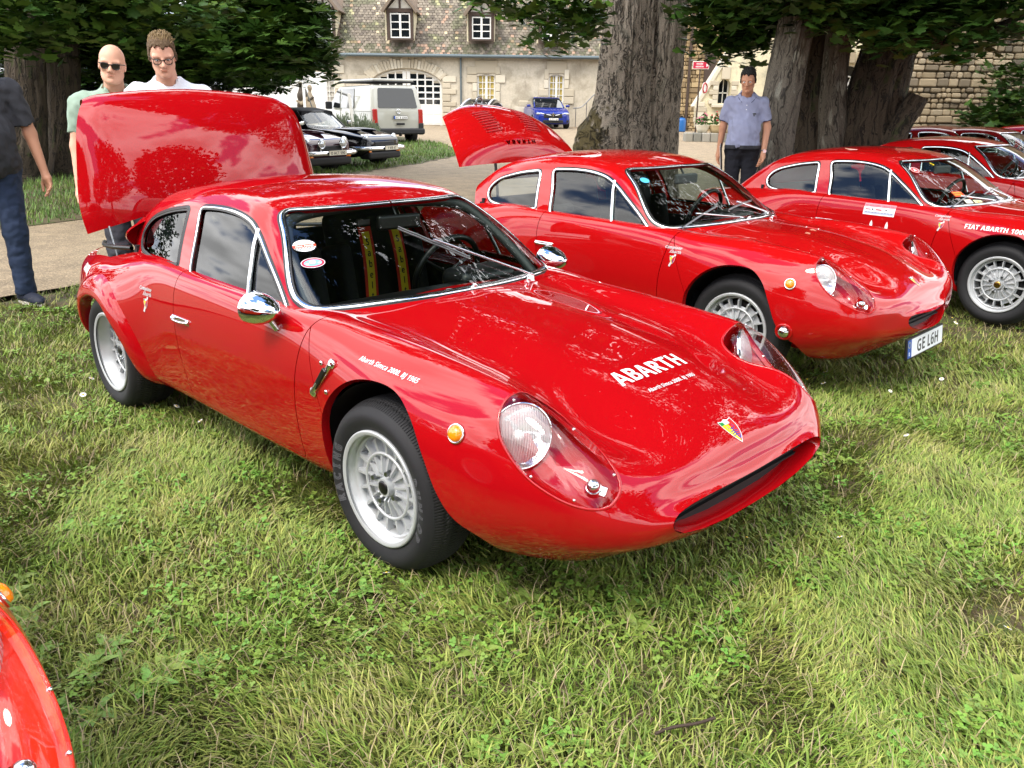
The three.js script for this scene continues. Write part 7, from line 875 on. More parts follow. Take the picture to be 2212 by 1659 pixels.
{ // large dark car behind the left trunks
  const q = at(118, 300, 19.5), v = thing('dark_suv', 'large dark car showing its red tail lamp between the left trunks', 'car'), W = 0.95; part('body', hull([[2.3, 0.8, 0.4, 0.95, 0.75, 0.9], [1.6, 0.94, 0.35, 1.1, 0.8, 0.88], [-1.9, 0.94, 0.35, 1.15, 0.82, 0.88], [-2.3, 0.88, 0.45, 1.12, 0.82, 0.9]], 40, 40), M.suv, v); part('cabin', hull([[1.2, 0.8, 1.05, 1.1, 0.7, 0.9], [0.4, 0.78, 1.05, 1.65, 0.75, 0.82], [-1.4, 0.78, 1.05, 1.72, 0.78, 0.82], [-2.1, 0.76, 1.05, 1.45, 0.78, 0.86], [-2.3, 0.76, 1.05, 1.12, 0.78, 0.9]], 40, 40), M.glassDark, v); for (const x of [1.45, -1.45]) for (const s of [-1, 1]) wheelSimple(0.37, 0.24, 0.24, M.aluDull, v, x, 0.84 * s); for (const s of [-1, 1]) part('tail_lamp', [rbx(0.14, 0.42, 0.2, 0.04, -2.22, 1.02, 0.78 * s, 0, 0.2)], M.lampRed, v); part('roof_rail', [rod(V(0.3, 1.72, 0.66), V(-1.8, 1.66, 0.66), 0.025), rod(V(0.3, 1.72, -0.66), V(-1.8, 1.66, -0.66), 0.025)], M.chrome, v); part('bumper', rbx(0.2, 0.3, 1.7, 0.06, -2.28, 0.5, 0), M.plastic, v);
  v.rotation.y = R(20); v.position.set(q.x + 2.0, terr(-10, -20), -20.6);
}
{ // white panel van far left of the house, with a steel frame in front
  const a = at(575, 200, 40), v = thing('white_van', 'white panel van behind the chestnut leaves at the left end of the house', 'van', [a.x, terr(0, -41), -42], 0.2); part('body', rbx(4.6, 2.1, 1.9, 0.18, 0, 1.4, 0), M.white, v); part('cab', rbx(1.2, 1.3, 1.8, 0.2, -2.7, 0.95, 0), M.white, v); part('windscreen', rbx(0.1, 0.7, 1.5, 0.05, -3.0, 1.55, 0, 0, -0.5), M.glassDark, v); for (const x of [-2.4, 1.5]) for (const s of [-1, 1]) wheelSimple(0.34, 0.22, 0.2, M.aluDull, v, x, 0.82 * s);
  const p0 = at(537, 172, 34), p1 = at(655, 176, 34), fr = thing('steel_frame', 'thin white steel frame standing left of the barn house window', 'frame'), gy = terr(0, -34); part('beam', rod(V(p0.x, p0.y, -34), V(p1.x, p1.y, -34), 0.05), M.white, fr); part('post', rod(V(p1.x, gy, -34), V(p1.x, p1.y, -34), 0.05), M.white, fr); part('post', rod(V(p0.x, gy, -34), V(p0.x, p0.y, -34), 0.05), M.white, fr); part('stay', rod(V(p1.x, p1.y - 0.1, -34), V(p1.x + 0.5, gy, -34.6), 0.025), M.steel, fr);
}
// ---------- people ----------
const cone = (ax, ay, az, ra, bx_, by, bz, rb) => { const dx = bx_ - ax, dy = by - ay, dz = bz - az, L = dx * dx + dy * dy + dz * dz || 1e-9; return (x, y, z) => { const t = clamp(((x - ax) * dx + (y - ay) * dy + (z - az) * dz) / L); return Math.hypot(x - ax - dx * t, y - ay - dy * t, z - az - dz * t) - lerp(ra, rb, t); }; };
const ell = (cx, cy, cz, rx, ry, rz) => (x, y, z) => { const k = Math.hypot((x - cx) / rx, (y - cy) / ry, (z - cz) / rz); return (k - 1) * Math.min(rx, ry, rz); };
const uni = (list, k) => (x, y, z) => { let d = 1e9; for (const f of list) d = smin(d, f(x, y, z), k); return d; };
M.skin = (c) => new THREE.MeshPhysicalMaterial({ color: c, roughness: 0.55, sheen: 0.15, sheenRoughness: 0.6 });
const clothTex = noiseTex(128, (u, v) => { const a = 128 + 60 * Math.sin(u * 6.283 * 32) * Math.sin(v * 6.283 * 32); return [a, a, a]; }, 1, false);
const cloth = (c) => new THREE.MeshStandardMaterial({ color: c, roughness: 0.92, side: THREE.DoubleSide });
// head in its own axes: chin at y = 0, face towards +z; height 0.235
function headField(o) {
  const w = o.wide || 1, f = [ell(0, 0.150, -0.012, 0.076 * w, 0.088, 0.094), ell(0, 0.088, 0.010, 0.061 * w, 0.078, 0.070), ell(0, 0.032, 0.032, 0.040 * w * (o.jaw || 1), 0.034, 0.042), cone(0.046 * w, 0.052, -0.005, 0.019, 0.018, 0.020, 0.045, 0.018), cone(-0.046 * w, 0.052, -0.005, 0.019, -0.018, 0.020, 0.045, 0.018)];
  const base = uni(f, 0.03), brow = uni([cone(-0.045 * w, 0.136, 0.066, 0.013, 0.045 * w, 0.136, 0.066, 0.013), ell(0, 0.015, 0.07, 0.02, 0.016, 0.016), ell(0.044 * w, 0.096, 0.054, 0.017, 0.014, 0.016), ell(-0.044 * w, 0.096, 0.054, 0.017, 0.014, 0.016)], 0.012), nose = uni([cone(0, 0.128, 0.079, 0.0085, 0, 0.087, 0.104, 0.0135), ell(0.012, 0.083, 0.088, 0.010, 0.009, 0.012), ell(-0.012, 0.083, 0.088, 0.010, 0.009, 0.012)], 0.008), lipsF = uni([cone(-0.018, 0.055, 0.079, 0.006, 0.018, 0.055, 0.079, 0.006), cone(-0.014, 0.047, 0.078, 0.007, 0.014, 0.047, 0.078, 0.007)], 0.004);
  const ears = [1, -1].map((s) => { const a = ell(0.074 * w * s, 0.108, -0.008, 0.011, 0.031, 0.019), b = ell(0.083 * w * s, 0.110, 0.0, 0.008, 0.018, 0.010); return (x, y, z) => smax(a(x, y, z), -b(x, y, z), 0.006); });
  const sock = [1, -1].map((s) => ell(0.032 * s, 0.117, 0.086, 0.018, 0.012, 0.016));
  return (x, y, z) => { let d = smin(base(x, y, z), brow(x, y, z), 0.016); d = smin(d, nose(x, y, z), 0.010); d = smin(d, lipsF(x, y, z), 0.006); for (const e of ears) d = smin(d, e(x, y, z), 0.006); for (const s of sock) d = smax(d, -s(x, y, z), 0.010); return d; };
}
// a hand: palm from the wrist at the origin, fingers towards -y, palm facing +z, thumb on the side sx
function handField(sx, curl = 0.35) {
  const f = [uni([cone(0, 0, 0, 0.026, 0, -0.035, 0.0, 0.030), cone(-0.02, -0.045, 0, 0.018, -0.022, -0.085, 0.002, 0.014), cone(0.02, -0.045, 0, 0.018, 0.022, -0.082, 0.002, 0.013), cone(0, -0.045, 0, 0.018, 0, -0.088, 0, 0.014)], 0.012)], L = [0.074, 0.083, 0.077, 0.06];
  for (let i = 0; i < 4; i++) { const x = (i - 1.5) * 0.0185 * -sx, k = L[i]; let p = [x, -0.085 + Math.abs(i - 1.3) * 0.003, 0.002], a = curl * (0.6 + 0.12 * i); for (let s = 0; s < 3; s++) { const l = k * [0.45, 0.31, 0.24][s], q = [p[0] + (s === 0 ? (i - 1.5) * 0.003 * -sx : 0), p[1] - Math.cos(a) * l, p[2] + Math.sin(a) * l], r = [0.0092, 0.0084, 0.0075, 0.0062]; f.push(cone(...p, r[s], ...q, r[s + 1])); p = q; a += curl * 0.9; } }
  const t0 = [0.022 * sx, -0.025, 0.006], t1 = [0.044 * sx, -0.058, 0.018], t2 = [0.046 * sx, -0.088, 0.026], t3 = [0.042 * sx, -0.108, 0.032]; f.push(cone(...t0, 0.016, ...t1, 0.0115), cone(...t1, 0.0108, ...t2, 0.0095), cone(...t2, 0.0095, ...t3, 0.0075));
  return uni(f, 0.0045);
}
const fieldGeo = (f, lo, hi, h, m) => { const g = surfaceNet(f, lo, hi, h); if (m) g.applyMatrix4(m); return g; };
function person(name, label, o) { // feet at the origin, facing +z
  const p = thing(name, label, 'person', o.pos, o.turn), H = o.h / 1.78, S = (v) => v * H, sk = M.skin(o.skin), b = o.belly || 0, hipY = S(0.93), shY = S(1.455), shW = S(o.shW || 0.2), bodyParts = [];
  const neckB = [0, S(1.47), S(-0.015)], headPos = V(o.headX || 0, S(1.545), S(0.03) + (o.headF || 0)), hm = new THREE.Matrix4().compose(headPos, new THREE.Quaternion().setFromEuler(new THREE.Euler(o.nod || 0, o.look || 0, o.tilt || 0, 'YXZ')), V(1, 1, 1).multiplyScalar(H * (o.headS || 1)));
  const hc = V(0, 0.06, -0.01).applyMatrix4(hm);
  // arms: shoulder, elbow, wrist for each side (local x = +side of the person's left)
  const arms = o.arms.map(([sx, e, w]) => ({ sx, s: V(sx * shW, shY - S(0.03), S(-0.01)), e: V(e[0] * sx, S(e[1]), S(e[2])), w: V(w[0] * sx, S(w[1]), S(w[2])) }));
  const skinF = [cone(...neckB, S(0.064), hc.x, hc.y, hc.z - 0.01, S(0.056)), ...arms.flatMap((a) => [cone(a.s.x, a.s.y, a.s.z, S(0.048), a.e.x, a.e.y, a.e.z, S(0.040)), cone(a.e.x, a.e.y, a.e.z, S(0.042), a.w.x, a.w.y, a.w.z, S(0.027))]), ell(0, S(1.2), 0, S(0.13), S(0.26), S(0.08))];
  const sg = [fieldGeo(uni(skinF, 0.025), [-0.5, S(0.72), -0.25], [0.5, S(1.66), 0.35], 0.016)];
  const headG = fieldGeo(headField(o), [-0.11, -0.02, -0.13], [0.11, 0.26, 0.13], 0.0042, hm); if (!o.noHead) sg.push(headG);
  for (const a of arms) if (a.w) { const d = a.w.clone().sub(a.e).normalize(), q = new THREE.Quaternion().setFromUnitVectors(V(0, -1, 0), d), tw = new THREE.Quaternion().setFromAxisAngle(V(0, 1, 0), (o.palm ?? 1.35) * -a.sx); sg.push(fieldGeo(handField(a.sx * (o.thumb || 1) * -1, o.curl || 0.4), [-0.07, -0.2, -0.05], [0.07, 0.03, 0.11], 0.0046, new THREE.Matrix4().compose(a.w, q.multiply(tw), V(1, 1, 1).multiplyScalar(H * 1.02)))); }
  part('body', sg, sk, p);
  // shirt
  const hem = S(o.hem || 0.9), wr = (x, y, z) => 0.010 * n3(x * 7, y * 5 + x * 3, z * 7) + 0.006 * n3(x * 18 + y * 8, y * 11, z * 18), tor = [ell(0, S(1.33), S(-0.015), shW * 0.93, S(0.17), S(0.115)), cone(-shW * 0.72, shY - S(0.03), -0.01, S(0.062), shW * 0.72, shY - S(0.03), -0.01, S(0.062)), ell(0, S(1.1), S(0.015 + b * 0.35), S(0.155 + b * 0.5), S(0.24), S(0.115 + b)), ell(0, S(0.96), S(0.0 + b * 0.2), S(0.165 + b * 0.35), S(0.14), S(0.12 + b * 0.6)), cone(0, S(1.44), -0.02, S(0.095), 0, S(1.50), -0.015, S(0.07))];
  const sl = arms.map((a) => { const m = a.s.clone().lerp(a.e, o.sleeve || 0.72); return cone(a.s.x * 0.94, a.s.y, a.s.z, S(0.066), m.x, m.y, m.z, S(0.058)); }), slc = arms.map((a) => { const d = a.e.clone().sub(a.s).normalize(), m = a.s.clone().lerp(a.e, o.sleeve || 0.72); return { d, m, sx: a.sx }; });
  const torF = uni(tor, 0.07); const shirtF = (x, y, z) => { let d = torF(x, y, z); for (let i = 0; i < sl.length; i++) { const c = slc[i], cut = (x - c.m.x) * c.d.x + (y - c.m.y) * c.d.y + (z - c.m.z) * c.d.z; d = smin(d, smax(sl[i](x, y, z), cut, 0.008), 0.035); } d = smax(d, hem - y, 0.01); d = smax(d, -cone(0, S(1.46), S(0.0), S(0.06), 0, S(1.6), S(0.03), S(0.075))(x, y, z), 0.012); return d + wr(x, y, z); };
  const shg = surfaceNet(shirtF, [-0.5, hem - 0.03, -0.3], [0.5, S(1.56), 0.36], 0.015); const shirt = part('shirt', join([shg]), cloth(o.shirt), p);
  if (o.collar) { // fold-over collar with a placket
    const G = []; for (let i = 0; i <= 28; i++) { const t = i / 28, a = lerp(-2.62, 2.62, t) , c = Math.cos(a), s = Math.sin(a), fr = sstep(0.4, 1, -c) ; const px = s * S(0.072), pz = -c * S(0.070) + S(0.0) + (c < 0 ? S(0.012) : 0), y = S(1.515) - (c < 0 ? -c * S(0.045) : 0) + S(0.005); const ox = px * 1.38, oz = pz * 1.3 + S(0.006), oy = y - S(0.035) - fr * S(0.035); G.push([[px * 0.98, y - S(0.03), pz * 0.98], [px, y, pz], [px * 1.08, y + S(0.004), pz * 1.08], [lerp(px, ox, 0.6), lerp(y, oy, 0.45), lerp(pz, oz, 0.6)], [ox, oy, oz]]); }
    const cg = gridGeo(G); part('collar', cg, cloth(o.collarColor || o.shirt), shirt); if (o.stripe) part('collar_stripe', tube(G.map((g) => V(lerp(g[3][0], g[4][0], 0.75), lerp(g[3][1], g[4][1], 0.75) + 0.004, lerp(g[3][2], g[4][2], 0.75) + 0.002)), 0.0028, 60, 5), mat(o.stripe, 0.8), shirt);
    for (const y of [1.40, 1.355]) { let z = 0.3; while (shirtF(S(0.004), S(y), z) > 0) z -= 0.002; part('button', sph(0.0055, S(0.004), S(y), z + 0.001, 1, 1, 0.5, 8), M.white, shirt); }
  }
  if (o.cuff) slc.forEach((c) => { const g = new THREE.TorusGeometry(S(0.057), 0.005, 6, 30).applyQuaternion(new THREE.Quaternion().setFromUnitVectors(V(0, 0, 1), c.d)).translate(c.m.x, c.m.y, c.m.z); part('cuff', g, mat(o.cuff, 0.9), shirt); });
  // trousers, shoes, belt
  const st = o.stance || 0.1, legF = [1, -1].map((s) => { const ft = o.feet ? o.feet[s > 0 ? 0 : 1] : [st * s, 0.0]; return uni([cone(S(0.085) * s, hipY - S(0.02), 0, S(0.098), lerp(S(0.085) * s, ft[0], 0.55), S(0.5), S(0.015) + ft[1] * 0.5, S(0.073)), cone(lerp(S(0.085) * s, ft[0], 0.55), S(0.5), S(0.015) + ft[1] * 0.5, S(0.073), ft[0], S(0.09), ft[1], S(0.066))], 0.04); });
  const tw = ell(0, S(0.95), S(-0.005), S(0.165 + b * 0.3), S(0.12), S(0.118 + b * 0.5)), trF = (x, y, z) => { let d = smin(smin(legF[0](x, y, z), legF[1](x, y, z), 0.012), tw(x, y, z), 0.05); d = smax(d, y - S(1.0), 0.008); d = smax(d, S(0.06) - y, 0.008); return d + 0.006 * n3(x * 8, y * 14, z * 8) + 0.004 * n3(x * 20, y * 20, z * 20); };
  part('trousers', surfaceNet(trF, [-0.32, 0.03, -0.26], [0.34, S(1.02), 0.34], 0.017), cloth(o.trousers), p);
  if (o.belt) { const G = []; for (let i = 0; i <= 40; i++) { const a = i / 40 * 6.283; let r = 0.05; while (Math.min(trF(Math.cos(a) * r, S(0.965), Math.sin(a) * r), shirtF(Math.cos(a) * r, S(0.965), Math.sin(a) * r)) < 0) r += 0.003; r += 0.006; G.push([[Math.cos(a) * r, S(0.945), Math.sin(a) * r], [Math.cos(a) * (r + 0.004), S(0.965), Math.sin(a) * (r + 0.004)], [Math.cos(a) * r, S(0.985), Math.sin(a) * r]]); } const bl = part('belt', gridGeo(G), mat(o.belt, 0.6), p); }
  for (const s of [1, -1]) { const ft = o.feet ? o.feet[s > 0 ? 0 : 1] : [st * s, 0], ry = (o.toe ?? 0.25) * s, m = new THREE.Matrix4().compose(V(ft[0], 0, ft[1]), new THREE.Quaternion().setFromEuler(new THREE.Euler(0, ry, 0)), V(1, 1, 1)); const sf = (x, y, z) => smax(uni([ell(0, 0.05, -0.045, 0.04, 0.055, 0.05), ell(0, 0.045, 0.06, 0.045, 0.045, 0.11), ell(0, 0.03, 0.135, 0.044, 0.032, 0.06), cone(0, 0.06, 0, 0.04, 0, 0.11, -0.015, 0.043)], 0.03)(x, y, z), 0.02 - y, 0.006); const sh = part('shoe', surfaceNet(sf, [-0.07, 0.0, -0.12], [0.07, 0.14, 0.22], 0.006).applyMatrix4(m), mat(o.shoe || 0x15151a, 0.7), p); const pts = []; for (let i = 0; i < 24; i++) { const a = i / 24 * 6.283; pts.push([Math.cos(a) * 0.047 * (Math.sin(a) > 0 ? 1 : 0.9), Math.sin(a) * (Math.sin(a) > 0 ? 0.2 : 0.1)]); } part('sole', plate(pts.reverse(), 0.022).rotateX(Math.PI / 2).translate(0, 0.024, 0).applyMatrix4(m), mat(o.sole || 0x101012, 0.8), sh); }
  // face
  const fh = (g) => g.applyMatrix4(hm);
  if (!o.noHead) {
    for (const s of [1, -1]) { const e = part('eye', fh(sph(0.0115, 0.031 * s, 0.1165, 0.0715, 1.15, 0.62, 0.8, 14)), o.eyesDown ? sk : M.white, p); if (!o.eyesDown) part('iris', fh(sph(0.005, 0.031 * s, 0.1155, 0.0795, 1, 1, 0.4, 10)), mat(0x3a2f26, 0.3), e); part('eyebrow', fh(rod(V(0.014 * s, 0.134, 0.082), V(0.048 * s, 0.138, 0.068), 0.0042, 0.003, 6)), mat(o.brow || 0x4a3828, 0.95), p); }
    const lp = M.skin(new THREE.Color(o.skin).multiply(new THREE.Color(0.82, 0.58, 0.55))); part('lips', [fh(tube(o.smile ? [V(-0.024, 0.058, 0.073), V(-0.012, 0.052, 0.082), V(0, 0.050, 0.0845), V(0.012, 0.052, 0.082), V(0.024, 0.058, 0.073)] : [V(-0.02, 0.05, 0.076), V(0, 0.0525, 0.0845), V(0.02, 0.05, 0.076)], 0.0042, 16, 6))], lp, p);
    if (o.hair) {
      const hf = headField({ ...o }), cap = (x, y, z) => { const lift = o.hair.lift || 0.012, top = sstep(0.13, 0.2, y), d = hf(x, y, z) - (lift * (0.45 + 0.75 * top)) * (1 + 0.35 * n3(x * 45 + y * 30, y * 20, z * 45)); const line = o.hair.line || 0.175; const front = z > -0.01 ? smax(line + 0.02 * n3(x * 40, 2, z * 10) - (0.10) * sstep(0.055, 0.005, z) * (Math.abs(x) > 0.05 ? 1 : 0.15) - y, -1, 0.001) : 0.085 + 0.02 * sstep(0.02, 0.07, Math.abs(x)) - y; return smax(d, front, 0.008); };
      const hg = surfaceNet(cap, [-0.12, 0.05, -0.14], [0.12, 0.275, 0.14], 0.0046).applyMatrix4(hm); part('hair', hg, new THREE.MeshStandardMaterial({ color: o.hair.c, roughness: 0.85 }), p);
      const r = rng(o.hair.seed || 3), hs = []; for (let i = 0; i < (o.hair.tufts ?? 170); i++) { const a = r() * 6.283, y = 0.192 + 0.05 * r(), rr = 0.08 * Math.sqrt(Math.max(0.05, 1 - ((y - 0.15) / 0.098) ** 2)), x = Math.cos(a) * rr * 0.95, z = Math.sin(a) * rr * 1.15 - 0.01; const A = V(x, y, z), B = A.clone().add(V((r() - 0.4) * 0.022, 0.009 + 0.005 * r(), -0.006 - 0.012 * r())), C = B.clone().add(V((r() - 0.4) * 0.02, 0.001, -0.012 - 0.012 * r())); hs.push(new THREE.TubeGeometry(new THREE.CatmullRomCurve3([A, B, C]), 4, 0.0034, 4)); } if (hs.length) part('hair_tufts', hs, new THREE.MeshStandardMaterial({ color: o.hair.c2 || o.hair.c, roughness: 0.8 }), p).applyMatrix4(hm);
    }
    if (o.glasses) { const gl = part('spectacles', [...[1, -1].flatMap((s) => [fh(tube(roundPoly([[0.008, 0.126], [0.056, 0.13], [0.054, 0.10], [0.032, 0.093], [0.012, 0.102]], 0.012, 4).map(([x, y]) => V(x * s, y, 0.098 - 0.10 * Math.max(0, x - 0.03))), o.glasses.t, 40, 6, true)), fh(rod(V(0.057 * s, 0.127, 0.094), V(0.079 * s, 0.122, 0.0), o.glasses.t))]), fh(rod(V(-0.009, 0.122, 0.099), V(0.009, 0.122, 0.099), o.glasses.t))], mat(0x0c0c0e, 0.25), p); for (const s of [1, -1]) part('spectacle_lens', fh(plate(roundPoly([[0.009, 0.125], [0.055, 0.129], [0.053, 0.101], [0.032, 0.094], [0.013, 0.103]], 0.011, 4).map(([x, y]) => [x * s, y]), 0.0015).translate(0, 0, 0.0965)), o.glasses.m, gl); }
  }
  return { p, S, arms, shirtF, hm, shirt };
}
{
  const foot = (u, v, d) => { const q = at(u, v, d); return [q.x, terr(q.x, q.z), q.z]; };
  M.shades = phys(0x060607, { roughness: 0.05, clearcoat: 1 });
  // bald man, head centre at (232, 146)
  const hang = [[1, [0.26, 1.16, -0.02], [0.27, 0.90, 0.06]], [-1, [0.26, 1.16, -0.02], [0.27, 0.90, 0.06]]];
  const d1 = 5.5, q1 = at(238, 150, d1), top1 = at(232, 101, d1).y, top2 = at(355, 82, d1).y, top4 = at(1607, 153, 9.9).y; person('person', 'bald man in sunglasses and sage green polo shirt behind the raised lid', { pos: [q1.x, 0, -d1 - 0.02], turn: 0.35, h: top1 + 0.02, shW: 0.225, belly: 0.05, skin: '#d9a78c', shirt: '#93a998', collar: true, collarColor: '#9aae9f', stripe: 0xe8e6d8, trousers: '#3a3a42', arms: hang, wide: 1.02, jaw: 1.25, nod: 0.10, look: -0.05, tilt: -0.10, headF: 0.02, glasses: { t: 0.0034, m: M.shades }, brow: 0x7a5c48, headS: 0.95 });
  const d2 = 5.5, q2 = at(358, 132, d2); person('person', 'smiling man with short brown hair, dark glasses frames and white polo shirt', { pos: [q2.x, 0, -d2], turn: 0.25, h: top2 + 0.03, shW: 0.21, belly: 0.03, skin: '#e0ab92', shirt: '#e3e5ee', collar: true, trousers: '#343842', arms: hang, nod: 0.38, look: 0.12, tilt: 0.05, headF: 0.05, hair: { c: '#5a4732', c2: '#75603f', line: 0.192, lift: 0.0085, seed: 4, tufts: 300 }, glasses: { t: 0.0026, m: M.clear }, smile: true, brow: 0x6a5238, headS: 0.93 });
  // man at the left edge, cut off by the frame
  const f3 = onGround(30, 655); const m3 = person('person', 'man at the left edge in dark printed T-shirt, jeans and navy trainers', { pos: [f3.x + 0.0, 0, f3.z], turn: 0.55, h: 1.86, shW: 0.215, belly: 0.06, skin: '#b98468', shirt: '#33343a', hem: 0.86, trousers: '#22304a', shoe: 0x141c30, sole: 0xd8d4c8, arms: [[1, [0.285, 1.14, -0.02], [0.335, 0.885, 0.05]], [-1, [0.27, 1.14, -0.02], [0.29, 0.88, 0.06]]], feet: [[0.09, 0.05], [-0.15, 0.0]], toe: 0.5, sleeve: 0.8, hair: { c: '#6a5a4a', tufts: 60 }, curl: 0.42, palm: 1.2 });
  { const w = 0.26, h = 0.2, gN = [], cy = m3.S(1.30); for (let j = 0; j <= 6; j++) { gN[j] = []; for (let i = 0; i <= 12; i++) { const x = (i / 12 - 0.5) * w, y = cy + (j / 6 - 0.5) * h; let z = 0.32; while (m3.shirtF(x, y, z) > 0 && z > -0.1) z -= 0.002; gN[j][i] = [x, y, z + 0.003]; } } const g = gridGeo(gN, true), U = g.attributes.uv; for (let i = 0; i < U.count; i++) { const a = U.getX(i), b = U.getY(i); U.setXY(i, b, a); } part('shirt_print', g, new THREE.MeshStandardMaterial({ roughness: 0.9, side: THREE.DoubleSide, transparent: true, map: canvasTex(256, 200, (x, W, Hh) => { x.fillStyle = '#c9c0a4'; x.fillRect(30, 74, W - 60, 100); x.fillStyle = '#4d6048'; x.fillRect(150, 74, 76, 100); x.fillStyle = '#d8a890'; x.fillRect(60, 96, 80, 78); x.fillStyle = '#e8e6da'; x.beginPath(); x.moveTo(96, 110); x.quadraticCurveTo(170, 70, 226, 108); x.quadraticCurveTo(170, 120, 96, 130); x.fill(); x.font = 'bold 52px sans-serif'; x.textAlign = 'center'; x.fillStyle = '#b0444c'; x.fillText('RACING', W / 2, 56, 210); x.fillStyle = '#c6cfae'; x.font = 'bold 30px sans-serif'; x.fillText('CLASSIC', 176, 100, 96); }) }), m3.shirt); }
  // man in the polo shirt among the trunks
  const d4 = 9.9, q4 = at(1616, 190, d4); const m4 = person('person', 'dark haired man in grey blue polo shirt walking between big trunk and red cars', { pos: [q4.x, terr(q4.x, -d4), -d4], turn: -0.25, h: top4 - terr(q4.x, -d4) + 0.03, shW: 0.19, belly: 0.035, headS: 0.97, skin: '#c08a6c', shirt: '#8f93ae', collar: true, collarColor: '#8f93ae', stripe: 0x23274a, cuff: 0x23274a, trousers: '#14151f', belt: 0x1d1d26, hem: 0.955, arms: [[1, [0.25, 1.17, -0.02], [0.235, 0.90, 0.09]], [-1, [0.235, 1.17, -0.06], [0.26, 0.90, -0.08]]], nod: 0.30, look: -0.12, tilt: 0.03, headF: 0.035, hair: { c: '#15120f', line: 0.192, lift: 0.01, tufts: 160 }, brow: 0x1c1612, curl: 0.5 });
  { const a = m4.arms[0], w = a.w.clone().lerp(a.e, 0.1), d = a.w.clone().sub(a.e).normalize(), g = new THREE.Quaternion().setFromUnitVectors(V(0, 0, 1), d); const wt = part('watch', [new THREE.TorusGeometry(0.032, 0.007, 8, 24).applyQuaternion(g).translate(w.x, w.y, w.z)], M.steel, m4.p); part('watch_face', new THREE.CylinderGeometry(0.019, 0.019, 0.01, 20).rotateX(Math.PI / 2).translate(w.x + 0.01, w.y, w.z + 0.034), M.chrome, wt); let z = 0.3; const x = m4.S(0.085), y = m4.S(1.305); while (m4.shirtF(x, y, z) > 0) z -= 0.002; part('chest_emblem', [new THREE.CircleGeometry(0.012, 12).translate(x, y - 0.012, z + 0.004), rbx(0.05, 0.012, 0.002, 0.001, x, y + 0.008, z + 0.003)], mat(0x3a3a34, 0.9), m4.shirt);
    const b = m4.arms[1], fl = thing('folder', 'thin dark folder held against the thigh by the dark haired man', 'folder', [m4.p.position.x, m4.p.position.y, m4.p.position.z], m4.p.rotation.y); part('cover', rbx(0.012, 0.30, 0.22, 0.004, b.w.x + 0.035, b.w.y - 0.06, b.w.z + 0.06, 0, 0.1, 0.2), mat(0x241a20, 0.6), fl); part('pages', rbx(0.006, 0.29, 0.21, 0.002, b.w.x + 0.026, b.w.y - 0.055, b.w.z + 0.06, 0, 0.1, 0.2), M.white, fl); }
}
// ---------- small things ----------
{ // planter before the van
  const q = at(752, 272, 25.5), t = thing('flower_planter', 'wooden planter of lavender and yellow flowers in front of the camper van', 'planter', [q.x, terr(0, -25.5), -25.7]), r = rng(8), lv = [], fl = [];
  for (let i = 0; i < 13; i++) part('slat', rbx(0.12, 0.36, 0.03, 0.008, -0.84 + i * 0.14, 0.24, 0.36, 0, 0, 0, 1), M.plankWood, t); part('trough', bx(1.8, 0.36, 0.64, 0, 0.24, 0.0), M.woodDark, t); part('rim', [rbx(1.9, 0.05, 0.06, 0.01, 0, 0.43, 0.36), rbx(1.9, 0.05, 0.06, 0.01, 0, 0.43, -0.36)], M.plankWood, t);
  for (let i = 0; i < 1500; i++) { const x = (r() * 2 - 1) * 0.85, z = (r() * 2 - 1) * 0.3, top = 0.52 + 0.55 * Math.sqrt(Math.max(0, 1 - (x / 0.95) ** 2)) * (0.5 + 0.5 * r()), l = 0.1 + 0.18 * r(), a = (r() - 0.5) * 0.9 + x * 0.5, y = lerp(0.42, top, r()); lv.push(new THREE.PlaneGeometry(0.018, l, 1, 1).rotateZ(-a).rotateY(r() * 3).translate(x, y, z)); }
  part('foliage', lv, new THREE.MeshStandardMaterial({ color: 0x66735a, roughness: 0.9, side: THREE.DoubleSide }), t).userData.kind = 'stuff';
  for (let i = 0; i < 26; i++) { const x = (r() * 2 - 1) * 0.75; fl.push(sph(0.035 + 0.02 * r(), x, 0.5 + 0.12 * r(), 0.3 + 0.1 * r(), 1, 0.8, 1, 8)); } part('flowers', fl, M.yellow, t).userData.kind = 'stuff';
  part('label_stake', rbx(0.09, 1.15, 0.02, 0.004, 0.12, 1.05, 0.2, 0, 0.09), M.white, t);
}
{ // statue of two figures by the steel frame
  const q = at(646, 212, 37), t = thing('statue', 'dark statue of two standing embracing figures left of the barn house', 'statue', [q.x, terr(0, -38), -38]), f = (x, h, lean) => uni([ell(x, h * 0.93, 0, 0.1, 0.14, 0.11), cone(x, h * 0.84, 0, 0.06, x, h * 0.78, 0, 0.08), ell(x + lean * 0.05, h * 0.66, 0, 0.22, 0.28, 0.15), ell(x, h * 0.5, 0, 0.17, 0.2, 0.15), cone(x - 0.07, h * 0.48, 0, 0.12, x - 0.1, 0.5, 0, 0.08), cone(x + 0.07, h * 0.48, 0, 0.12, x + 0.12, 0.5, 0, 0.08), cone(x + lean * 0.2, h * 0.76, 0, 0.07, x + lean * 0.36, h * 0.58, 0.1, 0.06), cone(x + lean * 0.36, h * 0.58, 0.1, 0.06, x + lean * 0.55, h * 0.64, 0.12, 0.05)], 0.06);
  const br = mat(0x3d342a, 0.6, 0.3), lo = [-0.8, 0.35, -0.4], hi = [0.9, 2.4, 0.5]; part('taller_figure', surfaceNet(f(-0.16, 2.1, 1), lo, hi, 0.03), br, t); part('shorter_figure', surfaceNet(uni([f(0.24, 1.86, -1), cone(0.26, 1.0, 0, 0.2, 0.3, 0.5, 0, 0.28)], 0.08), lo, hi, 0.03), mat(0x8a7d68, 0.8), t); part('plinth', rbx(1.1, 0.5, 0.7, 0.04, 0.05, 0.25, 0), M.stoneL[2], t);
}
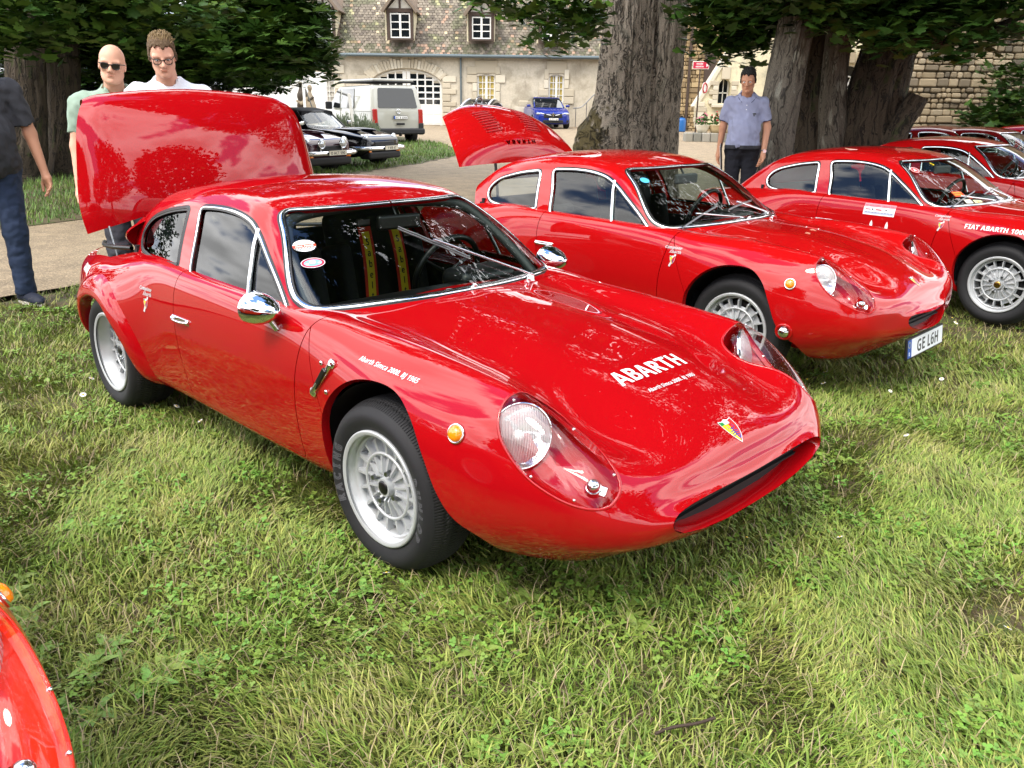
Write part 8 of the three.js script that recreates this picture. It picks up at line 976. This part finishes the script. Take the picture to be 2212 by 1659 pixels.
{ // daisies
  const r = rng(17), spots = [[847, 1203], [880, 1218], [835, 1234], [180, 856], [198, 818], [382, 880], [432, 908], [1723, 802], [1782, 806], [1743, 820], [1778, 830], [1880, 836], [1898, 815], [1924, 842], [2034, 818], [1612, 1164], [1815, 1155], [2056, 690], [2064, 702], [2178, 1352], [1958, 938], [1700, 905], [2120, 640]];
  const petals = []; for (let i = 0; i < 16; i++) petals.push(new THREE.CircleGeometry(0.5, 7).scale(0.0042, 0.0105, 1).translate(0, 0.0085, 0).rotateZ(i * 0.3927).rotateX(-Math.PI / 2 + 0.12)); const pg = join(petals), cg = sph(0.0042, 0, 0.001, 0, 1, 0.55, 1, 10), pm = new THREE.MeshStandardMaterial({ color: 0xf2f0ec, roughness: 0.7, side: THREE.DoubleSide });
  let proto = null; spots.forEach(([u, v], i) => { const q = onGround(u, v, 0.055), h = 0.055; if (!proto) { proto = thing('daisy', 'small white daisy with yellow centre growing in the lawn', 'daisy', [0, 0, 0], 0, 'daisies scattered in the foreground lawn'); const hd = part('petals', pg.clone().rotateX(0.35).translate(0, h, 0), pm, proto); part('flower_centre', cg.clone().rotateX(0.35).translate(0, h, 0), M.yellow, proto); part('stem', rod(V(0, 0, 0), V(0, h, 0), 0.0012, 0.001, 5), M.potLeaf, proto); } const [lab, grp] = i < 3 ? ['white daisy against the near front tyre of the closest coupe', 'daisies at the front tyre'] : i < 7 ? ['white daisy beside the near rear wheel of the closest coupe', 'daisies at the rear wheel'] : u < 1900 && v < 900 ? ['white daisy in front of the second coupe left of its plate', 'daisies before the second coupe'] : v > 1000 ? ['white daisy alone in the open foreground grass', 'daisies in the open grass'] : ['white daisy in the grass right of the closest coupe', 'daisies at the right']; const o = i ? copyOf(proto, lab, [q.x, terr(q.x, q.z), q.z], r() * 6.28, 0.85 + 0.4 * r()) : proto; o.userData.label = lab; o.userData.group = grp; o.position.set(q.x, terr(q.x, q.z), q.z); });
  const tq = onGround(1475, 1600), tw = thing('twig', 'short bent brown twig lying in the grass at the bottom', 'twig', [tq.x, 0.03, tq.z]); part('stick', tube([V(-0.07, 0, 0.012), V(-0.03, 0.008, 0), V(0.03, 0.012, -0.01), V(0.08, 0.012, -0.03)], 0.004, 16, 6), M.woodDark, tw);
}
renderer.render(scene, camera);
